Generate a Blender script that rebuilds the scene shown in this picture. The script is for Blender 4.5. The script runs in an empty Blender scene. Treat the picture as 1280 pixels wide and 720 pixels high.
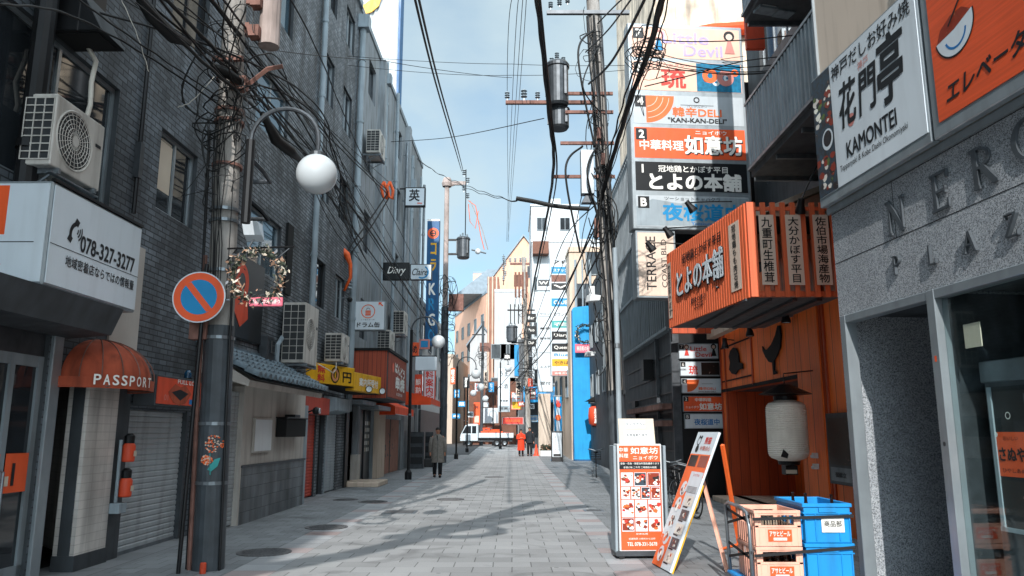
import bpy, math, random
from mathutils import Matrix, Vector, noise
random.seed(7)
R_ = math.radians
scene = bpy.context.scene
col = scene.collection
# ------------------------------------------------------------------ camera
PITCH = math.atan(180/960)
cam_d = bpy.data.cameras.new('camera'); cam = bpy.data.objects.new('camera', cam_d); col.objects.link(cam)
cam_d.sensor_width = 36; cam_d.lens = 27; cam_d.clip_start = .05; cam_d.clip_end = 2000
cam.location = (0, 0, 1.6); cam.rotation_euler = (math.pi/2 + PITCH, 0, 0)
scene.camera = cam
# ------------------------------------------------------------------ light
SUN_EL, SUN_AZ = 31.0, 5.5            # sun behind the camera, a little to the left
sd = bpy.data.lights.new('sun', 'SUN'); sd.energy = 3.3; sd.angle = R_(.5); sd.color = (1, .965, .925)
sun = bpy.data.objects.new('sun', sd); col.objects.link(sun); sun.location = (-10, -40, 40)
el, az = R_(SUN_EL), R_(SUN_AZ)
travel = Vector((math.sin(az)*math.cos(el), math.cos(az)*math.cos(el), -math.sin(el)))
sun.rotation_euler = travel.to_track_quat('-Z', 'Y').to_euler()
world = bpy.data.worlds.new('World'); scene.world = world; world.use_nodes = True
wt = world.node_tree; wn = wt.nodes; wl = wt.links
bg = wn['Background']
sky = wn.new('ShaderNodeTexSky'); sky.sky_type = 'NISHITA'; sky.sun_disc = False
sky.sun_elevation = el; sky.sun_rotation = math.pi + az      # direction the sun stands in
sky.air_density = .8; sky.dust_density = .15; sky.ozone_density = 2.5
tc = wn.new('ShaderNodeTexCoord'); mp = wn.new('ShaderNodeMapping'); mp.inputs['Scale'].default_value = (1.5, 1.5, 2.6); mp.inputs['Location'].default_value = (.35, .1, .2)
wl.new(tc.outputs['Generated'], mp.inputs['Vector'])
nz = wn.new('ShaderNodeTexNoise'); nz.inputs['Scale'].default_value = 1.7; nz.inputs['Detail'].default_value = 7; nz.inputs['Roughness'].default_value = .52
wl.new(mp.outputs['Vector'], nz.inputs['Vector'])
rp = wn.new('ShaderNodeValToRGB'); rp.color_ramp.elements[0].position = .17; rp.color_ramp.elements[1].position = .58
rp.color_ramp.elements[0].color = (0, 0, 0, 1); rp.color_ramp.elements[1].color = (.88, .88, .88, 1)
wl.new(nz.outputs['Fac'], rp.inputs['Fac'])
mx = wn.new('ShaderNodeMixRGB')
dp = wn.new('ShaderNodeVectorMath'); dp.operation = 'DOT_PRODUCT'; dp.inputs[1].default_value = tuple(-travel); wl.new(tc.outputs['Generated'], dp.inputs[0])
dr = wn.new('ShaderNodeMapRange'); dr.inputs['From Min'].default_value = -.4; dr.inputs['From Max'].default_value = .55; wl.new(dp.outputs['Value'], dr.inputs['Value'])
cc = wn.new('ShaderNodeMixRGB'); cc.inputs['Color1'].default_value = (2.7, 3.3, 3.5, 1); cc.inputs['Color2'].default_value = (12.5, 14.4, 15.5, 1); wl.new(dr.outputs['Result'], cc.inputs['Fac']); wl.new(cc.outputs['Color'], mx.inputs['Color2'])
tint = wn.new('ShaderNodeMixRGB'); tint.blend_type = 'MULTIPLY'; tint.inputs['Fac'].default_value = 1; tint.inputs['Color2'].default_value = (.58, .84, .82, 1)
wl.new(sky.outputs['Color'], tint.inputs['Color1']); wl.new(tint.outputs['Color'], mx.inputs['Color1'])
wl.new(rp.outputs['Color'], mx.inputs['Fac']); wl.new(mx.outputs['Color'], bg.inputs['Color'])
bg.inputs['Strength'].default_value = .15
vs = scene.view_settings; vs.view_transform = 'Standard'; vs.look = 'None'; vs.gamma = 1; vs.exposure = .74; vs.use_curve_mapping = False

# ------------------------------------------------------------------ picture measurements -> metres
CF, CS = math.cos(PITCH), math.sin(PITCH)
def ray(px, py):
    a, b = (px-640)/960, (360-py)/960
    return a, CF - b*CS, CS + b*CF
def at(px, py, Y):
    d = ray(px, py); t = Y/d[1]; return Vector((d[0]*t, Y, 1.6 + d[2]*t))
def wall_y(px, py, x0, Y0=0, k=0):
    d = ray(px, py); t = (x0-k*Y0)/(d[0]-k*d[1]); return at(px, py, d[1]*t)
def lw(u, out=0, z=0): return Vector((-5.3 + .0156*u + out, u, z))   # a point on the left frontage
def gz(y):                                                           # the street climbs gently at the far end
    t = min(1, max(0, (y-36)/34)); return .42*t*t*(3-2*t)

# ------------------------------------------------------------------ materials
def lin(h):
    h = h.lstrip('#'); o = []
    for i in (0, 2, 4):
        c = int(h[i:i+2], 16)/255; o.append(c/12.92 if c <= .04045 else ((c+.055)/1.055)**2.4)
    return tuple(o)
MATS = {}
def mat(name, c, rough=.6, metal=0, var=.14, vs=2.5, dirt=0, bump=0, bs=60, spec=.4):
    if isinstance(c, str): c = lin(c)
    m = bpy.data.materials.new(name); m.use_nodes = True; MATS[name] = m
    n, l = m.node_tree.nodes, m.node_tree.links
    p = n['Principled BSDF']; p.inputs['Roughness'].default_value = rough; p.inputs['Metallic'].default_value = metal
    p.inputs['Specular IOR Level'].default_value = spec
    t = n.new('ShaderNodeTexCoord')
    def noise_(scale, detail=5, vec=None):
        q = n.new('ShaderNodeTexNoise'); q.inputs['Scale'].default_value = scale; q.inputs['Detail'].default_value = detail
        l.new(vec or t.outputs['Object'], q.inputs['Vector']); return q
    a = n.new('ShaderNodeMixRGB'); q = noise_(vs)
    a.inputs['Color1'].default_value = tuple(x*(1-var) for x in c)+(1,); a.inputs['Color2'].default_value = tuple(min(1, x*(1+var)) for x in c)+(1,)
    k = n.new('ShaderNodeMapRange'); k.inputs['From Min'].default_value = .3; k.inputs['From Max'].default_value = .7
    l.new(q.outputs['Fac'], k.inputs['Value']); l.new(k.outputs['Result'], a.inputs['Fac'])
    out = a.outputs['Color']
    if dirt:
        mp = n.new('ShaderNodeMapping'); mp.inputs['Scale'].default_value = (5, 5, .55); l.new(t.outputs['Object'], mp.inputs['Vector'])
        q2 = noise_(1.3, 8, mp.outputs['Vector']); k2 = n.new('ShaderNodeMapRange')
        k2.inputs['From Min'].default_value = .48; k2.inputs['From Max'].default_value = .72; k2.inputs['To Max'].default_value = dirt
        l.new(q2.outputs['Fac'], k2.inputs['Value'])
        b = n.new('ShaderNodeMixRGB'); b.inputs['Color2'].default_value = (c[0]*.28+.008, c[1]*.25+.007, c[2]*.22+.006, 1)
        l.new(k2.outputs['Result'], b.inputs['Fac']); l.new(out, b.inputs['Color1']); out = b.outputs['Color']
        r = n.new('ShaderNodeMapRange'); r.inputs['To Min'].default_value = max(.05, rough-.12); r.inputs['To Max'].default_value = min(1, rough+.2)
        l.new(q2.outputs['Fac'], r.inputs['Value']); l.new(r.outputs['Result'], p.inputs['Roughness'])
    l.new(out, p.inputs['Base Color'])
    if bump:
        q3 = noise_(bs, 4); bp = n.new('ShaderNodeBump'); bp.inputs['Strength'].default_value = bump; bp.inputs['Distance'].default_value = .02
        l.new(q3.outputs['Fac'], bp.inputs['Height']); l.new(bp.outputs['Normal'], p.inputs['Normal'])
    return m
def nodes_of(m): return m.node_tree.nodes, m.node_tree.links, m.node_tree.nodes['Principled BSDF']
def brick_mat(name, c1, c2, mortar, w=.24, h=.075, ms=.007, rough=.7, bump=.5, off=.5, dirt=True):
    m = bpy.data.materials.new(name); m.use_nodes = True; MATS[name] = m
    n, l, p = nodes_of(m); p.inputs['Roughness'].default_value = rough
    t = n.new('ShaderNodeTexCoord'); b = n.new('ShaderNodeTexBrick'); b.offset = off
    l.new(t.outputs['UV'], b.inputs['Vector'])
    for k, v in (('Scale', 1), ('Mortar Size', ms), ('Mortar Smooth', .15), ('Bias', 0), ('Brick Width', w), ('Row Height', h)): b.inputs[k].default_value = v
    b.inputs['Color1'].default_value = (*lin(c1), 1); b.inputs['Color2'].default_value = (*lin(c2), 1); b.inputs['Mortar'].default_value = (*lin(mortar), 1)
    q = n.new('ShaderNodeTexNoise'); q.inputs['Scale'].default_value = .9; q.inputs['Detail'].default_value = 8; l.new(t.outputs['UV'], q.inputs['Vector'])
    k = n.new('ShaderNodeMapRange'); k.inputs['From Min'].default_value = .3; k.inputs['From Max'].default_value = .7; k.inputs['To Min'].default_value = .55; k.inputs['To Max'].default_value = 1.35
    l.new(q.outputs['Fac'], k.inputs['Value'])
    mp = n.new('ShaderNodeMapping'); mp.inputs['Scale'].default_value = (2.6, .28, 1); l.new(t.outputs['UV'], mp.inputs['Vector'])
    q2 = n.new('ShaderNodeTexNoise'); q2.inputs['Scale'].default_value = 1; q2.inputs['Detail'].default_value = 9; l.new(mp.outputs['Vector'], q2.inputs['Vector'])
    k2 = n.new('ShaderNodeMapRange'); k2.inputs['From Min'].default_value = .35; k2.inputs['From Max'].default_value = .68; k2.inputs['To Min'].default_value = 1.35; k2.inputs['To Max'].default_value = .5; l.new(q2.outputs['Fac'], k2.inputs['Value'])
    kk = n.new('ShaderNodeMath'); kk.operation = 'MULTIPLY'; l.new(k.outputs['Result'], kk.inputs[0]); l.new(k2.outputs['Result'], kk.inputs[1])
    mu = n.new('ShaderNodeMixRGB'); mu.blend_type = 'MULTIPLY'; mu.inputs['Fac'].default_value = 1
    l.new(b.outputs['Color'], mu.inputs['Color1']); l.new(kk.outputs[0], mu.inputs['Color2']); l.new(mu.outputs['Color'], p.inputs['Base Color'])
    bp = n.new('ShaderNodeBump'); bp.inputs['Strength'].default_value = bump; bp.inputs['Distance'].default_value = .01; bp.invert = True
    l.new(b.outputs['Fac'], bp.inputs['Height']); l.new(bp.outputs['Normal'], p.inputs['Normal'])
    return m
def granite(name, base, dark, light, sc=130, rough=.4):
    m = bpy.data.materials.new(name); m.use_nodes = True; MATS[name] = m
    n, l, p = nodes_of(m); p.inputs['Roughness'].default_value = rough
    t = n.new('ShaderNodeTexCoord'); v = n.new('ShaderNodeTexVoronoi'); v.inputs['Scale'].default_value = sc; l.new(t.outputs['Object'], v.inputs['Vector'])
    r = n.new('ShaderNodeValToRGB'); r.color_ramp.interpolation = 'CONSTANT'; e = r.color_ramp.elements
    e[0].position = 0; e[0].color = (*dark, 1); e[1].position = .34; e[1].color = (*base, 1); x = e.new(.72); x.color = (*light, 1)
    l.new(v.outputs['Color'], r.inputs['Fac'])
    q = n.new('ShaderNodeTexNoise'); q.inputs['Scale'].default_value = 1.2; q.inputs['Detail'].default_value = 8; l.new(t.outputs['Object'], q.inputs['Vector'])
    k = n.new('ShaderNodeMapRange'); k.inputs['To Min'].default_value = .6; k.inputs['To Max'].default_value = 1.3; l.new(q.outputs['Fac'], k.inputs['Value'])
    mu = n.new('ShaderNodeMixRGB'); mu.blend_type = 'MULTIPLY'; mu.inputs['Fac'].default_value = 1
    l.new(r.outputs['Color'], mu.inputs['Color1']); l.new(k.outputs['Result'], mu.inputs['Color2']); l.new(mu.outputs['Color'], p.inputs['Base Color'])
    return m
def paving(name, c, w, h, joint=.018, faint=.45, stagger=.5, red=0, speck=220, rough=.75):
    """blocks in rows across the street: dark joints along it, faint joints across it"""
    m = bpy.data.materials.new(name); m.use_nodes = True; MATS[name] = m
    n, l, p = nodes_of(m); p.inputs['Roughness'].default_value = rough
    t = n.new('ShaderNodeTexCoord'); s = n.new('ShaderNodeSeparateXYZ'); l.new(t.outputs['UV'], s.inputs[0])
    def M(op, a, b=None, c_=None):
        k = n.new('ShaderNodeMath'); k.operation = op
        for i, v in enumerate((a, b, c_)):
            if v is None: continue
            if isinstance(v, (int, float)): k.inputs[i].default_value = v
            else: l.new(v, k.inputs[i])
        return k.outputs[0]
    wob = n.new('ShaderNodeTexNoise'); wob.inputs['Scale'].default_value = 2.0; wob.inputs['Detail'].default_value = 3; l.new(t.outputs['UV'], wob.inputs['Vector'])
    wv = M('MULTIPLY', M('SUBTRACT', wob.outputs['Fac'], .5), .02)
    v = M('DIVIDE', M('ADD', s.outputs['Y'], wv), h); row = M('FLOOR', v); fv = M('FRACT', v)
    u = M('ADD', M('DIVIDE', M('ADD', s.outputs['X'], wv), w), M('MULTIPLY', M('MODULO', row, 2), stagger)); fu = M('FRACT', u); cl = M('FLOOR', u)
    lu = M('LESS_THAN', M('MINIMUM', fu, M('SUBTRACT', 1, fu)), joint/w/2)
    lv = M('LESS_THAN', M('MINIMUM', fv, M('SUBTRACT', 1, fv)), joint/h/2)
    line = M('MAXIMUM', lu, M('MULTIPLY', lv, faint))
    cb = n.new('ShaderNodeCombineXYZ'); l.new(cl, cb.inputs[0]); l.new(row, cb.inputs[1])
    wn_ = n.new('ShaderNodeTexWhiteNoise'); wn_.noise_dimensions = '2D'; l.new(cb.outputs[0], wn_.inputs['Vector'])
    big = n.new('ShaderNodeTexNoise'); big.inputs['Scale'].default_value = .55; big.inputs['Detail'].default_value = 9; big.inputs['Roughness'].default_value = .62; l.new(t.outputs['UV'], big.inputs['Vector'])
    sp = n.new('ShaderNodeTexNoise'); sp.inputs['Scale'].default_value = speck; sp.inputs['Detail'].default_value = 2; l.new(t.outputs['UV'], sp.inputs['Vector'])
    g = M('ADD', M('ADD', .42, M('MULTIPLY', wn_.outputs['Value'], .24)), M('ADD', M('MULTIPLY', big.outputs['Fac'], .55), M('MULTIPLY', M('SUBTRACT', sp.outputs['Fac'], .5), .9)))
    g = M('MULTIPLY', g, M('SUBTRACT', 1, M('MULTIPLY', line, .6)))
    # round dark gum spots and stains
    vo = n.new('ShaderNodeTexVoronoi'); vo.inputs['Scale'].default_value = 1.6; l.new(t.outputs['UV'], vo.inputs['Vector'])
    st = n.new('ShaderNodeTexNoise'); st.inputs['Scale'].default_value = .9; st.inputs['Detail'].default_value = 6; st.inputs['Distortion'].default_value = 1.2; l.new(t.outputs['UV'], st.inputs['Vector'])
    stm = n.new('ShaderNodeMapRange'); stm.inputs['From Min'].default_value = .56; stm.inputs['From Max'].default_value = .74; stm.inputs['To Max'].default_value = .5; l.new(st.outputs['Fac'], stm.inputs['Value']); g = M('MULTIPLY', g, M('SUBTRACT', 1, stm.outputs['Result']))
    gum = M('LESS_THAN', vo.outputs['Distance'], .05); g = M('MULTIPLY', g, M('SUBTRACT', 1, M('MULTIPLY', gum, .35)))
    mu = n.new('ShaderNodeMixRGB'); mu.blend_type = 'MULTIPLY'; mu.inputs['Fac'].default_value = 1; mu.inputs['Color1'].default_value = (*c, 1); l.new(g, mu.inputs['Color2'])
    o = mu.outputs['Color']
    if red:
        rr = M('LESS_THAN', M('MODULO', M('ADD', row, 1000), red), .5); x = n.new('ShaderNodeMixRGB'); x.inputs['Color2'].default_value = (.30, .12, .085, 1)
        l.new(M('MULTIPLY', rr, .33), x.inputs['Fac']); l.new(o, x.inputs['Color1']); o = x.outputs['Color']
    l.new(o, p.inputs['Base Color'])
    bp = n.new('ShaderNodeBump'); bp.inputs['Strength'].default_value = .35; bp.inputs['Distance'].default_value = .01
    hgt = M('SUBTRACT', M('MULTIPLY', sp.outputs['Fac'], .35), line); l.new(hgt, bp.inputs['Height']); l.new(bp.outputs['Normal'], p.inputs['Normal'])
    return m
def wood(name, c, plank=.3, axis='X', gap=.012, rough=.5, dark=.3, grain=1.0):
    m = bpy.data.materials.new(name); m.use_nodes = True; MATS[name] = m
    if isinstance(c, str): c = lin(c)
    n, l, p = nodes_of(m); p.inputs['Roughness'].default_value = rough
    t = n.new('ShaderNodeTexCoord'); s = n.new('ShaderNodeSeparateXYZ'); l.new(t.outputs['UV'], s.inputs[0])
    def M(op, a, b=None):
        k = n.new('ShaderNodeMath'); k.operation = op
        for i, v in enumerate((a, b)):
            if v is None: continue
            if isinstance(v, (int, float)): k.inputs[i].default_value = v
            else: l.new(v, k.inputs[i])
        return k.outputs[0]
    a = M('DIVIDE', s.outputs[axis], plank); fr = M('FRACT', a); ids = M('FLOOR', a)
    line = M('LESS_THAN', fr, gap/plank)
    mp = n.new('ShaderNodeMapping'); mp.inputs['Scale'].default_value = (34, 1.3, 1) if axis == 'X' else (1.3, 34, 1); l.new(t.outputs['UV'], mp.inputs['Vector'])
    q = n.new('ShaderNodeTexNoise'); q.inputs['Scale'].default_value = 1; q.inputs['Detail'].default_value = 6; l.new(mp.outputs['Vector'], q.inputs['Vector'])
    w = n.new('ShaderNodeTexWhiteNoise'); w.noise_dimensions = '1D'; l.new(ids, w.inputs['W'])
    big = n.new('ShaderNodeTexNoise'); big.inputs['Scale'].default_value = 1.4; big.inputs['Detail'].default_value = 6; l.new(t.outputs['UV'], big.inputs['Vector'])
    g = M('ADD', M('ADD', .35, M('MULTIPLY', q.outputs['Fac'], .75*grain)), M('ADD', M('MULTIPLY', w.outputs['Value'], .22), M('MULTIPLY', big.outputs['Fac'], .3)))
    g = M('MULTIPLY', g, M('SUBTRACT', 1, M('MULTIPLY', line, 1-dark*.5)))
    mu = n.new('ShaderNodeMixRGB'); mu.blend_type = 'MULTIPLY'; mu.inputs['Fac'].default_value = 1; mu.inputs['Color1'].default_value = (*c, 1); l.new(g, mu.inputs['Color2'])
    l.new(mu.outputs['Color'], p.inputs['Base Color'])
    bp = n.new('ShaderNodeBump'); bp.inputs['Strength'].default_value = .3; bp.inputs['Distance'].default_value = .006; l.new(M('SUBTRACT', M('MULTIPLY', q.outputs['Fac'], .3), line), bp.inputs['Height']); l.new(bp.outputs['Normal'], p.inputs['Normal'])
    return m
def photo_mat(name, cols, sc=14):
    """a printed food picture: patches of several inks"""
    m = bpy.data.materials.new(name); m.use_nodes = True; MATS[name] = m
    n, l, p = nodes_of(m); p.inputs['Roughness'].default_value = .35
    t = n.new('ShaderNodeTexCoord'); q = n.new('ShaderNodeTexNoise'); q.inputs['Scale'].default_value = sc; q.inputs['Detail'].default_value = 4; q.inputs['Distortion'].default_value = .8
    l.new(t.outputs['UV'], q.inputs['Vector'])
    r = n.new('ShaderNodeValToRGB'); e = r.color_ramp.elements
    N = len(cols)
    for i, c in enumerate(cols):
        pos = .3 + .4*i/(N-1)
        x = e[0] if i == 0 else e[1] if i == N-1 else e.new(pos)
        x.position = pos; x.color = (*lin(c), 1)
    l.new(q.outputs['Fac'], r.inputs['Fac']); l.new(r.outputs['Color'], p.inputs['Base Color'])
    return m
def glass_mat(name, c=(.9, .95, .95), rough=.02):
    m = bpy.data.materials.new(name); m.use_nodes = True; MATS[name] = m
    n, l = m.node_tree.nodes, m.node_tree.links
    n.remove(n['Principled BSDF']); o = n['Material Output']
    tr = n.new('ShaderNodeBsdfTransparent'); tr.inputs[0].default_value = (*c, 1); gl = n.new('ShaderNodeBsdfGlossy'); gl.inputs['Roughness'].default_value = rough
    mx = n.new('ShaderNodeMixShader')
    mx.inputs[0].default_value = .045; l.new(tr.outputs[0], mx.inputs[1]); l.new(gl.outputs[0], mx.inputs[2]); l.new(mx.outputs[0], o.inputs['Surface'])
    return m

paving('street_blocks', (.335, .338, .338), .47, .36, joint=.014, faint=.22)
paving('walk_tiles', (.25, .265, .275), .3, .3, joint=.010, faint=.8, stagger=.5)
paving('strip_tiles', (.38, .39, .40), 5, .45, joint=.012, faint=1, stagger=0, red=4)
paving('border_tiles', (.24, .25, .26), 1.2, .6, joint=.012, faint=1, stagger=0)
mat('asphalt', (.055, .057, .06), .85, var=.25, vs=6, bump=.4, bs=200)
mat('manhole', (.12, .12, .123), .55, .4, var=.3, vs=30, bump=.6, bs=90)
brick_mat('dark_brick', '#5f676e', '#434a50', '#23282c', w=.24, h=.08, ms=.009)
brick_mat('mid_brick', '#757b80', '#52585d', '#272c2f', w=.24, h=.08, ms=.011)
brick_mat('granite_tile', '#6b7073', '#555a5d', '#36393b', w=.42, h=.21, ms=.005, rough=.5, bump=.3)
brick_mat('cream_tile', '#cdb9a2', '#c6b29b', '#a89883', w=1.9, h=3.2, ms=.012, rough=.6, bump=.2, off=0)
brick_mat('white_tile', '#c3beb8', '#bdb8b2', '#aca7a1', w=.3, h=.1, ms=.005, rough=.4, bump=.15, off=0)
granite('nero_granite', (.31, .335, .36), (.11, .12, .13), (.46, .48, .5), 135, .4)
mat('grey_render', '#868c90', .85, dirt=.75, var=.2, vs=.5, bump=.3, bs=40)
mat('plaster', '#b3aea7', .8, dirt=.35, var=.16, vs=1, bump=.2)
mat('cream_wall', '#c3b5a6', .7, dirt=.4, var=.06, vs=.6)
mat('peach_wall', '#d8ab92', .8, dirt=.2, var=.08, vs=.2)
mat('white_wall', '#b7bcbf', .7, dirt=.22, var=.06, vs=.2)
mat('beige_wall', '#c6b3a1', .8, dirt=.4, var=.1, vs=.4)
mat('pink_rib', '#9a6f5f', .8, dirt=.3)
mat('brown_roof', '#6d4a3c', .8, var=.2)
mat('roof_slate', '#7e8c96', .7, var=.15)
mat('dark_wall', '#3c4145', .6, dirt=.3, var=.25)
mat('black_metal', '#17181a', .45, .3, var=.3)
mat('near_black', '#0c0d0e', .8, var=.2)
mat('dark_steel', '#4a4e52', .45, .6, var=.25, vs=6)
mat('steel', '#7f868b', .38, .7, var=.18, vs=4, dirt=.3)
mat('letter_metal', '#5d6368', .4, .6, var=.15, vs=6, dirt=.2)
mat('alu', '#9aa3a8', .35, .6, var=.1, vs=4, dirt=.2)
mat('grey_paint', '#7d868b', .5, dirt=.45)
mat('pipe_grey', '#8b979e', .5, dirt=.45, var=.12)
mat('pole_concrete', '#938f8a', .8, dirt=.65, var=.25, vs=3, bump=.25, bs=50)
mat('pole_pink', '#998b85', .75, dirt=.6, var=.2)
mat('rust_pink', '#7a574d', .75, dirt=.6, var=.25, vs=8)
mat('pole_wrap', '#40464b', .5, dirt=.5, var=.3, vs=4)
mat('rubber', '#101112', .6, var=.3, vs=20)
mat('cable_grey', '#3b3e41', .6, var=.2)
mat('white_cable', '#c9c4ba', .6)
mat('white_plastic', '#cfd3d4', .4, dirt=.15, var=.05)
mat('ac_white', '#b7b3ac', .5, dirt=.5, var=.1)
mat('ac_dark', '#2c2f31', .6)
mat('sign_white', '#c9d2d8', .32, dirt=.12, var=.05, vs=1.2)
mat('sign_cream', '#d4bfae', .35, dirt=.1, var=.05)
mat('panel_peach', '#dfb7a2', .4, dirt=.12, var=.06)
mat('panel_grey', '#aeb6bb', .4, dirt=.15, var=.06)
mat('paper', '#c4b8a6', .6, var=.06)
mat('ink', '#15171a', .5, var=.1)
mat('ink_white', '#e2e0da', .5, var=.04)
mat('orange_sign', '#e2582a', .4, dirt=.12, var=.08)
mat('red_orange', '#cf4a2b', .5, dirt=.3, var=.12)
mat('red_ink', '#c2362a', .5)
mat('orange_ink', '#e4662f', .45)
mat('lilac_ink', '#a99bd0', .5)
mat('blue_ink', '#1c6fae', .45)
mat('pink_ink', '#c07c74', .5)
mat('sign_blue', '#1380b4', .4, var=.1)
mat('deep_blue', '#0d4f7c', .45, dirt=.35, var=.14)
mat('wall_blue', '#0d8fc9', .55, dirt=.15, var=.07)
mat('teal_photo', '#0d6a8c', .35, var=.35, vs=9)
mat('panel_black', '#16191c', .35, var=.1)
mat('yellow', '#d9a21c', .45, dirt=.3, var=.1)
mat('pink_panel', '#d4677a', .4)
mat('teal_panel', '#3f9a98', .4)
mat('red_fabric', '#a34a30', .8, dirt=.75, var=.18, vs=4)
mat('orange_fabric', '#d9481d', .75, dirt=.2, var=.12)
mat('shutter_grey', '#a4aaad', .45, .2, dirt=.35, var=.08)
mat('shutter_red', '#b03c26', .5, .1, dirt=.35, var=.1)
mat('shutter_white', '#9aa2a6', .5, .1, dirt=.3, var=.08)
mat('tile_blue', '#57666f', .45, dirt=.5, var=.3, vs=6)
mat('skin', '#a8735a', .6); mat('hair', '#141110', .6)
mat('coat_grey', '#77716a', .9, var=.2, vs=14, bump=.3, bs=120); mat('trousers', '#15161a', .85); mat('coat_red', '#df3c1c', .8, var=.12)
mat('jacket_dark', '#1b2026', .85); mat('leather', '#0f0f10', .45)
mat('crate_pink', '#e4ab95', .5, dirt=.35, var=.06); mat('crate_blue', '#1486c9', .45, dirt=.35, var=.08)
mat('bottle', '#1a0d07', .15, spec=.6); mat('strap', '#17181b', .7)
mat('truck_white', '#b9c3c8', .3, dirt=.15, var=.05); mat('tyre', '#121213', .85)
mat('cone', '#e04a28', .55)
mat('lantern_paper', '#e6dfd4', .75, var=.07, vs=4, dirt=.15)
mat('globe', '#b4babd', .25, var=.03, spec=.5)
mat('leaf', '#3a4236', .8, var=.35, vs=15); mat('bow', '#c9bfae', .7, var=.2, vs=9); mat('pampas', '#a3826c', .9, var=.2, vs=20)
mat('blue_light', '#123f5a', .2, spec=.6)
mat('orange_cord', '#dd5a22', .55, var=.15, vs=9)
mat('glaze', (.018, .022, .026), .04, var=.3, vs=1.5, spec=.6)
mat('glaze_blue', (.04, .075, .1), .05, var=.3, vs=1.2, spec=.7)
mat('soffit', '#54575a', .7, dirt=.3)
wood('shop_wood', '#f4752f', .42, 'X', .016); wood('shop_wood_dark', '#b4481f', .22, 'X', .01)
wood('batten_wood', '#d9663c', 5, 'X', 0, grain=.8); wood('old_boards', '#94412a', .13, 'X', .01, rough=.75, dark=.1); wood('red_wood_sign', '#cf4f24', 5, 'Y', 0, grain=1.1)
photo_mat('food_red', ['#7a2c16', '#d06a30', '#b83a1c', '#e09850', '#c64a24', '#e2bd8a', '#8a9a3a', '#8f2f16'], 26)
photo_mat('food_green', ['#e8e6d8', '#5f7f3a', '#d9d2a8', '#3a5a34', '#d7733a', '#9ab068', '#f0eee2'], 24)
photo_mat('food_dark', ['#161616', '#4a2c1c', '#d4702f', '#2a6a80', '#ecdcc2', '#7a3a1c', '#2a1a12'], 17)
photo_mat('food_wide', ['#2c4656', '#b8c0c0', '#b87a42', '#f0dcb8', '#8b5428', '#d9924a', '#f2e8d6', '#c9813f', '#33241c'], 14)
photo_mat('food_plate', ['#d8d2c8', '#c9c4bc', '#a5502a', '#dcd4c8', '#d98a3c', '#b8b4ae', '#55702f', '#d0c9c0'], 15)
photo_mat('food_rice', ['#2a2320', '#8a5a34', '#efe8da', '#c9442a', '#e8dcc4', '#3a2a20', '#6f8a3a'], 18)
photo_mat('food_noodle', ['#1d1a1a', '#c67a32', '#e8c27a', '#8a3a1c', '#f0e8dc', '#b03a22', '#2c2220'], 21)
glass_mat('shop_glass')

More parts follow.
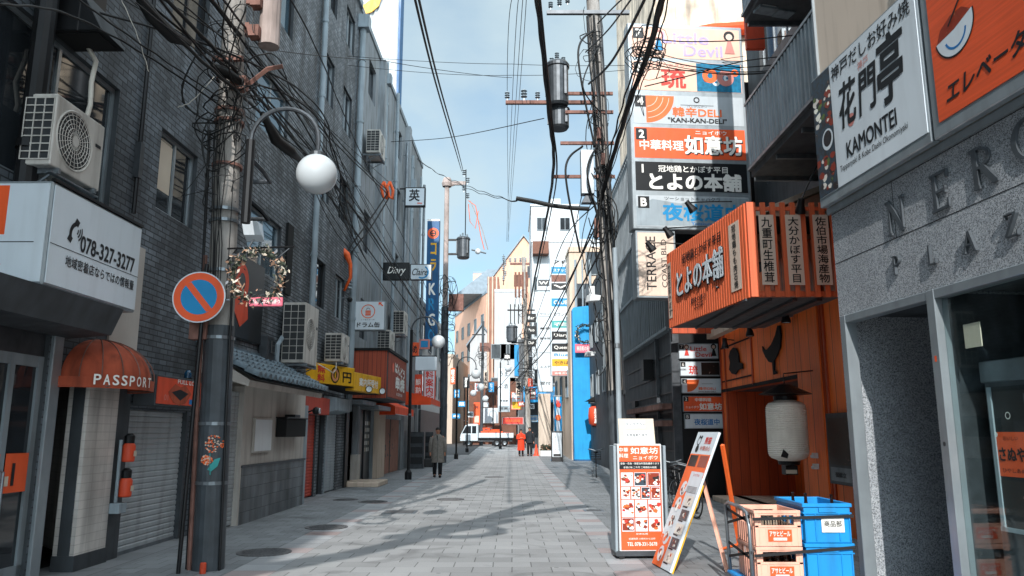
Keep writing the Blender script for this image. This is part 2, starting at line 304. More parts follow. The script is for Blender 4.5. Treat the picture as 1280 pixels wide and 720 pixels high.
# ------------------------------------------------------------------ mesh building
_glyph = {}
def glyphs(s, bold=0, shear=0):
    key = (s, shear)
    if key not in _glyph:
        cv = bpy.data.curves.new('t', 'FONT'); cv.body = s; cv.size = 1; cv.resolution_u = 3; cv.shear = shear
        o = bpy.data.objects.new('t', cv); col.objects.link(o); dg = bpy.context.evaluated_depsgraph_get()
        me = bpy.data.meshes.new_from_object(o.evaluated_get(dg))
        _glyph[key] = ([(v.co.x, v.co.y) for v in me.vertices], [tuple(p.vertices) for p in me.polygons])
        bpy.data.objects.remove(o); bpy.data.curves.remove(cv); bpy.data.meshes.remove(me)
    return _glyph[key]
class MB:
    def __init__(s): s.v = []; s.f = []; s.mi = []; s.ms = []; s.M = None
    def _m(s, m):
        if m not in s.ms: s.ms.append(m)
        return s.ms.index(m)
    def add(s, vs, fs, m):
        b = len(s.v)
        s.v += [tuple(s.M @ Vector(p)) if s.M else tuple(p) for p in vs]
        i = s._m(m)
        for f in fs: s.f.append(tuple(b+k for k in f)); s.mi.append(i)
        return s
    def quad(s, a, b, c, d, m): return s.add((a, b, c, d), ((0, 1, 2, 3),), m)
    def box(s, x0, x1, y0, y1, z0, z1, m, skip=''):
        p = [(x, y, z) for z in (z0, z1) for y in (y0, y1) for x in (x0, x1)]
        f = dict(b=(0, 2, 3, 1), t=(4, 5, 7, 6), f=(0, 1, 5, 4), k=(2, 6, 7, 3), l=(0, 4, 6, 2), r=(1, 3, 7, 5))
        return s.add(p, [f[k] for k in f if k not in skip], m)
    def prism(s, pts, h0, h1, m, axis='z'):
        """polygon pts (2-D) swept along axis"""
        n = len(pts); T = {'z': lambda a, b, h: (a, b, h), 'y': lambda a, b, h: (a, h, b), 'x': lambda a, b, h: (h, a, b)}[axis]
        v = [T(a, b, h0) for a, b in pts] + [T(a, b, h1) for a, b in pts]
        return s.add(v, [tuple(range(n))[::-1], tuple(range(n, 2*n))] + [(i, (i+1) % n, n+(i+1) % n, n+i) for i in range(n)], m)
    def tube(s, pts, r, m, seg=6, cap=True):
        pts = [Vector(p) for p in pts]; n = len(pts); vs = []; up = None
        for i, p in enumerate(pts):
            d = (pts[min(i+1, n-1)] - pts[max(i-1, 0)]); d = d.normalized() if d.length > 1e-9 else Vector((0, 0, 1))
            if up is None:
                a = Vector((0, 0, 1)) if abs(d.z) < .9 else Vector((1, 0, 0)); up = d.cross(a).normalized()
            up = (up - d*up.dot(d)); up = up.normalized() if up.length > 1e-6 else d.orthogonal().normalized()
            w = d.cross(up); rr = r[i] if isinstance(r, (list, tuple)) else r
            for k in range(seg):
                t = 2*math.pi*k/seg; vs.append(p + (up*math.cos(t) + w*math.sin(t))*rr)
        fs = [(i*seg+k, i*seg+(k+1) % seg, (i+1)*seg+(k+1) % seg, (i+1)*seg+k) for i in range(n-1) for k in range(seg)]
        if cap: fs += [tuple(range(seg))[::-1], tuple((n-1)*seg+k for k in range(seg))]
        return s.add(vs, fs, m)
    def lathe(s, prof, m, seg=20, c=(0, 0, 0), axis='z', a0=0, a1=None):
        full = a1 is None; a1 = 2*math.pi if full else a1; ns = seg if full else seg+1; vs = []
        for r, h in prof:
            for k in range(ns):
                t = a0 + (a1-a0)*k/seg; x, y = r*math.cos(t), r*math.sin(t)
                q = {'z': (x, y, h), 'y': (x, h, y), 'x': (h, x, y)}[axis]
                vs.append((c[0]+q[0], c[1]+q[1], c[2]+q[2]))
        fs = []
        for i in range(len(prof)-1):
            for k in range(seg):
                k2 = (k+1) % ns if full else k+1
                fs.append((i*ns+k, i*ns+k2, (i+1)*ns+k2, (i+1)*ns+k))
        return s.add(vs, fs, m)
    def sphere(s, c, r, m, seg=24, rings=14, sq=(1, 1, 1)):
        vs = [(c[0]+r*sq[0]*math.sin(math.pi*i/rings)*math.cos(2*math.pi*k/seg), c[1]+r*sq[1]*math.sin(math.pi*i/rings)*math.sin(2*math.pi*k/seg), c[2]+r*sq[2]*math.cos(math.pi*i/rings)) for i in range(rings+1) for k in range(seg)]
        return s.add(vs, [(i*seg+k, (i+1)*seg+k, (i+1)*seg+(k+1) % seg, i*seg+(k+1) % seg) for i in range(rings) for k in range(seg)], m)
    def disc(s, cx, cz, r, y, m, seg=28, r0=0, a0=0, a1=2*math.pi):
        """flat ring or disc facing -y"""
        vs = []; 
        for k in range(seg+1):
            t = a0+(a1-a0)*k/seg; vs += [(cx+r*math.cos(t), y, cz+r*math.sin(t)), (cx+r0*math.cos(t), y, cz+r0*math.sin(t))]
        return s.add(vs, [(2*k, 2*k+1, 2*k+3, 2*k+2) for k in range(seg)], m)
    def rect(s, x0, x1, z0, z1, y, m): return s.quad((x0, y, z0), (x1, y, z0), (x1, y, z1), (x0, y, z1), m)
    def poly(s, pts, y, m): return s.add([(a, y, b) for a, b in pts], [tuple(range(len(pts)))], m)
    def text(s, t, cx, cz, w, h, m, y=-.004, bold=0, shear=0, ext=0, vert=False, rot=0):
        """lettering fitted to a w x h box, facing -y; vert stacks the characters"""
        chars = [t] if not vert else [c for c in t]
        n = len(chars); items = []
        for i, c in enumerate(chars):
            if c in ' \u3000': continue
            v, f = glyphs(c, 0, shear)
            if not v: continue
            items.append((i, v, f))
        if vert: ch = h/n; cw = min(w, ch*1.15)
        for i, v, f in items:
            xs = [a for a, b in v]; ys = [b for a, b in v]
            if vert:
                bx, by, sx, sy = .5, .38, cw, ch*1.0
                ox, oz = cx, cz + h/2 - ch*(i+.5)
                if c and len(xs) and max(xs) < .7: bx = (max(xs)+min(xs))/2
            else:
                bx, by = (min(xs)+max(xs))/2, (min(ys)+max(ys))/2; ww, hh = max(xs)-min(xs) or 1, max(ys)-min(ys) or 1
                sx = w/ww if w else h/hh; sy = h/hh if h else w/ww; ox, oz = cx, cz
            b = bold*(sx+sy)/2
            offs = [(0, 0)] + ([(b, b), (-b, b), (b, -b), (-b, -b)] if bold else [])
            cr, sr = math.cos(rot), math.sin(rot)
            for k, (dx, dz) in enumerate(offs):
                def P(a, q):
                    X, Z = (a-bx)*sx+dx, (q-by)*sy+dz
                    return X*cr-Z*sr+ox, X*sr+Z*cr+oz
                yy = y - .0004*k
                fr = [(*P(a, q),) for a, q in v]
                s.add([(X, yy-ext, Z) for X, Z in fr], f, m)
                if ext:
                    cnt = {}
                    for g in f:
                        for i0 in range(len(g)):
                            e = (g[i0], g[(i0+1) % len(g)]); cnt[e] = 1
                    ed = [e for e in cnt if (e[1], e[0]) not in cnt]
                    vv = [(X, yy-ext, Z) for X, Z in fr] + [(X, yy, Z) for X, Z in fr]; N = len(fr)
                    s.add(vv, [(e[1], e[0], N+e[0], N+e[1]) for e in ed], m)
        return s
    def build(s, name, parent=None, smooth=False, bevel=0, seg=1):
        me = bpy.data.meshes.new(name); me.from_pydata(s.v, [], s.f)
        for m in s.ms: me.materials.append(MATS[m])
        me.polygons.foreach_set('material_index', s.mi)
        me.update()
        uv = me.uv_layers.new(name='UVMap').data; vv = me.vertices
        for p in me.polygons:
            nx, ny, nz_ = abs(p.normal.x), abs(p.normal.y), abs(p.normal.z)
            for li in p.loop_indices:
                c = vv[me.loops[li].vertex_index].co
                uv[li].uv = (c.x, c.y) if nz_ >= nx and nz_ >= ny else (c.y, c.z) if nx >= ny else (c.x, c.z)
        if smooth: me.polygons.foreach_set('use_smooth', [True]*len(me.polygons))
        o = bpy.data.objects.new(name, me); col.objects.link(o)
        if parent: o.parent = parent
        if bevel:
            b = o.modifiers.new('bevel', 'BEVEL'); b.width = bevel; b.segments = seg; b.limit_method = 'ANGLE'; b.angle_limit = R_(40)
        return o
def tag(o, label=None, cat=None, group=None, kind=None):
    if label: o['label'] = label
    if cat: o['category'] = cat
    if group: o['group'] = group
    if kind: o['kind'] = kind
    return o
def thing(name, label, cat, loc=(0, 0, 0), rz=0, group=None):
    o = bpy.data.objects.new(name, None); o.empty_display_size = .2; col.objects.link(o)
    o.location = loc; o.rotation_euler = (0, 0, rz); return tag(o, label, cat, group)
def dup(root, loc=None, rz=None, label=None, group=None, scale=None):
    r = root.copy(); col.objects.link(r)
    if loc is not None: r.location = loc
    if rz is not None: r.rotation_euler = (0, 0, rz)
    if scale: r.scale = (scale,)*3
    if label: r['label'] = label
    if group: r['group'] = group
    for ch in list(root.children):
        c = ch.copy(); col.objects.link(c); c.parent = r
        for g in ch.children:
            d = g.copy(); col.objects.link(d); d.parent = c
    return r
LEFT = math.pi/2 - .0156        # things on the left frontage: local x runs away from the camera, front (-y) to the street
def left_thing(name, label, cat, u, z, out=0, group=None): return thing(name, label, cat, lw(u, out, z), LEFT, group)
RK = -.083; RA = -math.pi/2 + math.atan(.083)
def facade(mb, x0, x1, z0, z1, opens, m, y=0, depth=.14, mr=None):
    """a wall sheet in the x-z plane facing -y, with real openings and their reveals"""
    xs = sorted({x0, x1, *[v for o in opens for v in o[:2]]}); zs = sorted({z0, z1, *[v for o in opens for v in o[2:4]]})
    xs = [x for x in xs if x0 <= x <= x1]; zs = [z for z in zs if z0 <= z <= z1]
    for a, b in zip(xs, xs[1:]):
        for c, d in zip(zs, zs[1:]):
            mx_, mz_ = (a+b)/2, (c+d)/2
            if any(o[0] < mx_ < o[1] and o[2] < mz_ < o[3] for o in opens): continue
            mb.rect(a, b, c, d, y, m)
    for o in opens:
        a, b, c, d = o[:4]; k = mr or m; Y = y+depth
        mb.quad((a, y, c), (a, Y, c), (a, Y, d), (a, y, d), k); mb.quad((b, Y, c), (b, y, c), (b, y, d), (b, Y, d), k)
        mb.quad((a, y, d), (a, Y, d), (b, Y, d), (b, y, d), k); mb.quad((a, Y, c), (a, y, c), (b, y, c), (b, Y, c), k)
def window(parent, x0, x1, z0, z1, y, fm='alu', gm='glaze', bars=1, fw=.05, rail=None, name='window'):
    f = MB()
    for a, b, c, d in ((x0, x1, z0, z0+fw), (x0, x1, z1-fw, z1), (x0, x0+fw, z0+fw, z1-fw), (x1-fw, x1, z0+fw, z1-fw)): f.box(a, b, y, y+.06, c, d, fm)
    for i in range(bars):
        c = x0 + (x1-x0)*(i+1)/(bars+1); f.box(c-fw/2, c+fw/2, y+.005, y+.055, z0+fw, z1-fw, fm)
    if rail: f.box(x0+fw, x1-fw, y+.008, y+.05, rail-fw/2, rail+fw/2, fm)
    w = f.build(name, parent)
    g = MB().box(x0+fw*.5, x1-fw*.5, y+.03, y+.04, z0+fw*.5, z1-fw*.5, gm).build('pane', w)
    return w
def shutter(mb, x0, x1, z0, z1, y, m, p=.075, d=.012):
    n = max(2, int((z1-z0)/p)); h = (z1-z0)/n
    for i in range(n):
        a = z0+i*h
        mb.quad((x0, y, a), (x1, y, a), (x1, y-d, a+h*.25), (x0, y-d, a+h*.25), m)
        mb.quad((x0, y-d, a+h*.25), (x1, y-d, a+h*.25), (x1, y-d, a+h*.8), (x0, y-d, a+h*.8), m)
        mb.quad((x0, y-d, a+h*.8), (x1, y-d, a+h*.8), (x1, y, a+h), (x0, y, a+h), m)
# ================================================================== GROUND
def sheet(name, xs, ys, m, dz, kind='structure'):
    """sheet following the street's slope; xs(y) gives left and right edge"""
    mb = MB()
    for a, b in zip(ys, ys[1:]):
        l0, r0 = xs(a); l1, r1 = xs(b)
        mb.quad((l0, a, gz(a)+dz), (r0, a, gz(a)+dz), (r1, b, gz(b)+dz), (l1, b, gz(b)+dz), m)
    return tag(mb.build(name, smooth=True), kind=kind)
YS = [-30, 0, 10, 20, 30, 36] + [36+i*2.2 for i in range(1, 17)] + [80, 110, 160]
sheet('ground', lambda y: (-900, 900), [-900, -30, 36] + [36+i*2.2 for i in range(1, 17)] + [80, 200, 900], 'asphalt', -.03)
sheet('street', lambda y: (-2.76, 1.19), YS, 'street_blocks', 0)
sheet('side_street', lambda y: (-60, -2.76), [50, 53, 56, 59, 62, 65, 68, 71], 'asphalt', .012)
sheet('tile_strip', lambda y: (-3.28, -2.76), YS[:-3], 'strip_tiles', .002)
sheet('tile_strip', lambda y: (1.19, 1.62), YS[:-3], 'strip_tiles', .002)
sheet('pavement', lambda y: (-4.7, -3.28), YS[:-8]+[50], 'walk_tiles', .004)
sheet('gutter_border', lambda y: (-5.6, -4.7), YS[:-8]+[50], 'border_tiles', .004)
sheet('pavement', lambda y: (1.62, 7.5), YS[:-3], 'walk_tiles', .004)
for px, py, rx, ry, lab in ((408, 659.5, .36, .36, 'round iron manhole cover on the shaded left pavement'), (563, 624.5, .33, .33, 'round iron manhole cover left of the middle of the sunlit street'),
                            (618, 596.5, .36, .36, 'round iron manhole cover far up the middle of the street'), (330, 691, .36, .3, 'stained iron manhole cover nearest the concrete pole'),
                            (466, 627.5, .34, .3, 'round iron manhole cover on the pavement beside the tile strip near the step'), (432, 625, .3, .26, 'dark iron cover on the left pavement in front of the grey shutter')):
    d = ray(px, py); t = -1.6/d[2]; x, y = d[0]*t, d[1]*t
    mb = MB(); mb.lathe([(rx, 0), (rx, .012), (rx*.9, .012), (rx*.88, .008), (0, .008)], 'manhole', 28)
    for k in range(-3, 4):
        w = math.sqrt(max(0, (rx*.8)**2-(k*.09)**2)); mb.box(-w, w, k*.09-.012, k*.09+.012, .008, .0135, 'manhole')
    o = tag(mb.build('manhole_cover'), lab, 'manhole cover', 'iron covers in the street'); o.location = (x, y, .002)
for px, py, lab in ((500, 640.5, 'square iron cover with pale frame left of the street middle'), (742, 638.5, 'small rusty iron lid beside the right tile strip')):
    d = ray(px, py); t = -1.6/d[2]; mb = MB(); w = .33 if px < 600 else .2
    mb.box(-w, w, -w, w, 0, .007, 'steel'); mb.box(-w+.05, w-.05, -w+.05, w-.05, .007, .011, 'manhole')
    o = tag(mb.build('access_cover'), lab, 'iron cover'); o.location = (d[0]*t, d[1]*t, .003)

# ================================================================== LEFT FRONTAGE
def body(mb, x0, x1, z1, m, depth=9, roof='dark_wall', y=0, z0=0):
    """sides, back and roof behind a facade sheet"""
    mb.quad((x0, y+depth, z0), (x0, y, z0), (x0, y, z1), (x0, y+depth, z1), m); mb.quad((x1, y, z0), (x1, y+depth, z0), (x1, y+depth, z1), (x1, y, z1), m)
    mb.quad((x1, y+depth, z0), (x0, y+depth, z0), (x0, y+depth, z1), (x1, y+depth, z1), m); mb.quad((x0, y, z1), (x1, y, z1), (x1, y+depth, z1), (x0, y+depth, z1), roof)
A = thing('brick_building', 'dark grey brick building along the left side with shops at street level', 'building', lw(0), LEFT)
winA = []
for z0, z1 in ((4.78, 6.0), (7.65, 8.95), (10.4, 11.7), (13.1, 14.3)):
    for a, b in ((-9, -7), (-5, -3), (-1, 1), (2.5, 4.6), (10.65, 11.9), (14.3, 16.3), (18.9, 20.1), (21.2, 22.3)): winA.append((a, b, z0, z1))
for z0, z1 in ((7.65, 8.95), (10.4, 11.7), (13.1, 14.3)): winA.append((7.2, 9.45, z0, z1))
winA.append((7.1, 9.45, 4.25, 6.02))
doors = [(5.0, 8.55, .0, 2.75), (8.8, 9.35, 0, 2.25), (10.42, 12.2, 0, 1.9), (18.15, 19.9, 0, 2.02), (20.15, 20.7, 0, 2.1), (20.9, 22.05, 0, 2.08)]
mb = MB(); facade(mb, -16, 13.4, 0, 15.2, [o for o in winA+doors if o[1] < 13.4], 'dark_brick', mr='dark_wall')
facade(mb, 13.4, 23, 0, 15.2, [o for o in winA+doors if o[0] > 13.4], 'mid_brick', mr='dark_wall'); body(mb, -16, 23, 15.2, 'dark_brick')
mb.box(-16, 23, -.08, .25, 15.2, 15.42, 'grey_paint'); mb.build('wall', A)
MB().box(-8, 22.95, .05, 8.5, 15.42, 21.5, 'dark_brick').build('upper_storeys', A)
for i, (a, b, c, d) in enumerate(winA):
    blue = (a == 14.3)
    window(A, a, b, c, d, .07, 'alu' if i % 3 else 'black_metal', 'glaze_blue' if blue else 'glaze', 1)
    if (a, c) in ((10.65, 4.78),): MB().rect(a+.1, (a+b)/2-.05, c+.35, d-.12, .098, 'paper').build('window_poster', A)
# shop door under the white telephone sign
d = MB(); d.box(5, 8.55, .05, .12, 2.42, 2.75, 'dark_steel')
for a in (5.0, 6.9, 7.42, 8.0, 8.47): d.box(a, a+.08, .04, .1, .0, 2.42, 'grey_paint')
d.box(5, 8.55, .04, .1, 0, .22, 'grey_paint'); d.box(5, 8.55, .045, .095, 2.3, 2.42, 'grey_paint'); sd_ = d.build('shop_door', A)
MB().box(5.05, 8.5, .07, .08, .2, 2.42, 'glaze').build('pane', sd_)
s = MB(); s.rect(7.52, 8.0, .98, 1.38, .035, 'orange_sign'); s.rect(8.09, 8.46, .98, 1.38, .035, 'orange_sign'); s.text('21', 7.78, 1.22, .2, .14, 'ink_white', y=.03, bold=.03); s.text('(', 7.78, 1.06, .05, .2, 'ink_white', y=.03, rot=math.pi/2); s.rect(8.1, 8.16, 1.05, 1.15, .03, 'paper'); s.rect(8.2, 8.25, 1.05, 1.28, .03, 'ink'); s.build('door_sticker', sd_)
MB().tube([(7.98, .03, .6), (7.98, -.03, .62), (7.98, -.03, 1.2), (7.98, .03, 1.22)], .014, 'steel').build('handle', sd_)
MB().box(8.58, 8.76, -.04, .12, 0, 2.95, 'alu').build('door_post', A, bevel=.008)
MB().box(4.0, 8.76, -.035, .02, 2.76, 3.0, 'grey_paint').build('header_panel', A)
# white tiled splayed entrance
w = MB(); w.quad((9.35, 0, .18), (10.35, 1.0, .18), (10.35, 1.0, 2.3), (9.35, 0, 2.3), 'white_tile')
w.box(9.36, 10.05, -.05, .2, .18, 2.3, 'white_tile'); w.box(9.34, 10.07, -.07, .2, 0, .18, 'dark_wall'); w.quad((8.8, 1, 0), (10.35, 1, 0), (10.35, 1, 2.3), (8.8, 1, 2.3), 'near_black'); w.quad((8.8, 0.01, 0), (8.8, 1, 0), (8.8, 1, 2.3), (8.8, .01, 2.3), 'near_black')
w.build('tiled_jamb', A); MB().box(10.08, 10.4, -.03, .1, 0, 2.3, 'dark_wall').build('pier', A)
s = MB(); shutter(s, 10.42, 12.2, 0.03, 1.9, .06, 'shutter_grey'); s.box(10.38, 10.43, .0, .08, 0, 1.92, 'dark_steel'); s.box(12.19, 12.26, -.02, .08, 0, 1.92, 'dark_steel'); s.box(10.42, 12.2, .03, .08, .0, .05, 'steel'); s.build('shutter', A)
s = MB(); s.box(9.7, 10.42, -.035, -.005, 2.35, 4.1, 'plaster'); s.build('plaster_patch', A)
s = MB(); shutter(s, 18.15, 19.9, .03, 2.02, .06, 'shutter_red'); s.build('red_shutter', A); o = bpy.data.objects['red_shutter']; o.name = 'shutter'; o['label'] = 'red roller shutter'
s = MB(); shutter(s, 20.9, 22.05, .03, 2.08, .03, 'shutter_white'); s.box(20.82, 20.9, -.03, .1, 0, 2.1, 'alu'); o = s.build('shutter', A); o['label'] = 'pale grey roller shutter'
MB().box(20.15, 20.7, .1, .12, 0, 2.1, 'near_black').build('dark_door', A)
s = MB(); s.box(18.0, 20.3, -.22, 0, 2.03, 2.45, 'shutter_red'); s.build('shutter_case', A, bevel=.01)['label'] = 'red shutter case'
s = MB(); s.prism([(0, 2.08), (-.34, 2.16), (-.34, 2.5), (0, 2.56)], 20.5, 22.2, 'pipe_grey', 'x'); s.build('shutter_case', A, bevel=.01)
# downpipes of the brick building
for u, r, z0, z1, m, k in ((7.62, .11, 3.9, 15.2, 'black_metal', .14), (18.6, .075, 3.2, 15.2, 'pipe_grey', .1), (22.9, .1, 2.2, 14.6, 'pipe_grey', .13)):
    s = MB(); s.tube([(u, -k, z0), (u, -k, z1)], r, m, 12)
    z = z0+.6
    while z < z1: s.lathe([(r*1.2, z), (r*1.2, z+.09)], m, 12, (u, -k, 0)); s.box(u-.02, u+.02, -k, 0, z, z+.04, m); z += 2.1
    if k == .13: s.box(u-.2, u+.2, -.34, 0, 14.4, 14.85, m)
    s.build('downpipe', A, smooth=False)
s = MB(); s.tube([(13.3, -.04, 5), (13.3, -.04, 15.2)], .035, 'black_metal', 8); s.tube([(10.0, -.04, 4.5), (10.0, -.05, 9)], .03, 'black_metal', 8); s.box(9.95, 10.05, -.08, 0, 5.0, 5.5, 'dark_steel'); s.box(16.6, 17.0, -.06, 0, 4.6, 6.2, 'near_black'); s.build('conduit', A)
# lean-to shop with tiled roof
W = left_thing('plaster_shop', 'pale plaster lean-to shop with blue grey tiled roof between the pole and red shutter', 'shop', 13.35, 0, .02)
s = MB(); s.box(0.55, 4.4, -.28, 0, 1.0, 2.55, 'plaster'); s.build('wall', W)
s = MB(); s.box(.53, 4.42, -.31, 0, 0, .98, 'granite_tile'); s.box(.5, 4.45, -.33, 0, .98, 1.02, 'dark_steel'); s.build('stone_base', W)
s = MB(); s.box(4.42, 4.75, -.26, 0, 0, 2.2, 'pipe_grey'); s.build('post', W)
s = MB(); shutter(s, -.2, .45, .02, 2.3, -.2, 'shutter_grey'); s.box(.45, .55, -.3, -.1, 0, 2.4, 'plaster'); s.build('shutter', W)
s = MB(); s.prism([(0, 2.97), (0, 2.55), (-.3, 2.5), (-.86, 2.32), (-.88, 2.42)], -.95, 3.55, 'plaster', 'x'); s.build('soffit', W)
s = MB()
nt = 18
for i in range(nt):
    c = -1.0 + 4.56*(i+.5)/nt
    for r in range(5):
        t0, t1 = r/5, (r+1)/5
        y0, y1 = .02-1.0*t0, .02-1.0*t1-.03; z0, z1 = 3.02-.56*t0, 3.02-.56*t1+.018
        vs = []; N = 8
        for (y, z) in ((y0, z0), (y1, z1)):
            for k in range(N+1):
                a = math.pi*k/N; vs.append((c-.085*math.cos(a), y-.25*.085*math.sin(a), z+.085*math.sin(a)))
        s.add(vs, [(k, N+1+k, N+2+k, k+1) for k in range(N)] + [tuple(range(N+1, 2*N+2))], 'tile_blue')
    s.quad((c+.07, .02, 3.03), (c+.07, -1.0, 2.47), (c+.2, -1.0, 2.47), (c+.2, .02, 3.03), 'tile_blue')
s.box(-1.0, 3.55, -.06, .06, 3.03, 3.12, 'tile_blue'); s.quad((-1, 0, 3), (-1, -1, 2.43), (3.55, -1, 2.43), (3.55, 0, 3), 'dark_wall')
s.build('tiled_roof', W)
s = MB(); s.box(1.0, 2.0, -.33, -.285, 1.22, 1.86, 'plaster'); s.box(1.03, 1.97, -.338, -.33, 1.25, 1.83, 'white_plastic'); s.build('notice_board', W, bevel=.006)
s = MB(); s.box(2.35, 3.75, -.5, -.285, 1.5, 1.87, 'near_black'); s.box(2.3, 3.8, -.53, -.285, 1.87, 1.9, 'black_metal'); s.box(2.9, 3.3, -.5, -.285, 1.9, 1.96, 'black_metal'); s.build('mail_box', W, bevel=.012)
s = MB(); s.tube([(4.6, -.3, 2.05), (4.6, -.42, 2.1)], .02, 'black_metal'); s.sphere((4.6, -.48, 2.08), .09, 'black_metal', 14, 8); s.lathe([(.06, -.02), (.07, 0)], 'sign_white', 14, (4.6, -.56, 2.08), 'y'); s.build('wall_lamp', W)

# ---- grey rendered building
B = thing('grey_building', 'tall grey rendered building on the left with many downpipes and bays', 'building', lw(0), LEFT)
winB = []
for z0, z1 in ((4.6, 5.9), (7.5, 8.9), (10.3, 11.7), (13.0, 14.3)):
    for a, b in ((24.6, 25.8), (27.1, 28.4), (30.6, 31.8), (34.4, 35.8)): winB.append((a, b, z0, z1))
gB = [(23.15, 24.9, 0, 2.5), (25.2, 27.4, 0, 2.4), (29.4, 33.6, 0, 2.1), (34.4, 37.8, 0, 2.5)]
s = MB(); facade(s, 23.02, 38.4, 0, 15.15, winB+gB, 'grey_render', mr='grey_render', depth=.18); body(s, 23.02, 38.4, 15.15, 'grey_render')
s.box(23.02, 38.4, -.05, .2, 15.15, 15.35, 'grey_paint')
for u in (26.6, 32.9): s.box(u-.2, u+.25, -.22, 0, 2.6, 15.15, 'grey_render')
s.build('wall', B)
for a, b, c, d_ in winB: window(B, a, b, c, d_, .1, 'dark_steel', 'glaze', 1)
for u, r, m in ((26.95, .09, 'pipe_grey'), (29.6, .07, 'pipe_grey'), (32.3, .06, 'steel'), (33.9, .09, 'pipe_grey'), (36.9, .06, 'pipe_grey'), (38.2, .07, 'steel')):
    s = MB(); s.tube([(u, -.16, 2.7), (u, -.16, 14.2 if u > 30 else 15.3)], r, m, 10)
    for z in (4, 6.5, 9, 11.5, 13.6): s.lathe([(r*1.25, z), (r*1.25, z+.1)], m, 10, (u, -.16, 0)); s.box(u-.02, u+.02, -.16, 0, z, z+.04, m)
    if u in (26.95, 33.9): s.box(u-.17, u+.17, -.36, 0, 12.6 if u > 30 else 14.4, 13.0 if u > 30 else 14.8, m)
    s.build('downpipe', B)
s = MB(); s.box(23.2, 24.9, .5, .55, 0, 2.5, 'near_black'); s.box(23.0, 23.35, -.06, .1, 0, 2.6, 'black_metal'); s.box(24.6, 24.95, -.1, .14, 0, .9, 'plaster'); s.build('dark_entrance', B)
s = MB(); s.box(25.2, 27.4, .1, .15, 0, 2.4, 'panel_black'); s.box(26.2, 26.3, .06, .1, 0, 2.4, 'black_metal')
for i in range(5):
    for j in range(3): s.rect(26.45+.28*j, 26.65+.28*j, .95+.22*i, 1.08+.22*i, .095, 'ink_white' if (i+j) % 3 else 'paper')
s.build('menu_door', B)
s = MB(); s.box(27.5, 28.9, -.16, 0, 0, 2.35, 'beige_wall'); s.build('beige_pier', B)
s = MB(); s.box(29.4, 33.6, .1, .14, 0, 2.1, 'pink_rib'); 
for i in range(14): a, c = random.uniform(30.2, 33), random.uniform(.6, 1.7); s.poly([(a+random.uniform(-.2, .2), c+random.uniform(-.12, .12)) for _ in range(5)], .095, 'ink')
s.box(31.4, 31.46, .08, .12, 0, 2.1, 'dark_wall'); s.build('door', B)['label'] = 'pinkish door with black scribbles'
s = MB(); shutter(s, 34.4, 37.8, 0, 2.5, .05, 'shutter_white'); s.build('shutter', B)
s = MB(); s.box(23.3, 24.9, -1.0, .1, 0, .14, 'beige_wall'); s.build('step', B, bevel=.02)
s = MB(); s.box(23.1, 25.2, -.5, 0, 2.42, 2.55, 'steel'); s.box(25.1, 27.4, -.6, 0, 2.32, 2.46, 'steel'); s.build('canopy', B)

# ---- farther left buildings
def simple_building(name, label, pts, z1, wm, wins=None, roof='roof_slate', wall_base=0, wm2=None):
    """footprint pts in world metres (front edge first two points, seen counter-clockwise); windows on edges: (edge, n_cols, n_rows, z0, dz, w, h)"""
    cx = sum(p[0] for p in pts)/len(pts); cy = sum(p[1] for p in pts)/len(pts)
    r = thing(name, label, 'building', (cx, cy, wall_base))
    mb = MB(); mb.prism([(x-cx, y-cy) for x, y in pts], -.5, z1, wm); o = mb.build('wall', r)
    top = MB(); q = [((x-cx)*1.012, (y-cy)*1.012) for x, y in pts]; top.prism(q, z1, z1+.3, wm2 or wm); top.build('parapet', r)
    for e, nc, nr, z0, dz, w, h in wins or []:
        a, b = Vector(pts[e]), Vector(pts[(e+1) % len(pts)]); dv = b-a; Ln = dv.length; dv /= Ln; n = Vector((dv.y, -dv.x))
        for i in range(nc):
            for j in range(nr):
                c = a + dv*(Ln*(i+.5)/nc); cz = z0+dz*j
                wf = MB(); ang = math.atan2(dv.y, dv.x); wf.M = Matrix.Translation((c.x-cx, c.y-cy, cz)) @ Matrix.Rotation(ang, 4, 'Z')
                for q in ((-w/2, w/2, 0, .07), (-w/2, w/2, h-.07, h), (-w/2, -w/2+.07, .07, h-.07), (w/2-.07, w/2, .07, h-.07)): wf.box(q[0], q[1], -.07, 0, q[2], q[3], 'grey_paint')
                wo = wf.build('window', r); g = MB(); g.M = wf.M; g.box(-w/2+.05, w/2-.05, -.02, .01, .05, h-.05, 'glaze'); g.build('pane', wo)
    return r
cw = simple_building('white_building', 'low white shop building behind the dark utility pole on the left', [(-4.66, 38.5), (-4.5, 49.5), (-12, 49.5), (-12, 38.5)], 8.0, 'white_wall', [(0, 4, 2, 3.6, 2.3, 1.3, 1.3)])
s = MB(); s.box(.0, 10.6, -.12, .0, .1, 2.7, 'dark_steel'); s.M = None
o = s.build('shop_front', cw); o.location = Vector((-4.66, 38.7, 0))-Vector(cw.location); o.rotation_euler = (0, 0, LEFT+.001)
simple_building('signboard_tower', 'grey tower block rising behind the left roofline', [(-9.6, 60), (-9.6, 74), (-26, 74), (-26, 60)], 24, 'grey_render')
T_ = thing('rooftop_signboard', 'tall white corrugated rooftop signboard with an orange character against the sky', 'signboard', (-13.2, 60.5, 24.3))
s = MB()
for i in range(16): s.quad((-2.5+i*.375, 0, 0), (-2.5+i*.375+.1875, -.12, 0), (-2.5+i*.375+.1875, -.12, 20), (-2.5+i*.375, 0, 20), 'white_wall'); s.quad((-2.5+i*.375+.1875, -.12, 0), (-2.5+(i+1)*.375, 0, 0), (-2.5+(i+1)*.375, 0, 20), (-2.5+i*.375+.1875, -.12, 20), 'white_wall')
s.box(-2.5, 3.5, .01, 1.5, 0, 20, 'white_wall'); s.build('panel', T_)
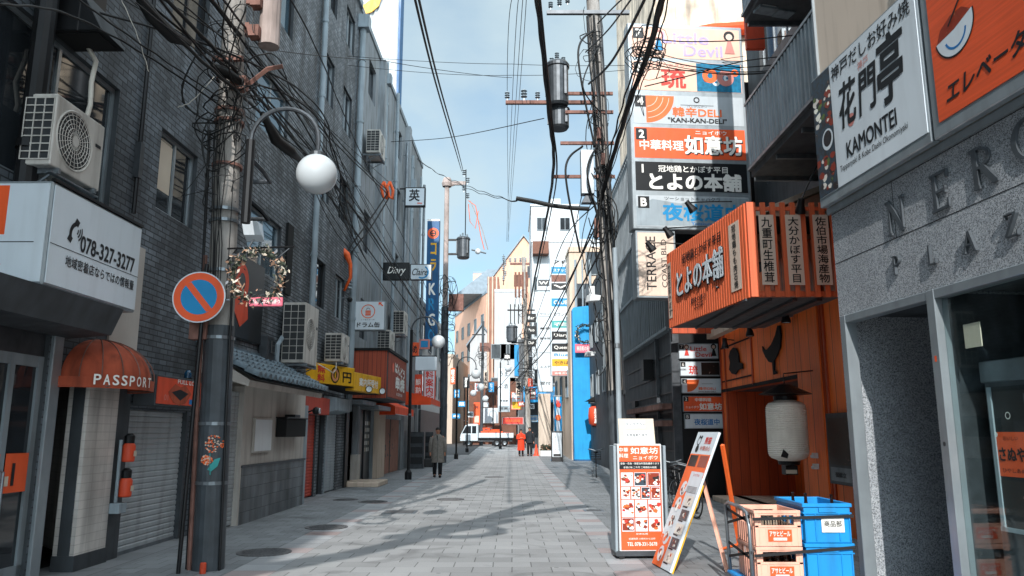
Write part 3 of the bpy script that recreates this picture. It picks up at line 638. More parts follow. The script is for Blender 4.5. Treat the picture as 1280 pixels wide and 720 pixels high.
MB().box(3.5, 3.68, -.2, 1.5, 0, 20, 'deep_blue').build('edge_trim', T_)
s = MB(); s.text('う', .6, 14.4, 2.4, 3.8, 'yellow', y=-.2, bold=.05, ext=.12); s.text('う', .6, 10.3, 2.4, 3.8, 'yellow', y=-.2, bold=.05, ext=.12) if False else None; s.build('lettering', T_)
simple_building('cream_building', 'cream coloured building far left behind the pole transformer', [(-8.5, 75), (-8.0, 95), (-20, 95), (-20, 75)], 10, 'beige_wall', [(3, 4, 3, 2.5, 2.6, 1.4, 1.5), (0, 4, 3, 2.5, 2.6, 1.4, 1.5)])

# ================================================================== THINGS ON THE LEFT WALL
def board(root, w, h, d, case, face, name='case', face_name='face', by=0, bevel=.008, frame=.03):
    """sign box: local x 0..w, z 0..h, front at y=0, body behind"""
    MB().box(0, w, by, by+d, 0, h, case).build(name, root, bevel=bevel)
    f = MB(); f.box(frame, w-frame, by-.008, by-.001, frame, h-frame, face); return f
# white telephone sign
P = left_thing('shop_sign', 'big white box sign with telephone number above the glass shop door', 'sign', 7.3, 3.0, .02)
s = MB(); s.prism([(0, 0), (0, -.62), (1.8, -.62), (1.8, 0)], 0, 1.05, 'alu'); s.build('case', P, bevel=.015)
s = MB(); s.box(.03, 1.77, -.632, -.622, .03, 1.02, 'sign_white'); s.box(-.012, -.002, -.6, -.02, .03, 1.02, 'sign_white'); s.build('face', P)
s = MB(); s.text('078-327-3277', 1.1, .545, 1.12, .17, 'ink', y=-.636, bold=.02); s.rect(.03, 1.77, .425, .432, -.636, 'ink'); s.text('地域密着店ならではの情報量', 1.0, .31, 1.38, .115, 'ink', y=-.636, bold=.008)
# handset
s.M = Matrix.Translation((.42, -.636, .63)) @ Matrix.Rotation(R_(28), 4, 'Y')
s.disc(.06, 0, .15, 0, 'ink', 14, .105, R_(125), R_(235)); s.box(-.065, .005, -.002, 0, .075, .14, 'ink'); s.box(-.065, .005, -.002, 0, -.14, -.075, 'ink')
for r in (.05, .085, .12): s.disc(0, .03, r, 0, 'ink', 10, r-.018, R_(-30), R_(50))
s.M = None; s.build('lettering', P)
s = MB(); s.M = Matrix.Rotation(-math.pi/2, 4, 'Z')
s.rect(.05, .2, .5, 1.0, -.0125, 'orange_sign'); s.rect(.05, .5, .42, .43, -.0125, 'ink'); s.poly([(.05, .1), (.2, .2), (.12, .32), (.05, .3)], -.0125, 'orange_sign'); s.M = None
s.build('end_graphic', P)
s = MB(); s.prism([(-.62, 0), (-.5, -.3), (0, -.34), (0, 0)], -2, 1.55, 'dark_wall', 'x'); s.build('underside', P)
s = MB(); s.box(.0, 1.8, -.64, -.6, 1.05, 1.08, 'black_metal'); s.build('top_trim', P)

def ac_unit(label, u, z, w=.85, h=.72, d=.3, out=.08, group='air conditioner outdoor units on the left wall', kind=0):
    r = left_thing('air_conditioner', label, 'air conditioner', u, z, .02, group)
    y1 = -out; y0 = -out-d
    MB().box(0, w, y0, y1, 0, h, 'ac_white').build('casing', r, bevel=.015, seg=2)
    g = MB(); cx, cz, R = w*.4, h*.5, min(w*.33, h*.43)
    g.disc(cx, cz, R, y0-.004, 'ac_dark', 28)
    for k in range(1, 7): g.lathe([(R*k/6.5-.004, 0), (R*k/6.5, -.008), (R*k/6.5+.004, 0)], 'ac_white', 28, (cx, y0-.006, cz), 'y')
    for k in range(24):
        t = 2*math.pi*k/24; g.tube([(cx+.04*math.cos(t), y0-.012, cz+.04*math.sin(t)), (cx+R*math.cos(t+.35), y0-.01, cz+R*math.sin(t+.35))], .0035, 'ac_white', 4)
    g.disc(cx, cz, .06, y0-.016, 'ac_white', 16); g.lathe([(R, 0), (R*1.06, -.014), (R*1.1, 0)], 'ac_white', 32, (cx, y0, cz), 'y'); g.rect(w*.82, w*.94, h*.62, h*.67, y0-.004, 'ink')
    g.build('fan_grille', r)
    s = MB(); s.M = Matrix.Rotation(-math.pi/2, 4, 'Z')       # end coil facing the camera
    s.box(-y1-.0+.02, -y0-.02, -.004, -.001, .06, h-.05, 'ac_dark')
    for k in range(9): zz = .06+(h-.11)*k/8; s.box(-y1+.015, -y0-.015, -.012, -.004, zz-.006, zz+.006, 'ac_white')
    for k in range(4): xx = -y1+.02+(d-.04)*k/3; s.box(xx-.005, xx+.005, -.014, -.004, .06, h-.05, 'ac_white')
    s.M = None; s.build('coil_guard', r)
    b = MB()
    for xx in (.1, w-.14): b.box(xx, xx+.04, y0-.03, 0, -.06, -.0, 'steel'); b.tube([(xx+.02, y0+.05, -.05), (xx+.02, -.01, -.32)], .014, 'steel')
    b.box(.02, w-.02, y0-.01, y0+.05, -.075, -.06, 'steel'); b.build('bracket', r)
    return r
ac1 = ac_unit('large grey air conditioner unit above the white telephone sign', 7.52, 4.3, .92, .78, .34)
MB().tube([(.72, -.3, .75), (.78, -.3, 1.0), (.72, -.32, 1.25), (.8, -.3, 1.55), (.7, -.2, 1.75)], .028, 'white_cable', 8).build('hose', ac1, smooth=True)
ac2 = ac_unit('tall two fan air conditioner unit above the tiled roof', 16.35, 3.05, 1.0, 1.3, .5, .1)
a3 = ac_unit('air conditioner unit just above the yellow sign', 19.9, 3.4, .85, .74, .45, .1)
MB().tube([(.1, -.4, .1), (.0, -.42, -.2), (-.2, -.4, -.32), (-.6, -.35, -.25), (-1.0, -.2, -.15)], .014, 'white_cable', 8).build('hose', a3, smooth=True)
ac_unit('weathered air conditioner unit high on the grey building', 23.9, 10.6, 1.0, .8, .45, .12)
ac_unit('small air conditioner unit beside the black and white cafe sign', 29.6, 5.35, 1.0, .9, .5, .12)
ac_unit('small air conditioner unit under the white drum sign', 26.6, 4.25, 1.0, .85, .5, .12)
# duct hood
P = left_thing('duct_hood', 'black metal ventilation hood high on the brick wall above an air conditioner', 'vent hood', 7.85, 5.98, .02)
s = MB(); s.box(0, .5, -.34, 0, .0, 1.1, 'black_metal'); s.prism([(-.34, .0), (-.62, -.0), (-.34, .5)], .0, .5, 'black_metal', 'x'); s.build('hood', P, bevel=.01); MB().box(.05, .45, -.55, -.05, -.012, 0, 'near_black').build('grille', P)
# dome awning
P = left_thing('dome_awning', 'faded red dome awning over the tiled entrance', 'awning', 9.5, 2.1, .03)
s = MB(); vs = []; N, K = 54, 10
for i in range(K+1):
    for k in range(N+1):
        t, p = math.pi*k/N, (math.pi/2)*i/K
        rib = 1 - .055*abs(math.cos(t*4.5)) * math.cos(p)
        vs.append((-.78*math.cos(t)*math.cos(p)*rib, -.62*math.sin(t)*math.cos(p)*rib, .12+.5*math.sin(p)))
s.add(vs, [(i*(N+1)+k, i*(N+1)+k+1, (i+1)*(N+1)+k+1, (i+1)*(N+1)+k) for i in range(K) for k in range(N)], 'red_fabric'); s.build('canopy', P, smooth=True)
s = MB()
for k in range(1, 9):
    t = math.pi*k/9; s.tube([(-.785*math.cos(t)*math.cos(p), -.624*math.sin(t)*math.cos(p), .12+.505*math.sin(p)) for p in [math.pi/2*i/8 for i in range(9)]], .007, 'rust_pink', 5)
s.build('seam', P)
s = MB(); vs = []
for z in (0, .125):
    for k in range(N+1): t = math.pi*k/N; vs.append((-.785*math.cos(t), -.625*math.sin(t), z))
s.add(vs, [(k, k+1, N+2+k, N+1+k) for k in range(N)], 'red_fabric'); s.build('valance', P, smooth=True)
s = MB()
for i, c in enumerate('PASSPORT'):
    t = R_(36 + i*8.2); cxx, cyy = -.79*math.cos(t), -.632*math.sin(t)
    tx, ty = .79*math.sin(t), -.632*math.cos(t)
    s.M = Matrix.Translation((cxx, cyy, .1)) @ Matrix.Rotation(math.atan2(ty, tx), 4, 'Z'); s.text(c, 0, -.005, .074, .115, 'ink_white', y=-.012, bold=.015)
s.M = None; s.build('lettering', P)
s = MB(); s.tube([(.78, -.01, .02), (.55, -.45, .02), (0, -.62, .02), (-.55, -.45, .02), (-.78, -.01, .02)], .012, 'rust_pink'); s.build('frame', P)
# red box sign with beacon
P = left_thing('box_sign', 'red box sign with dark lip picture above the grey shutter', 'sign', 10.42, 1.95, .02)
f = board(P, 1.5, .42, .3, 'dark_wall', 'red_orange', by=-.32); f.build('face', P)
s = MB(); s.text('FULL LOVE', 1.0, .36, .75, .06, 'ink_white', y=-.332, bold=.01); s.rect(1.05, 1.42, .05, .12, -.332, 'blue_ink'); s.text('01', .3, .12, .12, .08, 'pink_ink', y=-.332)
s.poly([(.35, .2), (.55, .32), (.72, .28), (.88, .32), (1.1, .2), (.92, .06), (.72, .02), (.52, .06)], -.3335, 'red_fabric'); s.poly([(.45, .2), (.72, .25), (1.0, .2), (.74, .09)], -.335, 'ink'); s.build('print', P)
Pb = left_thing('beacon', 'blue glass beacon lamp on top of the red box sign', 'warning light', 11.7, 2.375, .2)
s = MB(); s.lathe([(.07, 0), (.07, .03), (0, .03)], 'black_metal', 14); s.build('base', Pb); s = MB(); s.lathe([(.055, .03), (.055, .1), (.035, .14), (0, .15)], 'blue_light', 14); s.build('dome', Pb, smooth=True)
# extinguisher boxes
for z, lab in ((1.22, 'upper red fire extinguisher with black cap on the pier beside the shutter'), (.78, 'lower red fire extinguisher with black cap on the pier beside the shutter')):
    P = left_thing('fire_extinguisher', lab, 'fire extinguisher', 10.22, z, .05, 'fire extinguishers beside the shutter')
    s = MB(); s.lathe([(0, 0), (.075, 0), (.08, .02), (.08, .2), (.06, .235)], 'red_orange', 16, (0, -.1, 0)); s.build('bottle', P, smooth=True); s = MB(); s.lathe([(.062, .235), (.065, .33), (.03, .36), (0, .36)], 'black_metal', 14, (0, -.1, 0)); s.build('cap', P); MB().rect(-.03, .05, .07, .14, -.184, 'paper').build('tag', P)
P = left_thing('meter_pipe', 'pale grey pipe with junction box on the dark pier', 'pipe', 10.12, .6, .04)
s = MB(); s.tube([(0, -.05, 0), (0, -.05, .9)], .022, 'pipe_grey', 8); s.build('pipe', P); MB().box(-.06, .14, -.13, -.0, -.02, .11, 'pipe_grey').build('junction_box', P, bevel=.008)
# signs over the left street
def hang_sign(name, label, x0, y0, x1, y1, Y, d, case, face, cat='sign', frame=.03, group=None):
    a = at(x0, y1, Y); b = at(x1, y0, Y); r = thing(name, label, cat, a, 0, group); w, h = b.x-a.x, b.z-a.z
    f = board(r, w, h, d, case, face, frame=frame); f.build('face', r); return r, w, h
P, w, h = hang_sign('hanging_sign', 'white hanging sign with a red barrel emblem in a circle', 438, 376, 482, 413, 22.9, .25, 'grey_paint', 'sign_white')
s = MB(); s.text('ドラム缶', w*.52, h*.19, w*.66, h*.17, 'ink', y=-.012, bold=.02); s.text('とりあえず一杯', w*.5, h*.36, w*.4, h*.045, 'ink', y=-.012)
s.disc(w*.5, h*.64, h*.235, -.012, 'orange_ink', 28, h*.205); s.rect(w*.42, w*.58, h*.5, h*.67, -.012, 'orange_sign'); s.rect(w*.42, w*.58, h*.55, h*.56, -.013, 'ink_white'); s.rect(w*.42, w*.58, h*.61, h*.62, -.013, 'ink_white'); s.disc(w*.5, h*.69, h*.07, -.012, 'grey_paint', 16, h*.05, 0, math.pi)
s.poly([(w*.8, h*.95), (w*.9, h*.95), (w*.87, h*.91), (w*.94, h*.84), (w*.91, h*.81), (w*.84, h*.88), (w*.8, h*.84)], -.012, 'orange_sign'); s.build('print', P)
MB().box(-.45, 0, .08, .16, h*.3, h*.36, 'black_metal').build('bracket', P)
P, w, h = hang_sign('cafe_sign', 'black hanging sign with white script lettering', 478, 328, 512, 350, 27.6, .15, 'black_metal', 'panel_black')
s = MB(); s.text('Diary', w*.52, h*.5, w*.68, h*.5, 'ink_white', y=-.012, shear=.35, bold=.01); s.build('lettering', P); MB().box(-.6, 0, .05, .1, h*.4, h*.5, 'black_metal').build('bracket', P)
P, w, h = hang_sign('cafe_sign', 'pale hanging sign with a blue ring around red script', 512.3, 330, 540, 350, 27.7, .15, 'black_metal', 'sign_white')
s = MB(); s.text('Claire', w*.45, h*.5, w*.7, h*.42, 'ink', y=-.014, shear=.35, bold=.008); s.disc(w*.55, h*.5, h*.42, -.012, 'sign_blue', 24, h*.33, R_(-120), R_(60)); s.build('lettering', P)
P, w, h = hang_sign('kanji_sign', 'small white hanging sign with one bold kanji against the sky', 505.5, 234, 532, 258, 31.5, .2, 'black_metal', 'sign_white', frame=.05)
s = MB(); s.text('英', w*.47, h*.58, w*.5, h*.6, 'ink', y=-.012, bold=.02); s.rect(w*.62, w*.85, h*.12, h*.2, -.012, 'pink_ink'); s.build('lettering', P); MB().tube([(-1, .1, h*.95), (0, .1, h*.95)], .03, 'black_metal').build('bracket', P)
P, w, h = hang_sign('vertical_sign', 'tall narrow blue vertical sign with orange disc and yellow characters', 531, 274, 549.5, 432, 39.5, .5, 'deep_blue', 'deep_blue', frame=.02)
s = MB(); s.disc(w*.5, h*.885, w*.46, -.014, 'orange_sign', 28); s.disc(w*.5, h*.885, w*.27, -.017, 'ink', 20, w*.17); s.rect(w*.3, w*.7, h*.88, h*.89, -.018, 'ink')
s.text('ウラオケ', w*.5, h*.57, w*.55, h*.46, 'yellow', y=-.014, bold=.03, vert=True) if False else None
for i, ch in enumerate('コラ'): s.text(ch, w*.55, h*(.76-.13*i), w*.42, h*.09, 'yellow', y=-.014, bold=.03)
for i, ch in enumerate('KRGO'): s.text(ch, w*.5, h*(.44-.12*i), w*.5, h*.09, 'sign_blue' if i % 2 else 'ink_white', y=-.014, bold=.02)
s.rect(0, w, h*.985, h, -.012, 'ink_white'); s.build('lettering', P)
P, w, h = hang_sign('information_sign', 'white vertical sign with red framed kanji column on the left', 529, 462, 544.5, 505, 36.2, .2, 'red_orange', 'sign_white', frame=.04)
s = MB(); s.text('料案内所', w*.5, h*.5, w*.7, h*.94, 'red_ink', y=-.014, bold=.02, vert=True); s.build('lettering', P)
P, w, h = hang_sign('street_sign', 'small red and white sign just left of the red kanji column', 518, 468, 527.5, 496, 35.6, .2, 'red_orange', 'red_orange')
s = MB(); s.text('無料', w*.5, h*.66, w*.7, h*.28, 'ink_white', y=-.014, bold=.02); s.text('案内', w*.5, h*.3, w*.7, h*.28, 'ink_white', y=-.014, bold=.02); s.build('lettering', P)
P, w, h = hang_sign('street_sign', 'small orange sign with dark mark below the blue vertical sign', 514.5, 428, 523.5, 445, 34, .2, 'orange_sign', 'orange_sign'); s = MB(); s.text('め', w*.5, h*.5, w*.6, h*.6, 'ink', y=-.014, bold=.02); s.build('lettering', P)
P, w, h = hang_sign('street_sign', 'small blue framed panel left of the lamp globe', 523.8, 424, 537, 436, 34.5, .15, 'pink_ink', 'sign_blue', frame=.07)
# yellow folded sign
YL = thing('yellow_sign', 'yellow folded fascia sign above the red and grey shutters', 'sign', (-5.05, 18.6, 2.8))
pts = [Vector((-5.05, 18.6, 0)), Vector((-4.27, 20.9, 0)), Vector((-3.9, 23.0, 0))]
pan = []
for i, (a, b) in enumerate(zip(pts, pts[1:])):
    dv = (b-a); Ln = dv.length; ang = math.atan2(dv.y, dv.x); M = Matrix.Translation((a.x+5.05, a.y-18.6, -.1*i)) @ Matrix.Rotation(ang, 4, 'Z')
    s = MB(); s.M = M; s.box(0, Ln, 0, .25, 0, .5, 'yellow'); s.build('panel', YL, bevel=.01); s = MB(); s.M = M
    if i == 0:
        s.text('無', .8, .36, .34, .19, 'red_ink', y=-.006, bold=.02); s.text('料', .8, .14, .34, .19, 'red_ink', y=-.006, bold=.02)
        s.disc(1.45, .25, .21, -.006, 'ink', 26, .17); s.disc(1.45, .25, .15, -.006, 'pink_ink', 24, .11); s.disc(1.45, .25, .09, -.006, 'ink', 20, 0); s.rect(1.42, 1.48, .18, .32, -.008, 'yellow'); s.text('円', 2.04, .22, .42, .26, 'ink', y=-.006, bold=.02)
    else:
        s.text('案内所受付', Ln*.52, .26, Ln*.7, .22, 'ink_white', y=-.006, bold=.02)
    s.build('lettering', YL)
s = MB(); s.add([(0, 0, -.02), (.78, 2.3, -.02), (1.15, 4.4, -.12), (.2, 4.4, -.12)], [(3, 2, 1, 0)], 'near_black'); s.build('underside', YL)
for t, lab in ((.45, 'round spotlight below the left half of the yellow sign'), (.97, 'round spotlight at the right end of the yellow sign')):
    q = pts[1].lerp(pts[2], t); P = thing('spotlight', lab, 'spotlight', (q.x+.1, q.y-.15, 2.78)); s = MB(); s.lathe([(.05, .12), (.09, 0), (.1, -.04)], 'black_metal', 14, (0, 0, 0), 'y'); s.lathe([(.08, -.03), (0, -.02)], 'sign_white', 14, (0, 0, 0), 'y'); s.build('head', P); MB().tube([(0, .1, 0), (-.1, .2, .05)], .02, 'black_metal').build('arm', P)
# wooden projecting shop front
P = thing('wooden_fascia', 'dark red board fascia box projecting over the dark entrance', 'fascia', (-5.0, 23.2, 2.6))
s = MB(); s.box(-.05, 1.22, 0, .06, 0, 1.42, 'old_boards'); s.build('board_front', P)
s = MB(); s.box(-.05, 1.25, .07, 4.1, .0, 1.42, 'dark_wall'); s.box(-.08, 1.3, -.04, 4.2, 1.42, 1.5, 'near_black'); s.build('case', P)
s = MB(); s.M = Matrix.Translation((1.25, .1, 0)) @ Matrix.Rotation(math.pi/2, 4, 'Z'); s.box(0, 3.9, -.02, -.002, .05, 1.38, 'old_boards'); s.text('ばんどう', 2.3, .98, 2.2, .3, 'ink_white', y=-.03, bold=.03, rot=-.05); s.text('串焼', 2.4, .55, 2.0, .42, 'ink_white', y=-.03, bold=.03); s.text('KUSHIYAKI', 2.3, .2, 1.3, .1, 'ink_white', y=-.03); s.disc(.8, .98, .16, -.03, 'orange_sign', 16); s.M = None; s.build('sign_face', P)
# orange awnings
for (x0, Y0, w, L_, z, lab) in ((-4.9, 27.6, .75, 5.2, 2.2, 'orange fabric awning over the pinkish door'), (-4.75, 33.4, 1.25, 4.4, 2.75, 'higher orange awning farther along beside the red kanji sign')):
    P = thing('awning', lab, 'awning', (x0, Y0, z), 0, 'orange awnings on the left')
    s = MB(); s.add([(0, 0, .62), (w, 0, .3), (w, L_, .3), (0, L_, .62)], [(0, 1, 2, 3)], 'orange_fabric'); s.add([(0, 0, .62), (w, 0, .3), (w, 0, 0), (0, 0, .0)], [(3, 2, 1, 0)], 'orange_fabric'); s.build('canopy', P); s = MB(); s.add([(w, 0, .3), (w, L_, .3), (w, L_, 0), (w, 0, 0)], [(3, 2, 1, 0)], 'orange_fabric'); s.build('valance', P); MB().tube([(0, .05, .02), (w, .05, .02), (w, L_, .02)], .02, 'steel').build('frame', P)
# ================================================================== RIGHT: GRANITE PLAZA BUILDING
def rs(px, py):                      # distance along the granite frontage from its far corner, height
    p = wall_y(px, py, 3.6, 8, RK); return (8.3-p.y)*1.00344, p.z
NC = Vector((3.575, 8.3, 0))
N = thing('granite_building', 'speckled grey granite corner building with metal letters and glass shopfront', 'building', NC, RA)
s = MB(); facade(s, 0, 14, 0, 4.03, [(.06, 7.2, .06, 2.83)], 'nero_granite', depth=.1)
facade(s, 0, 14, 4.03, 14, [], 'cream_wall'); s.quad((0, 9, 0), (0, 0, 0), (0, 0, 4.03), (0, 9, 4.03), 'nero_granite'); s.quad((0, 9, 4.03), (0, 0, 4.03), (0, 0, 14), (0, 9, 14), 'cream_wall')
s.quad((14, 0, 0), (14, 9, 0), (14, 9, 14), (14, 0, 14), 'cream_wall'); s.quad((14, 9, 0), (0, 9, 0), (0, 9, 14), (14, 9, 14), 'cream_wall'); s.quad((0, 0, 14), (14, 0, 14), (14, 9, 14), (0, 9, 14), 'grey_paint')
s.build('wall', N)
s = MB()
for z in (3.42, 3.98): s.box(.0, 14, -.0025, .0, z, z+.006, 'near_black')
s.box(1.18, 1.186, -.0025, 0, 3.42, 3.98, 'near_black'); s.box(3.9, 3.906, -.0025, 0, 2.9, 3.42, 'near_black'); s.build('stone_joint', N)
s = MB(); s.box(-.02, .0, -.03, .2, 4.0, 14, 'alu'); s.box(-.03, 14, -.035, -.003, 3.99, 4.06, 'alu'); s.build('edge_trim', N)
# recessed granite lobby and shop interior
s = MB(); s.quad((1.62, .1, 0), (1.62, 2.6, 0), (1.62, 2.6, 2.83), (1.62, .1, 2.83), 'nero_granite'); s.quad((.06, 2.6, 0), (.06, .1, 0), (.06, .1, 2.83), (.06, 2.6, 2.83), 'nero_granite')
s.quad((.06, 1.1, 0), (1.62, 1.1, 0), (1.62, 1.1, 2.83), (.06, 1.1, 2.83), 'nero_granite'); s.quad((.06, .1, 2.83), (.06, 2.6, 2.83), (1.62, 2.6, 2.83), (1.62, .1, 2.83), 'dark_wall'); s.quad((.06, .1, .07), (1.62, .1, .07), (1.62, 1.1, .07), (.06, 1.1, .07), 'nero_granite'); s.build('lobby_wall', N)
s = MB(); s.quad((1.7, 2.6, .05), (7.2, 2.6, .05), (7.2, 2.6, 2.83), (1.7, 2.6, 2.83), 'dark_wall'); s.quad((1.7, .1, 2.82), (1.7, 2.6, 2.82), (7.2, 2.6, 2.82), (7.2, .1, 2.82), 'soffit'); s.quad((1.7, .1, .05), (7.2, .1, .05), (7.2, 2.6, .05), (1.7, 2.6, .05), 'soffit'); s.quad((1.66, .1, 0), (1.66, 2.6, 0), (1.66, 2.6, 2.8), (1.66, .1, 2.8), 'dark_steel'); s.quad((7.2, 2.6, 0), (7.2, .1, 0), (7.2, .1, 2.8), (7.2, 2.6, 2.8), 'dark_wall'); s.build('shop_interior', N)
s = MB()
for a, b, c, d in ((.06, .16, .06, 2.83), (1.58, 1.69, .06, 2.83), (7.1, 7.2, .06, 2.83), (4.4, 4.48, .06, 2.73)): s.box(a, b, -.03, .1, c, d, 'alu')
s.box(.06, 7.2, -.025, .1, 2.75, 2.83, 'alu'); s.box(1.69, 7.1, .0, .1, .06, .25, 'alu'); w = s.build('shopfront_frame', N, bevel=.005)
MB().box(1.69, 7.1, .04, .048, .25, 2.75, 'shop_glass').build('pane', w)
s = MB(); s.rect(1.62, 1.65, 2.2, 2.25, -.0315, 'orange_sign'); s.disc(1.635, 1.5, .02, -.0315, 'dark_steel', 12); s.build('sticker', w)
# lettering on the stone: serif capitals cut from metal, standing off the wall
def serif(ch, x, z, w, h, d, off):
    s = MB(); t, th, sv = w*.2, w*.09, w*.13; X0, X1, Z0, Z1 = x-w/2, x+w/2, z-h/2, z+h/2; e = [0]
    def bar(a, b, c, d_): e[0] += .0004; s.box(a, b, -off-d-e[0], -off, c, d_, 'letter_metal')
    def stroke(p, q, k):
        e[0] += .0004; p, q = Vector(p), Vector(q); n = Vector((-(q-p).y, (q-p).x)).normalized()*k/2; s.prism([tuple(p+n), tuple(p-n), tuple(q-n), tuple(q+n)], -off-d-e[0], -off, 'letter_metal', 'y')
    def foot(cx, cz): bar(cx-sv, cx+sv, cz-th/2, cz+th/2)
    if ch == 'N': bar(X0+.05*w, X0+.05*w+th, Z0, Z1); bar(X1-.05*w-th, X1-.05*w, Z0, Z1); stroke((X0+.08*w, Z1), (X1-.08*w, Z0), t); foot(X0+.08*w, Z0); foot(X0+.02*w, Z1); foot(X1-.08*w, Z1)
    if ch == 'E': bar(X0+.12*w, X0+.12*w+t, Z0, Z1); [bar(X0, X1, c-th/2, c+th/2) for c in (Z0, Z1)]; bar(X0+.3*w, X1-.15*w, z-th/2, z+th/2); bar(X1-th, X1, Z1-h*.2, Z1); bar(X1-th, X1, Z0, Z0+h*.22); bar(X1-.15*w-th, X1-.15*w, z-h*.1, z+h*.1)
    if ch in 'RP':
        bar(X0+.12*w, X0+.12*w+t, Z0, Z1); foot(X0+.12*w+t/2, Z0); bar(X0, X0+.5*w, Z1-th/2, Z1+th/2)
        s.M = Matrix.Translation((X0+.5*w, 0, Z1-h*.25)); R = h*.25
        for k in range(10):
            a0, a1 = -math.pi/2+math.pi*k/10, -math.pi/2+math.pi*(k+1)/10; P_ = lambda a, r: (r*math.cos(a)*w/h*1.5, r*math.sin(a)); s.prism([P_(a0, R-th), P_(a0, R), P_(a1, R), P_(a1, R-th)] if True else 0, -off-d, -off, 'letter_metal', 'y')
        s.M = None; bar(X0+.3*w, X0+.52*w, z-th/2, z+th/2)
        if ch == 'R': stroke((X0+.5*w, z), (X1, Z0), t); foot(X1, Z0)
    if ch == 'L': bar(X0+.12*w, X0+.12*w+t, Z0, Z1); foot(X0+.12*w+t/2, Z1); bar(X0, X1, Z0-th/2, Z0+th/2); bar(X1-th, X1, Z0, Z0+h*.25)
    if ch == 'A': stroke((x, Z1), (X1-.08*w, Z0), t); stroke((x, Z1), (X0+.08*w, Z0), th*1.2); bar(X0+.25*w, X1-.25*w, z-h*.15-th/2, z-h*.15+th/2); foot(X0+.06*w, Z0); foot(X1-.08*w, Z0)
    if ch == 'Z': bar(X0, X1, Z1-th/2, Z1+th/2); bar(X0, X1, Z0-th/2, Z0+th/2); stroke((X1-.06*w, Z1), (X0+.06*w, Z0), t); bar(X0, X0+th, Z1-h*.2, Z1); bar(X1-th, X1, Z0, Z0+h*.2)
    if ch == 'O':
        s.M = Matrix.Translation((x, 0, z))
        for k in range(24):
            a0, a1 = 2*math.pi*k/24, 2*math.pi*(k+1)/24; P_ = lambda a, o: (w*.5*math.cos(a)*(1-.32*o), h*.5*math.sin(a)*(1-.12*o)); s.prism([P_(a0, 1), P_(a0, 0), P_(a1, 0), P_(a1, 1)], -off-d, -off, 'letter_metal', 'y')
        s.M = None
    if off > .02:
        for dz in (-.11, .11): s.tube([(x, -off, z+dz), (x, 0, z+dz)], .007, 'steel', 5)
    s.build('raised_letter', N)
for ch, px, py, w_ in (('N', 1122, 270, .27), ('E', 1177, 239, .25), ('R', 1230, 208, .28), ('O', 1287, 172, .34)):
    x, z = rs(px, py); serif(ch, x, z, w_*.95, .32, .02, .006)
for ch, px, py, w_ in (('P', 1124, 331, .12), ('L', 1168, 318, .11), ('A', 1215, 302, .15), ('Z', 1268, 281, .13)):
    x, z = rs(px, py); serif(ch, x, z, w_, .17, .03, .005)
# big signboards over the granite
K = thing('restaurant_signboard', 'white restaurant signboard with brush kanji and a food photograph strip', 'signboard', NC + Vector((-.03, 0, 4.06)), RA)
W1 = 2.02; hh = 1.52
MB().box(-.0, W1, -.09, -.01, 0, hh, 'alu').build('case', K, bevel=.01)
s = MB(); s.box(.03, W1-.03, -.098, -.091, .1, hh-.03, 'sign_white'); s.build('face', K)
s = MB(); s.rect(.03, .44, .1, hh-.03, -.1, 'food_wide'); rnd = random.Random(12)
for k in range(46):
    cx_, cz_ = rnd.uniform(.06, .41), rnd.choice((rnd.uniform(.13, .55), rnd.uniform(.85, 1.25))); R0 = rnd.uniform(.025, .07); n_ = rnd.randint(5, 8)
    s.poly([(min(.44, max(.03, cx_+R0*rnd.uniform(.7, 1.3)*math.cos(6.283*j/n_))), cz_+R0*.7*rnd.uniform(.7, 1.3)*math.sin(6.283*j/n_)) for j in range(n_)], -.1005-.00003*k, rnd.choice(('food_red', 'food_noodle', 'food_rice', 'food_green', 'food_dark', 'food_red', 'food_plate')))
s.disc(.3, .7, .12, -.103, 'sign_white', 22); s.disc(.3, .71, .09, -.1035, 'food_noodle', 20); s.build('food_photo', K)
s = MB(); s.text('神戸だしお好み焼', 1.2, 1.36, 1.44, .17, 'ink', y=-.101, bold=.004)
s.text('花', .76, .93, .34, .48, 'ink', y=-.101, bold=.02, shear=.15); s.text('門', 1.14, .9, .34, .44, 'ink', y=-.101, bold=.02, shear=.15); s.text('亭', 1.55, .94, .44, .66, 'ink', y=-.101, bold=.025, shear=.15)
s.text('神戸', 1.1, 1.2, .2, .1, 'pink_ink', y=-.101); s.text('KAMONTEI', 1.12, .43, .9, .17, 'ink', y=-.101, bold=.014); s.text('Teppanyaki & Kobe Dashi Okonomiyaki', 1.12, .27, 1.22, .085, 'ink', y=-.101, shear=.1)
s.disc(.8, .72, .07, -.1005, 'pink_ink', 16); s.build('lettering', K)
K2 = thing('noodle_signboard', 'orange wood grain signboard with a painted noodle bowl beside the white restaurant signboard', 'signboard', NC + Vector((-.03, 0, 4.06)) + Vector((math.cos(RA), math.sin(RA), 0))*2.05, RA)
MB().box(.0, 2.4, -.09, -.01, 0, 2.1, 'alu').build('case', K2, bevel=.01)
MB().box(.1, 2.3, -.098, -.091, .12, 2.0, 'red_wood_sign').build('face', K2)
s = MB(); s.text('そ', .5, 1.5, .5, .6, 'ink', y=-.101, bold=.03, shear=.2); s.text('エレベーター', .78, .33, 1.1, .17, 'ink', y=-.101, bold=.02, shear=.25, rot=.03)
s.M = Matrix.Translation((.42, -.101, .78)) @ Matrix.Rotation(R_(-12), 4, 'Y')
s.disc(0, .05, .25, 0, 'ink', 24, 0, math.pi, 2*math.pi); s.disc(0, .05, .235, -.001, 'sign_white', 24, 0, math.pi, 2*math.pi); s.disc(0, .0, .14, -.002, 'blue_ink', 18, .12, math.pi*1.05, math.pi*1.9)
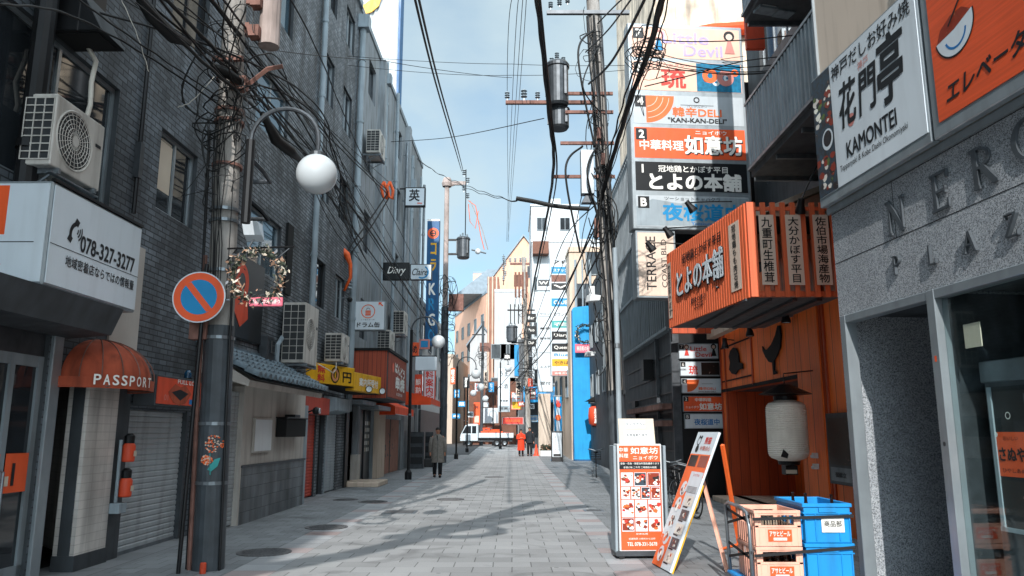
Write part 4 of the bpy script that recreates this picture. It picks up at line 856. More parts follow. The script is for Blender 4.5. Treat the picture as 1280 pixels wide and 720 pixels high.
s.poly([(-.22, .05), (-.15, .14), (0, .17), (.14, .14), (.22, .05), (0, .03)], -.002, 'food_red'); s.tube([(-.05, -.003, .1), (.3, -.003, .32)], .008, 'ink', 4); s.M = None
s.build('painting', K2)
# drink cooler just behind the glass
def cs(px, py, d=.16):
    p = wall_y(px, py, 3.6+d, 8, RK); return (8.3-p.y)*1.00344, p.z
sl, zt_ = cs(1214, 455); s1, z1 = cs(1238, 540); s2, z2 = cs(1273, 595); _, zb = cs(1232, 662)
Cq = thing('display_cooler', 'dim display cooler with orange poster behind the shop glass', 'cooler', NC + Vector((math.cos(RA), math.sin(RA), 0))*sl + Vector((.26, .02, 0)), RA)
K_ = lambda px, py: (cs(px, py)[0]-sl, cs(px, py)[1])
s = MB(); s.box(0, 1.6, 0, .6, .08, zt_, 'dark_steel'); s.box(-.02, 1.62, -.02, .6, zt_-.16, zt_+.02, 'steel'); s.build('cabinet', Cq, bevel=.01)
s = MB(); s.box(.1, 1.5, -.015, 0, zb+.03, zt_-.2, 'panel_black'); s.box(.06, .1, -.03, 0, zb, zt_-.2, 'pipe_grey'); s.box(.05, 1.5, -.03, 0, zb, zb+.035, 'pipe_grey'); s.build('door', Cq)
s = MB(); a, b = K_(1238, 595); c, d = K_(1272, 540); s.rect(a, c, b, d, -.018, 'orange_sign'); w_ = c-a; m_ = (a+c)/2; h_ = d-b
s.text('さぬや', m_, b+h_*.5, w_*.8, h_*.3, 'ink', y=-.02, bold=.02); s.text('ひやしあめ', m_, b+h_*.14, w_*.7, h_*.1, 'ink', y=-.02); s.text('おいしい', m_, b+h_*.86, w_*.45, h_*.1, 'ink', y=-.02); s.disc(a+.02, d-.02, .022, -.021, 'ink_white', 14)
s.rect(a, c, b-.3, b-.03, -.018, 'food_dark'); s.rect(c+.03, c+.36, b-.3, d, -.018, 'food_dark'); s.disc(m_, d+.13, .03, -.02, 'ink_white', 16, .022); s.text('LILI', c+.15, d+.12, .1, .04, 'ink_white', y=-.02); s.rect(c+.01, c+.02, b-.3, d+.3, -.019, 'steel'); s.build('poster', Cq)
MB().box(.1, .3, -.2, -.19, zt_+.12, zt_+.32, 'paper').build('hanging_notice', Cq)

# ================================================================== RIGHT: ORANGE SHOP
SX = 5.22
O = thing('wooden_shop', 'orange timber fronted eatery recessed beside the granite building', 'shop', (SX, 19.2, 0), -math.pi/2)
# local x runs towards the camera, y into the building
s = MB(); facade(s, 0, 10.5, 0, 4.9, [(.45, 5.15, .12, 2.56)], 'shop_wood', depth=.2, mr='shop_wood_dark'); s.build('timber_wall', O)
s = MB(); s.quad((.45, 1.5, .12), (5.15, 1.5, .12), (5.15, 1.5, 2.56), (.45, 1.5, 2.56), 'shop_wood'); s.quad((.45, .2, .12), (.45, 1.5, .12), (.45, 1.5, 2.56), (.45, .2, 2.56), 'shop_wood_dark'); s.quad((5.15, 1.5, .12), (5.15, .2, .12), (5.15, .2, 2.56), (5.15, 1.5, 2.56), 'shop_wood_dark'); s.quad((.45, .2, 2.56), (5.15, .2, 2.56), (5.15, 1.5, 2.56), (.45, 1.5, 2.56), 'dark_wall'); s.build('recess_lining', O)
s = MB(); s.box(.3, 5.6, -.45, 1.5, 0, .12, 'beige_wall'); s.build('doorstep', O, bevel=.015)
s = MB()
for x in (.0, .38, 2.5, 5.18, 6.3, 6.42): s.box(x, x+.07, -.03, 0, .0 if x > 5 or x < .4 else 2.6, 4.9, 'shop_wood_dark')
s.box(.0, 5.3, -.03, 0, 2.56, 2.63, 'near_black'); s.box(.0, 2.5, -.02, 0, 2.8, 2.83, 'near_black'); s.box(0, 2.5, -.02, 0, 3.62, 3.65, 'near_black'); s.box(5.26, 6.3, -.06, 0, 0, 4.9, 'shop_wood'); s.build('batten', O)
s = MB(); pts = [(0, .1), (.07, .28), (.02, .46), (.1, .6), (.26, .66), (.42, .6), (.5, .4), (.5, .22), (.66, .16), (.66, .02), (.46, .02), (.3, -.08), (.14, -.04)]
s.prism([(a*1.6+.85, b*.85+2.98) for a, b in pts], -.05, -.02, 'near_black', 'y'); s.build('silhouette', O)
s = MB(); pts = [(0, .55), (.1, .42), (.25, .4), (.5, .52), (.72, .75), (.86, 1.0), (.95, .98), (.98, .7), (.9, .35), (.72, .12), (.58, .02), (.56, -.28), (.68, -.38), (.5, -.4), (.48, -.04), (.3, .02), (.14, .2), (.02, .4)]
s.prism([(a*1.15+3.36, b*.66+2.98) for a, b in pts], -.05, -.02, 'near_black', 'y'); s.build('silhouette', O)
s = MB(); s.prism([(-1.25, 4.0), (-1.25, 4.14), (-.03, 4.3), (-.03, 4.0)], .2, .34, 'shop_wood_dark', 'x'); s.box(-.1, 4.6, -.3, -.1, 3.9, 4.08, 'beige_wall'); s.build('beam', O)
s = MB(); facade(s, 0, 10.6, 4.9, 13, [(1, 3.5, 7.6, 9.4), (4.5, 7.5, 7.6, 9.4), (1, 3.5, 10.6, 12.2), (4.5, 7.5, 10.6, 12.2)], 'dark_wall', y=1.1); s.quad((0, 0, 4.9), (10.6, 0, 4.9), (10.6, 1.1, 4.9), (0, 1.1, 4.9), 'dark_wall'); s.quad((0, 8, 0), (0, 0, 0), (0, 0, 4.9), (0, 8, 4.9), 'dark_wall'); s.quad((0, 8, 4.9), (0, 1.1, 4.9), (0, 1.1, 13), (0, 8, 13), 'dark_wall'); s.quad((0, 1.1, 13), (10.6, 1.1, 13), (10.6, 8, 13), (0, 8, 13), 'dark_wall'); s.quad((10.6, 0, 0), (10.6, 8, 0), (10.6, 8, 13), (10.6, 0, 13), 'dark_wall'); s.build('upper_wall', O)
for a, b, c, d in ((1, 3.5, 7.6, 9.4), (4.5, 7.5, 7.6, 9.4), (1, 3.5, 10.6, 12.2), (4.5, 7.5, 10.6, 12.2)): window(O, a, b, c, d, 1.18, 'steel', 'glaze', 2)
# balconies with corrugated fronts
for z, y0, x0, m in ((6.55, -.65, 5.2, 'pipe_grey'), (9.75, -.6, 5.2, 'pipe_grey')):
    s = MB(); n = 30
    s.box(x0, 9.8, y0-.01, y0+.02, z, z+1.25, 'dark_steel'); s.box(x0-.01, x0+.02, y0+.02, 1.1, z, z+1.25, 'dark_steel')
    x = x0+.05
    while x < 9.75: s.prism([(x, y0-.012), (x+.02, y0-.06), (x+.085, y0-.06), (x+.105, y0-.012)], z+.02, z+1.24, m); x += .15
    x = y0+.08
    while x < 1.0: s.prism([(x0-.012, x+.105), (x0-.06, x+.085), (x0-.06, x+.02), (x0-.012, x)], z+.02, z+1.24, m, 'z'); x += .15
    s.box(x0, 9.8, y0-.07, y0+.03, z+1.25, z+1.3, 'steel'); s.box(x0, 9.8, y0-.07, y0+.03, z-.06, z, 'steel'); s.box(x0, 9.8, y0, 1.1, z-.18, z-.06, 'soffit')
    for i in range(5): s.box(x0+1.2*i, x0+1.2*i+.06, y0+.05, 1.1, z-.26, z-.18, 'steel')
    s.build('balcony', O)
s = MB(); s.box(4.4, 4.5, -.36, .02, 9.4, 12.6, 'red_orange'); s.build('banner', O)
P = thing('flood_light', 'large pale floodlight fixture on the upper balcony above the tenant sign', 'floodlight', at(968, 8, 13.5), R_(15))
s = MB(); s.box(-.38, .02, -.1, .15, -.12, .22, 'pipe_grey'); s.box(.06, .42, -.05, .2, -.1, .26, 'pipe_grey'); s.box(-.33, -.03, -.108, -.1, -.08, .18, 'white_plastic'); s.box(.1, .38, -.058, -.05, -.06, .22, 'white_plastic'); s.build('head', P, bevel=.01); MB().tube([(0, .1, .2), (.1, .5, .4)], .03, 'steel').build('arm', P)
P = thing('roof_gable', 'small peach plaster gable rising behind the slatted orange sign', 'gable', (SX+.1, 13.2, 4.9))
s = MB(); s.prism([(-1.15, 0), (-1.15, .35), (.3, .95), (.3, 0)], 0, 1.6, 'peach_wall', 'y'); s.build('wall', P); s = MB(); s.prism([(-1.25, .36), (-1.25, .44), (.32, 1.08), (.32, .97)], -.1, 1.7, 'beige_wall', 'y'); s.build('coping', P)
# slatted orange sign box
c0 = Vector((3.83, 12.0, 3.70)); c1 = Vector((3.30, 15.7, 3.70)); Lb = (c1-c0).length; la = math.atan2(c1.y-c0.y, c1.x-c0.x)
Q = thing('slatted_sign', 'big orange slatted wooden box sign with white kanji placards over the eatery', 'sign', c0)
HB = 1.55
ML = Matrix.Rotation(la+math.pi, 4, 'Z') @ Matrix.Translation((-Lb, 0, 0))   # local x: from far end (0) to near corner (Lb), -y outward
s = MB(); s.M = ML
n = 36
for i in range(n):
    x = Lb*(i+.5)/n; s.box(x-.032, x+.032, -.07, -.02, 0, HB, 'batten_wood')
s.box(0, Lb, -.02, 0, .02, HB-.04, 'shop_wood_dark'); s.build('slats', Q)
s = MB()
n = 11
for i in range(n):
    x = .06+1.75*i/n; s.box(x-.04, x+.04, -.05, 0, 0, HB, 'batten_wood')
s.box(-.03, 1.8, .0, .04, .02, .1, 'batten_wood'); s.box(-.03, 1.8, .0, .04, HB-.12, HB-.06, 'batten_wood'); s.box(-.05, .06, -.07, .02, 0, HB, 'batten_wood'); s.build('slats', Q)
s = MB(); s.add([(0, .06, .01), (1.8, .06, .01), (1.8, Lb, .01), (c1.x-c0.x, Lb, .01)], [(3, 2, 1, 0)], 'soffit')
s.add([(.05, .06, HB-.2), (1.8, .06, HB-.2), (1.8, Lb, HB-.2), (c1.x-c0.x+.05, Lb, HB-.2)], [(0, 1, 2, 3)], 'dark_wall'); s.build('deck', Q)
s = MB(); s.M = Matrix.Translation((0, 0, 0)); 
for i in range(4): s.box(-.1+i*.4-.02*i, -.07+i*.4, .1, Lb-.2, -.04, .0, 'dark_steel')
s.build('frame', Q)
def placards(mb, items, M):
    mb.M = M
    for x, w, t, hz in items:
        mb.rect(x-w/2, x+w/2, HB*.12, HB*.86, -.078, 'sign_cream'); mb.text(t, x, HB*.49, w*.72, HB*.70, 'ink', y=-.082, bold=.012, vert=True)
s = MB(); placards(s, [(.25, .24, '九重町生椎茸', 0), (.68, .25, '大分かぼす平目', 0), (1.12, .25, '佐伯市場海産物', 0)], Matrix.Identity(4)); s.build('placard', Q)
s = MB(); placards(s, [(.16, .2, '竹田市荻かぼす', 0), (Lb-.42, .42, '冠地鶏もも肉石焼', 0)], ML); s.build('placard', Q)
s = MB(); s.M = ML; s.text('とよの本舗', Lb*.47, HB*.50, Lb*.60, HB*.34, 'ink', y=-.085, bold=.034, ext=.015); s.build('lettering', Q); s = MB(); s.M = ML; s.text('とよの本舗', Lb*.475, HB*.505, Lb*.60, HB*.34, 'sign_white', y=-.11, bold=.012, ext=.004); s.text('冠地鶏とかぼす平目', Lb*.5, HB*.8, Lb*.5, HB*.12, 'ink', y=-.085, bold=.012); s.text('豊後の恵み', Lb*.45, HB*.22, Lb*.2, HB*.06, 'ink', y=-.085, bold=.01); s.text('大分県', Lb*.45, HB*.14, Lb*.12, HB*.06, 'ink', y=-.085, bold=.01); s.M = None; s.build('lettering', Q)
def spot(label, base, head, d, group='black spotlights of the eatery'):
    r = thing('spotlight', label, 'spotlight', base, 0, group); b, h = Vector(base), Vector(head)-Vector(base)
    MB().tube([(0, 0, 0), (h.x*.5, h.y*.5, .04+h.z*.5), h + Vector((0, 0, .06)), h], .013, 'black_metal', 6).build('arm', r)
    s = MB(); s.M = Matrix.Translation(h) @ Vector(d).to_track_quat('Z', 'Y').to_matrix().to_4x4(); s.lathe([(0, -.1), (.05, -.1), (.055, 0), (.085, .1), (.085, .14)], 'black_metal', 14); s.lathe([(.08, .13), (0, .12)], 'sign_white', 14); s.build('head', r); return r
for px, py, Y, bx, by, lab in ((862, 257, 14.3, 915, 252, 'black gooseneck spotlight nearest the camera above the slatted sign'), (834, 289, 15.2, 884, 283, 'middle black gooseneck spotlight above the slatted sign'), (812, 307, 15.9, 855, 305, 'farthest black gooseneck spotlight above the slatted sign')):
    h_ = at(px, py, Y); b_ = at(bx, by, Y); spot(lab, b_, h_, (.55, 0, -.8))
h_ = at(1001, 256, 11.9); spot('black gooseneck spotlight over the front placards', at(1022, 205, 11.95), h_, (0, .5, -1))
for px, py, Y, lab in ((906, 428, 18.6, 'left black wall spotlight on the timber wall'), (937, 412, 16.9, 'middle black wall spotlight on the timber wall'), (982, 394, 14.6, 'right black wall spotlight on the timber wall')):
    h_ = wall_y(px, py, SX-.22); spot(lab, h_+Vector((.22, 0, .05)), h_, (0, 0, -1))
h_ = at(906, 362, 13.2); spot('black spotlight fixed on the slats under the big lettering', h_+Vector((.25, .0, -.05)), h_, (-.6, -.2, .6)); h_ = at(848, 390, 15.5); spot('black spotlight at the low far corner of the slatted sign', h_+Vector((.2, 0, -.05)), h_, (-.6, -.3, .6))
# paper lantern
lp = at(984, 538, 13.1)
P = thing('paper_lantern', 'large white paper lantern hanging under a dark cone cap at the eatery door', 'lantern', lp)
s = MB(); prof = []
for i in range(61):
    t = i/60; z = -.5+1.0*t; r = .335*min(1, (1-abs(2*t-1)**12)**.5+.0)*(1 if i % 2 else .962); prof.append((max(r, .17), z))
s.lathe(prof, 'lantern_paper', 40); s.build('shade', P)
s = MB(); s.lathe([(.19, .5), (.19, .57), (.17, .57)], 'black_metal', 18); s.build('rim', P); s = MB(); s.lathe([(.18, -.5), (.17, -.56), (0, -.56)], 'black_metal', 18); s.box(-.1, .1, -.1, .1, -.72, -.57, 'panel_black'); s.build('rim', P)
s = MB(); s.lathe([(.44, .6), (.1, .76), (0, .78)], 'black_metal', 20); s.lathe([(.44, .6), (.2, .58), (.1, .6)], 'black_metal', 20); s.build('cap', P); s = MB(); s.tube([(0, 0, .76), (0, 0, .95), (.5, 0, 1.0)], .012, 'black_metal'); s.build('hook', P)
MB().box(-.1, .08, -.11, -.1, -.7, -.64, 'paper').build('label', P)
s = MB(); s.M = Matrix.Translation((0, 0, 0)); s.poly([(-.25, -.42), (-.2, -.3), (-.12, -.38), (-.14, -.45)], -.335, 'ink'); s.build('emblem', P)
# menu display on the shop post
a = at(1036, 603, 12.05); b = at(1054, 517, 12.05)
P = thing('menu_case', 'dark framed wall menu case beside the granite corner', 'menu board', (SX-.03, 12.3, a.z-.05), -math.pi/2)
MB().box(-.35, .55, -.1, 0, 0, 1.1, 'dark_steel').build('case', P, bevel=.01); s = MB(); s.rect(-.28, .48, .3, 1.02, -.103, 'food_dark'); s.rect(-.28, .48, .05, .26, -.103, 'steel'); s.text('御献立', .1, .15, .4, .08, 'ink', y=-.106, bold=.01); s.build('print', P)
for z, lab in ((.2, 'upper'), (.02, 'lower')): 
    s = MB(); s.box(-.04, .04, -.08, 0, 0, .09, 'white_plastic'); s.sphere((0, -.09, .03), .03, 'white_plastic', 10, 6); o = tag(s.build('socket_cover'), lab+' white outdoor socket cover on the timber post', 'socket'); o.location = (SX-.07, 13.25, a.z+.12+z); o.rotation_euler = (0, 0, -math.pi/2)
s = MB(); s.box(-.06, .06, -.04, 0, 0, .13, 'steel'); s.box(-.04, .04, -.06, -.04, .03, .08, 'ink'); o = tag(s.build('outlet_box'), 'grey outlet box low on the timber back wall', 'socket'); o.location = (SX+1.49, 17.4, .55); o.rotation_euler = (0, 0, -math.pi/2)

# ================================================================== RIGHT: DARK SLATTED TERRACE BUILDING
T = thing('slatted_building', 'black slatted building behind the tall tenant sign on the right', 'building', (4.16, 19.6, 0), -math.pi/2)
# local x: -y world (towards the camera negative...), so the facade runs over x -8 .. 0
TX, TH = -14.2, 11.0
s = MB(); s.quad((TX, 0, 0), (0, 0, 0), (0, 0, TH), (TX, 0, TH), 'dark_wall'); s.quad((0, 0, 0), (0, 7, 0), (0, 7, TH), (0, 0, TH), 'black_metal'); s.quad((TX, 7, 0), (TX, 0, 0), (TX, 0, TH), (TX, 7, TH), 'dark_wall'); s.quad((TX, 0, TH), (0, 0, TH), (0, 7, TH), (TX, 7, TH), 'dark_wall'); s.quad((0, 7, 0), (TX, 7, 0), (TX, 7, TH), (0, 7, TH), 'dark_wall'); s.build('wall', T)
s = MB(); x = TX
while x < -.1: s.box(x, x+.09, -.16, 0, 4.2, TH+.05, 'grey_paint'); x += .3
for z in (4.2, 5.9, 7.6, 9.3, TH-.05): s.box(TX, .02, -.2, -.16, z, z+.08, 'grey_paint')
s.build('slat_screen', T)
s = MB()
for i in range(7): s.box(-8, .02, -.03, 0, .5*i+.6, .5*i+.64, 'black_metal')
s.box(-6.5, -5.9, -.12, 0, 2.0, 2.6, 'black_metal'); s.box(-3.4, -3.0, -.3, 0, 3.1, 3.7, 'black_metal'); s.box(-.08, .06, -.1, .1, 0, 4.2, 'dark_steel'); s.box(-2.2, -2.12, -.1, 0, 0, 4.2, 'dark_steel'); s.build('panel_trim', T)
for z, lab in ((2.18, 'upper'), (1.75, 'lower')): s = MB(); s.box(-7, -.3, -.32, 0, z, z+.14, 'rust_pink'); s.box(-7, -.3, -.3, 0, z+.14, z+.18, 'dark_wall'); s.build('ledge', T)
# tenant sign
tw = 3.0
S = thing('tenant_sign', 'tall white tenant sign stack with seven lettered panels projecting over the street', 'sign', (2.93, 18, 0), math.atan(.083))
zz = [at(790, y, 18).z for y in (31, 72, 74, 113, 116, 155, 157, 198, 200, 239, 242, 284)]
MB().box(0, tw, 0, .42, at(790, 286, 18).z, zz[0]+.06, 'alu').build('case', S, bevel=.02)
def pan(z1, z0, m, num, x1=tw-.08):
    s = MB(); s.rect(.1, x1, z0+.03, z1-.03, -.006, m)
    if num: s.rect(.14, .42, z1-.36, z1-.06, -.010, 'panel_black'); s.text(num, .28, z1-.21, 0, .2, 'ink_white', y=-.014, bold=.03)
    return s
def girl(s, x, z, k, hair, body):
    s.disc(x, z+.22*k, .13*k, -.016, hair, 14); s.disc(x, z+.2*k, .08*k, -.018, 'sign_cream', 12); s.poly([(x-.12*k, z-.22*k), (x+.12*k, z-.22*k), (x+.04*k, z+.1*k), (x-.04*k, z+.1*k)], -.017, body)
s = pan(zz[0], zz[1], 'panel_peach', '7'); zc = (zz[0]+zz[1])/2; s.text('Little', 1.5, zc+.14, 1.2, .3, 'lilac_ink', y=-.012, bold=.01); s.text('Devil', 1.95, zc-.2, 1.0, .3, 'lilac_ink', y=-.012, bold=.01); girl(s, .8, zc, 1, 'pink_ink', 'sign_blue'); girl(s, 2.65, zc, 1.1, 'ink', 'pink_ink'); s.build('panel', S)
s = pan(zz[2], zz[3], 'panel_peach', '6'); zc = (zz[2]+zz[3])/2; s.text('琉', 1.15, zc-.05, .62, .52, 'red_ink', y=-.012, bold=.02); s.text('りゅう ・ おきなわ', 1.0, zc+.3, 1.2, .08, 'pink_ink', y=-.012); s.rect(1.75, tw-.1, zz[3]+.04, zz[2]-.04, -.010, 'teal_photo')
for x, z, r, m in ((2.1, .05, .2, 'orange_ink'), (2.25, -.12, .1, 'sign_white'), (2.5, .0, .22, 'pink_ink'), (2.55, .0, .1, 'sign_white'), (2.75, .15, .1, 'orange_ink'), (2.0, -.05, .08, 'food_red')): s.disc(x, zc+z, r, -.012-.001*r, m, 16, r*.35)
s.build('panel', S)
s = pan(zz[4], zz[5], 'panel_grey', '4'); zc = (zz[4]+zz[5])/2; s.disc(.42, zc+.36, .72, -.0085, 'orange_ink', 20, 0, R_(-90), 0)
for r in (.3, .45, .6): s.disc(.42, zc+.36, r, -.010, 'sign_cream', 20, r-.015, R_(-85), R_(-5))
s.text('韓辛DELI', 1.72, zc-.05, 1.25, .25, 'orange_ink', y=-.012, bold=.02); s.text('"KAN-KAN-DELI"', 1.72, zc-.27, 1.5, .12, 'ink', y=-.012, bold=.03); s.rect(1.3, 2.15, zc+.13, zc+.14, -.012, 'ink'); s.disc(1.72, zc+.28, .08, -.012, 'ink', 14, .05); s.text('ハングルデリ', 1.72, zc+.1, .5, .04, 'ink', y=-.012); s.build('panel', S)
s = pan(zz[6], zz[7], 'orange_sign', '2'); zc = (zz[6]+zz[7])/2; s.text('中華料理', .78, zc-.06, 1.1, .26, 'ink_white', y=-.012, bold=.02); s.text('如意坊', 2.12, zc-.05, 1.45, .48, 'ink', y=-.011, bold=.04); s.text('如意坊', 2.1, zc-.03, 1.45, .48, 'ink_white', y=-.015, bold=.025); s.text('ニョイボウ', 2.05, zc+.3, .8, .11, 'ink_white', y=-.012, bold=.01); s.build('panel', S)
s = pan(zz[8], zz[9], 'panel_black', '1'); zc = (zz[8]+zz[9])/2; s.text('冠地鶏とかぼす平目', 1.55, zc+.2, 1.75, .17, 'ink_white', y=-.012, bold=.012); s.text('とよの本舗', 1.6, zc-.13, 2.3, .42, 'ink_white', y=-.012, bold=.035); s.build('panel', S)
s = pan(zz[10], zz[11], 'panel_grey', 'B'); zc = (zz[10]+zz[11])/2; s.poly([(.1, zc-.38), (1.4, zc-.36), (2.9, zc-.3), (2.9, zc+.36), (2.2, zc+.38), (1.2, zc+.2), (.5, zc+.3), (.1, zc+.1)], -.008, 'pipe_grey'); s.text('夜桜道中', 1.75, zc-.02, 2.0, .42, 'sign_blue', y=-.012, bold=.025); s.text('ツーショットキャバクラ', 1.5, zc+.32, 1.4, .1, 'ink', y=-.012); s.text('Yozakura Do-Chu', 1.95, zc-.3, 1.0, .08, 'blue_ink', y=-.012, bold=.01); s.build('panel', S)
z0, z1 = at(796, 372, 18).z, at(796, 286, 18).z
P = thing('building_name_sign', 'white box sign with sideways lettering below the tenant sign', 'sign', (2.98, 18.0, z0), math.atan(.083))
f = board(P, .98, z1-z0-.04, .42, 'alu', 'sign_cream', frame=.05); f.build('face', P); h = z1-z0
s = MB(); s.text('TERRACE', .36, h*.5, h*.78, .24, 'ink', y=-.012, rot=math.pi/2, bold=.004); s.text('COAST BLD', .68, h*.5, h*.7, .13, 'ink', y=-.012, rot=math.pi/2); s.build('lettering', P)
# small directory plates on the side wall of the slatted building
x0, x1 = at(849, 480, 19.55).x, at(899, 480, 19.55).x
rows = [(430, 449), (452, 470.5), (473, 492), (495, 515), (517, 536)]
for i, (a, b) in enumerate(rows):
    z1_, z0_ = at(870, a, 19.55).z, at(870, b, 19.55).z; w, h = x1-x0, z1_-z0_
    lab = ['small directory plate with red sketch lettering at the top of the column', 'small directory plate with one red kanji beside a dark food picture', 'small directory plate with orange quarter circle', 'small orange directory plate with white kanji', 'small pale directory plate with blue kanji at the bottom of the column'][i]
    P = thing('directory_plate', lab, 'sign', (x0+.02*i, 19.48, z0_), 0, 'directory plates by the eatery')
    f = board(P, w, h, .08, 'alu', ['sign_white', 'sign_white', 'sign_white', 'orange_sign', 'sign_white'][i], frame=.02); f.build('face', P)
    s = MB(); s.rect(.02, .14, h-.14, h-.02, -.0095, 'panel_black'); s.text('76421'[i] if i < 4 else 'B', .08, h-.08, 0, .08, 'ink_white', y=-.012)
    if i == 0: s.text('Little', w*.5, h*.66, w*.4, h*.3, 'red_ink', y=-.011, bold=.015); s.text('Devil', w*.62, h*.28, w*.4, h*.28, 'red_ink', y=-.011, bold=.015); girl(s, w*.2, h*.5, .5, 'rust_pink', 'red_ink'); girl(s, w*.88, h*.5, .55, 'ink', 'ink')
    if i == 1: s.text('琉', w*.33, h*.42, w*.22, h*.6, 'red_ink', y=-.011, bold=.02); s.rect(w*.53, w*.98, .03, h-.03, -.010, 'food_dark')
    if i == 2: s.disc(.14, h*.9, h*.8, -.0085, 'orange_ink', 14, 0, R_(-90), 0); s.text('韓辛DELI', w*.63, h*.32, w*.42, h*.2, 'orange_ink', y=-.011, bold=.02); s.text('KAN-KAN-DELI', w*.63, h*.12, w*.42, h*.07, 'ink', y=-.011, bold=.02); s.rect(w*.5, w*.78, h*.62, h*.64, -.011, 'ink')
    if i == 3: s.text('中華料理', w*.5, h*.76, w*.4, h*.22, 'ink_white', y=-.011, bold=.02); s.text('如意坊', w*.68, h*.34, w*.55, h*.42, 'ink_white', y=-.012, bold=.03); s.text('ニョイボウ', w*.22, h*.3, w*.32, h*.15, 'ink_white', y=-.011, bold=.01)
    if i == 4: s.text('夜桜道中', w*.55, h*.45, w*.62, h*.4, 'blue_ink', y=-.011, bold=.02)
    s.build('print', P)
# cream tower behind, dark infill, blue wall
simple_building('cream_tower', 'tall cream tiled tower rising behind the tenant sign', [(6.5, 44), (6.45, 32), (16, 32), (16, 44)], 34, 'cream_tile')
s = MB(); s.tube([(7.5, 31.7, 19.0), (9.0, 31.7, 19.3), (12, 31.7, 19.5)], .3, 'orange_fabric', 10)
tag(s.build('rolled_awning'), 'orange rolled awning high on the cream tower', 'awning')
P = simple_building('dark_building', 'narrow dark building between the slatted building and the blue wall', [(4.3, 42.6), (4.25, 34), (10, 34), (10, 42.6)], 9.0, 'dark_wall', [(0, 3, 2, 3.4, 2.6, 1.0, 1.2)])
bx0, bx1 = at(716, 480, 43).x, at(747, 480, 43).x; zt = at(730, 383, 43).z
P = thing('blue_wall', 'bright blue painted wall panel with chamfered top on the right', 'wall', (bx0, 43, gz(43)))
s = MB(); w = bx1-bx0+.15; s.prism([(0, 0), (w, 0), (w, zt-.3), (w*.66, zt), (.1, zt-.1), (0, zt-.25)], 0, .5, 'wall_blue', 'y'); s.build('panel', P)
s = MB(); s.box(0, .03, -.015, 0, 0, zt-.3, 'deep_blue'); s.box(0, w, -.015, 0, 0, .08, 'deep_blue'); s.build('trim', P)
# ================================================================== FAR END OF THE STREET
def far(name, label, quadpts, z1, m, wins=None, **k): return simple_building(name, label, quadpts, z1, m, wins, **k)
bgb = far('beige_building', 'beige building behind the lit vertical signs on the right', [(3.2, 58), (3.35, 44), (10, 44), (10, 58)], 12.0, 'beige_wall', [(0, 3, 3, 3.6, 3.2, 1.6, 1.6), (1, 2, 3, 4.2, 3.2, 1.4, 1.6)])
for x_, r_ in ((3.7, .07), (4.1, .05), (4.55, .08)): s = MB(); s.tube([(x_-bgb.location.x, 43.85-bgb.location.y, .3), (x_-bgb.location.x, 43.85-bgb.location.y, 11.5)], r_, 'pipe_grey', 8); s.build('downpipe', bgb)
for z_ in (5.5, 8.6): window(bgb, 3.75-bgb.location.x, 4.75-bgb.location.x, z_, z_+1.5, 43.9-bgb.location.y, 'dark_steel', 'glaze', 1)
wtw = far('white_tower', 'large stepped white tower block in the distance', [(2.0, 84), (1.9, 72), (16, 72), (16, 84)], 19.6, 'white_wall', [(0, 3, 2, 8, 4.5, 1.2, 1.2), (1, 10, 3, 6, 4.4, 1.1, 1.4)])
s = MB(); s.box(-7.0, -5.5, -7.2, -6.02, 18.2, 19.4, 'brown_roof'); s.build('balcony', wtw)
s = MB(); s.box(-7.05, -2.3, -4, 6, 19.9, 23.8, 'white_wall'); s.box(-7.15, -2.2, -4.1, 6.1, 23.8, 24.0, 'white_wall'); s.box(-5.2, -4.0, -2, 0, 24.0, 25.2, 'white_wall'); s.build('upper_storey', wtw); window(wtw, -6.5, -5.5, 21.3, 22.6, -4.1, 'grey_paint', 'glaze', 1); window(wtw, -4.2, -3.2, 21.3, 22.6, -4.1, 'grey_paint', 'glaze', 1)
far('white_block', 'white flat roofed block in front of the peach house', [(-1.8, 86), (-1.8, 78), (1.0, 78), (1.0, 86)], 15.8, 'white_wall', [(1, 3, 2, 5.5, 3.4, 1.6, 1.5)])
def gable_house(name, label, loc, rz, w, d, h, rise, wm, rm, wins=()):
    r = thing(name, label, 'building', loc, R_(rz)); s = MB(); s.prism([(0, 0), (w, 0), (w, h), (w/2, h+rise), (0, h)], 0, d, wm, 'y'); s.build('wall', r)
    s = MB()
    for a in (-1, 1):
        x0, x1 = w/2, w/2+a*(w/2+.4); z1_ = h-.4*rise/(w/2)
        s.add([(x0, -.3, h+rise+.05), (x1, -.3, z1_+.05), (x1, d+.3, z1_+.05), (x0, d+.3, h+rise+.05), (x0, -.3, h+rise+.3), (x1, -.3, z1_+.3), (x1, d+.3, z1_+.3), (x0, d+.3, h+rise+.3)], [(0, 1, 2, 3), (7, 6, 5, 4), (0, 4, 5, 1), (1, 5, 6, 2), (2, 6, 7, 3), (3, 7, 4, 0)], rm)
    s.build('roof', r)
    for x, z, ww, wh in wins: window(r, x, x+ww, z, z+wh, -.08, 'grey_paint', 'glaze', 1)
    return r
gable_house('peach_house', 'tall peach gabled building with slate roof beyond the truck', (-2.64, 92, 0), -5, 8.2, 12, 19.7, 5.5, 'peach_wall', 'roof_slate', [(2.0, 12.5, 1.2, 1.5), (4.5, 12.5, 1.2, 1.5), (2.0, 16.5, 1.2, 1.5), (4.5, 20, 1.2, 1.5)])
far('peach_turret', 'square peach turret rising over the far roofs', [(-5.9, 118), (-5.9, 114), (-2.6, 114), (-2.6, 118)], 25.2, 'peach_wall', [(1, 1, 2, 18.5, 3, 1.0, 1.4)], wm2='roof_slate')
P = far('peach_block', 'long peach building with slate edge running into the far left bend', [(-8.4, 112), (-3.1, 92), (6, 92), (6, 112)], 18.2, 'peach_wall', [(0, 5, 4, 4, 3.4, 1.5, 1.7)], wm2='roof_slate')
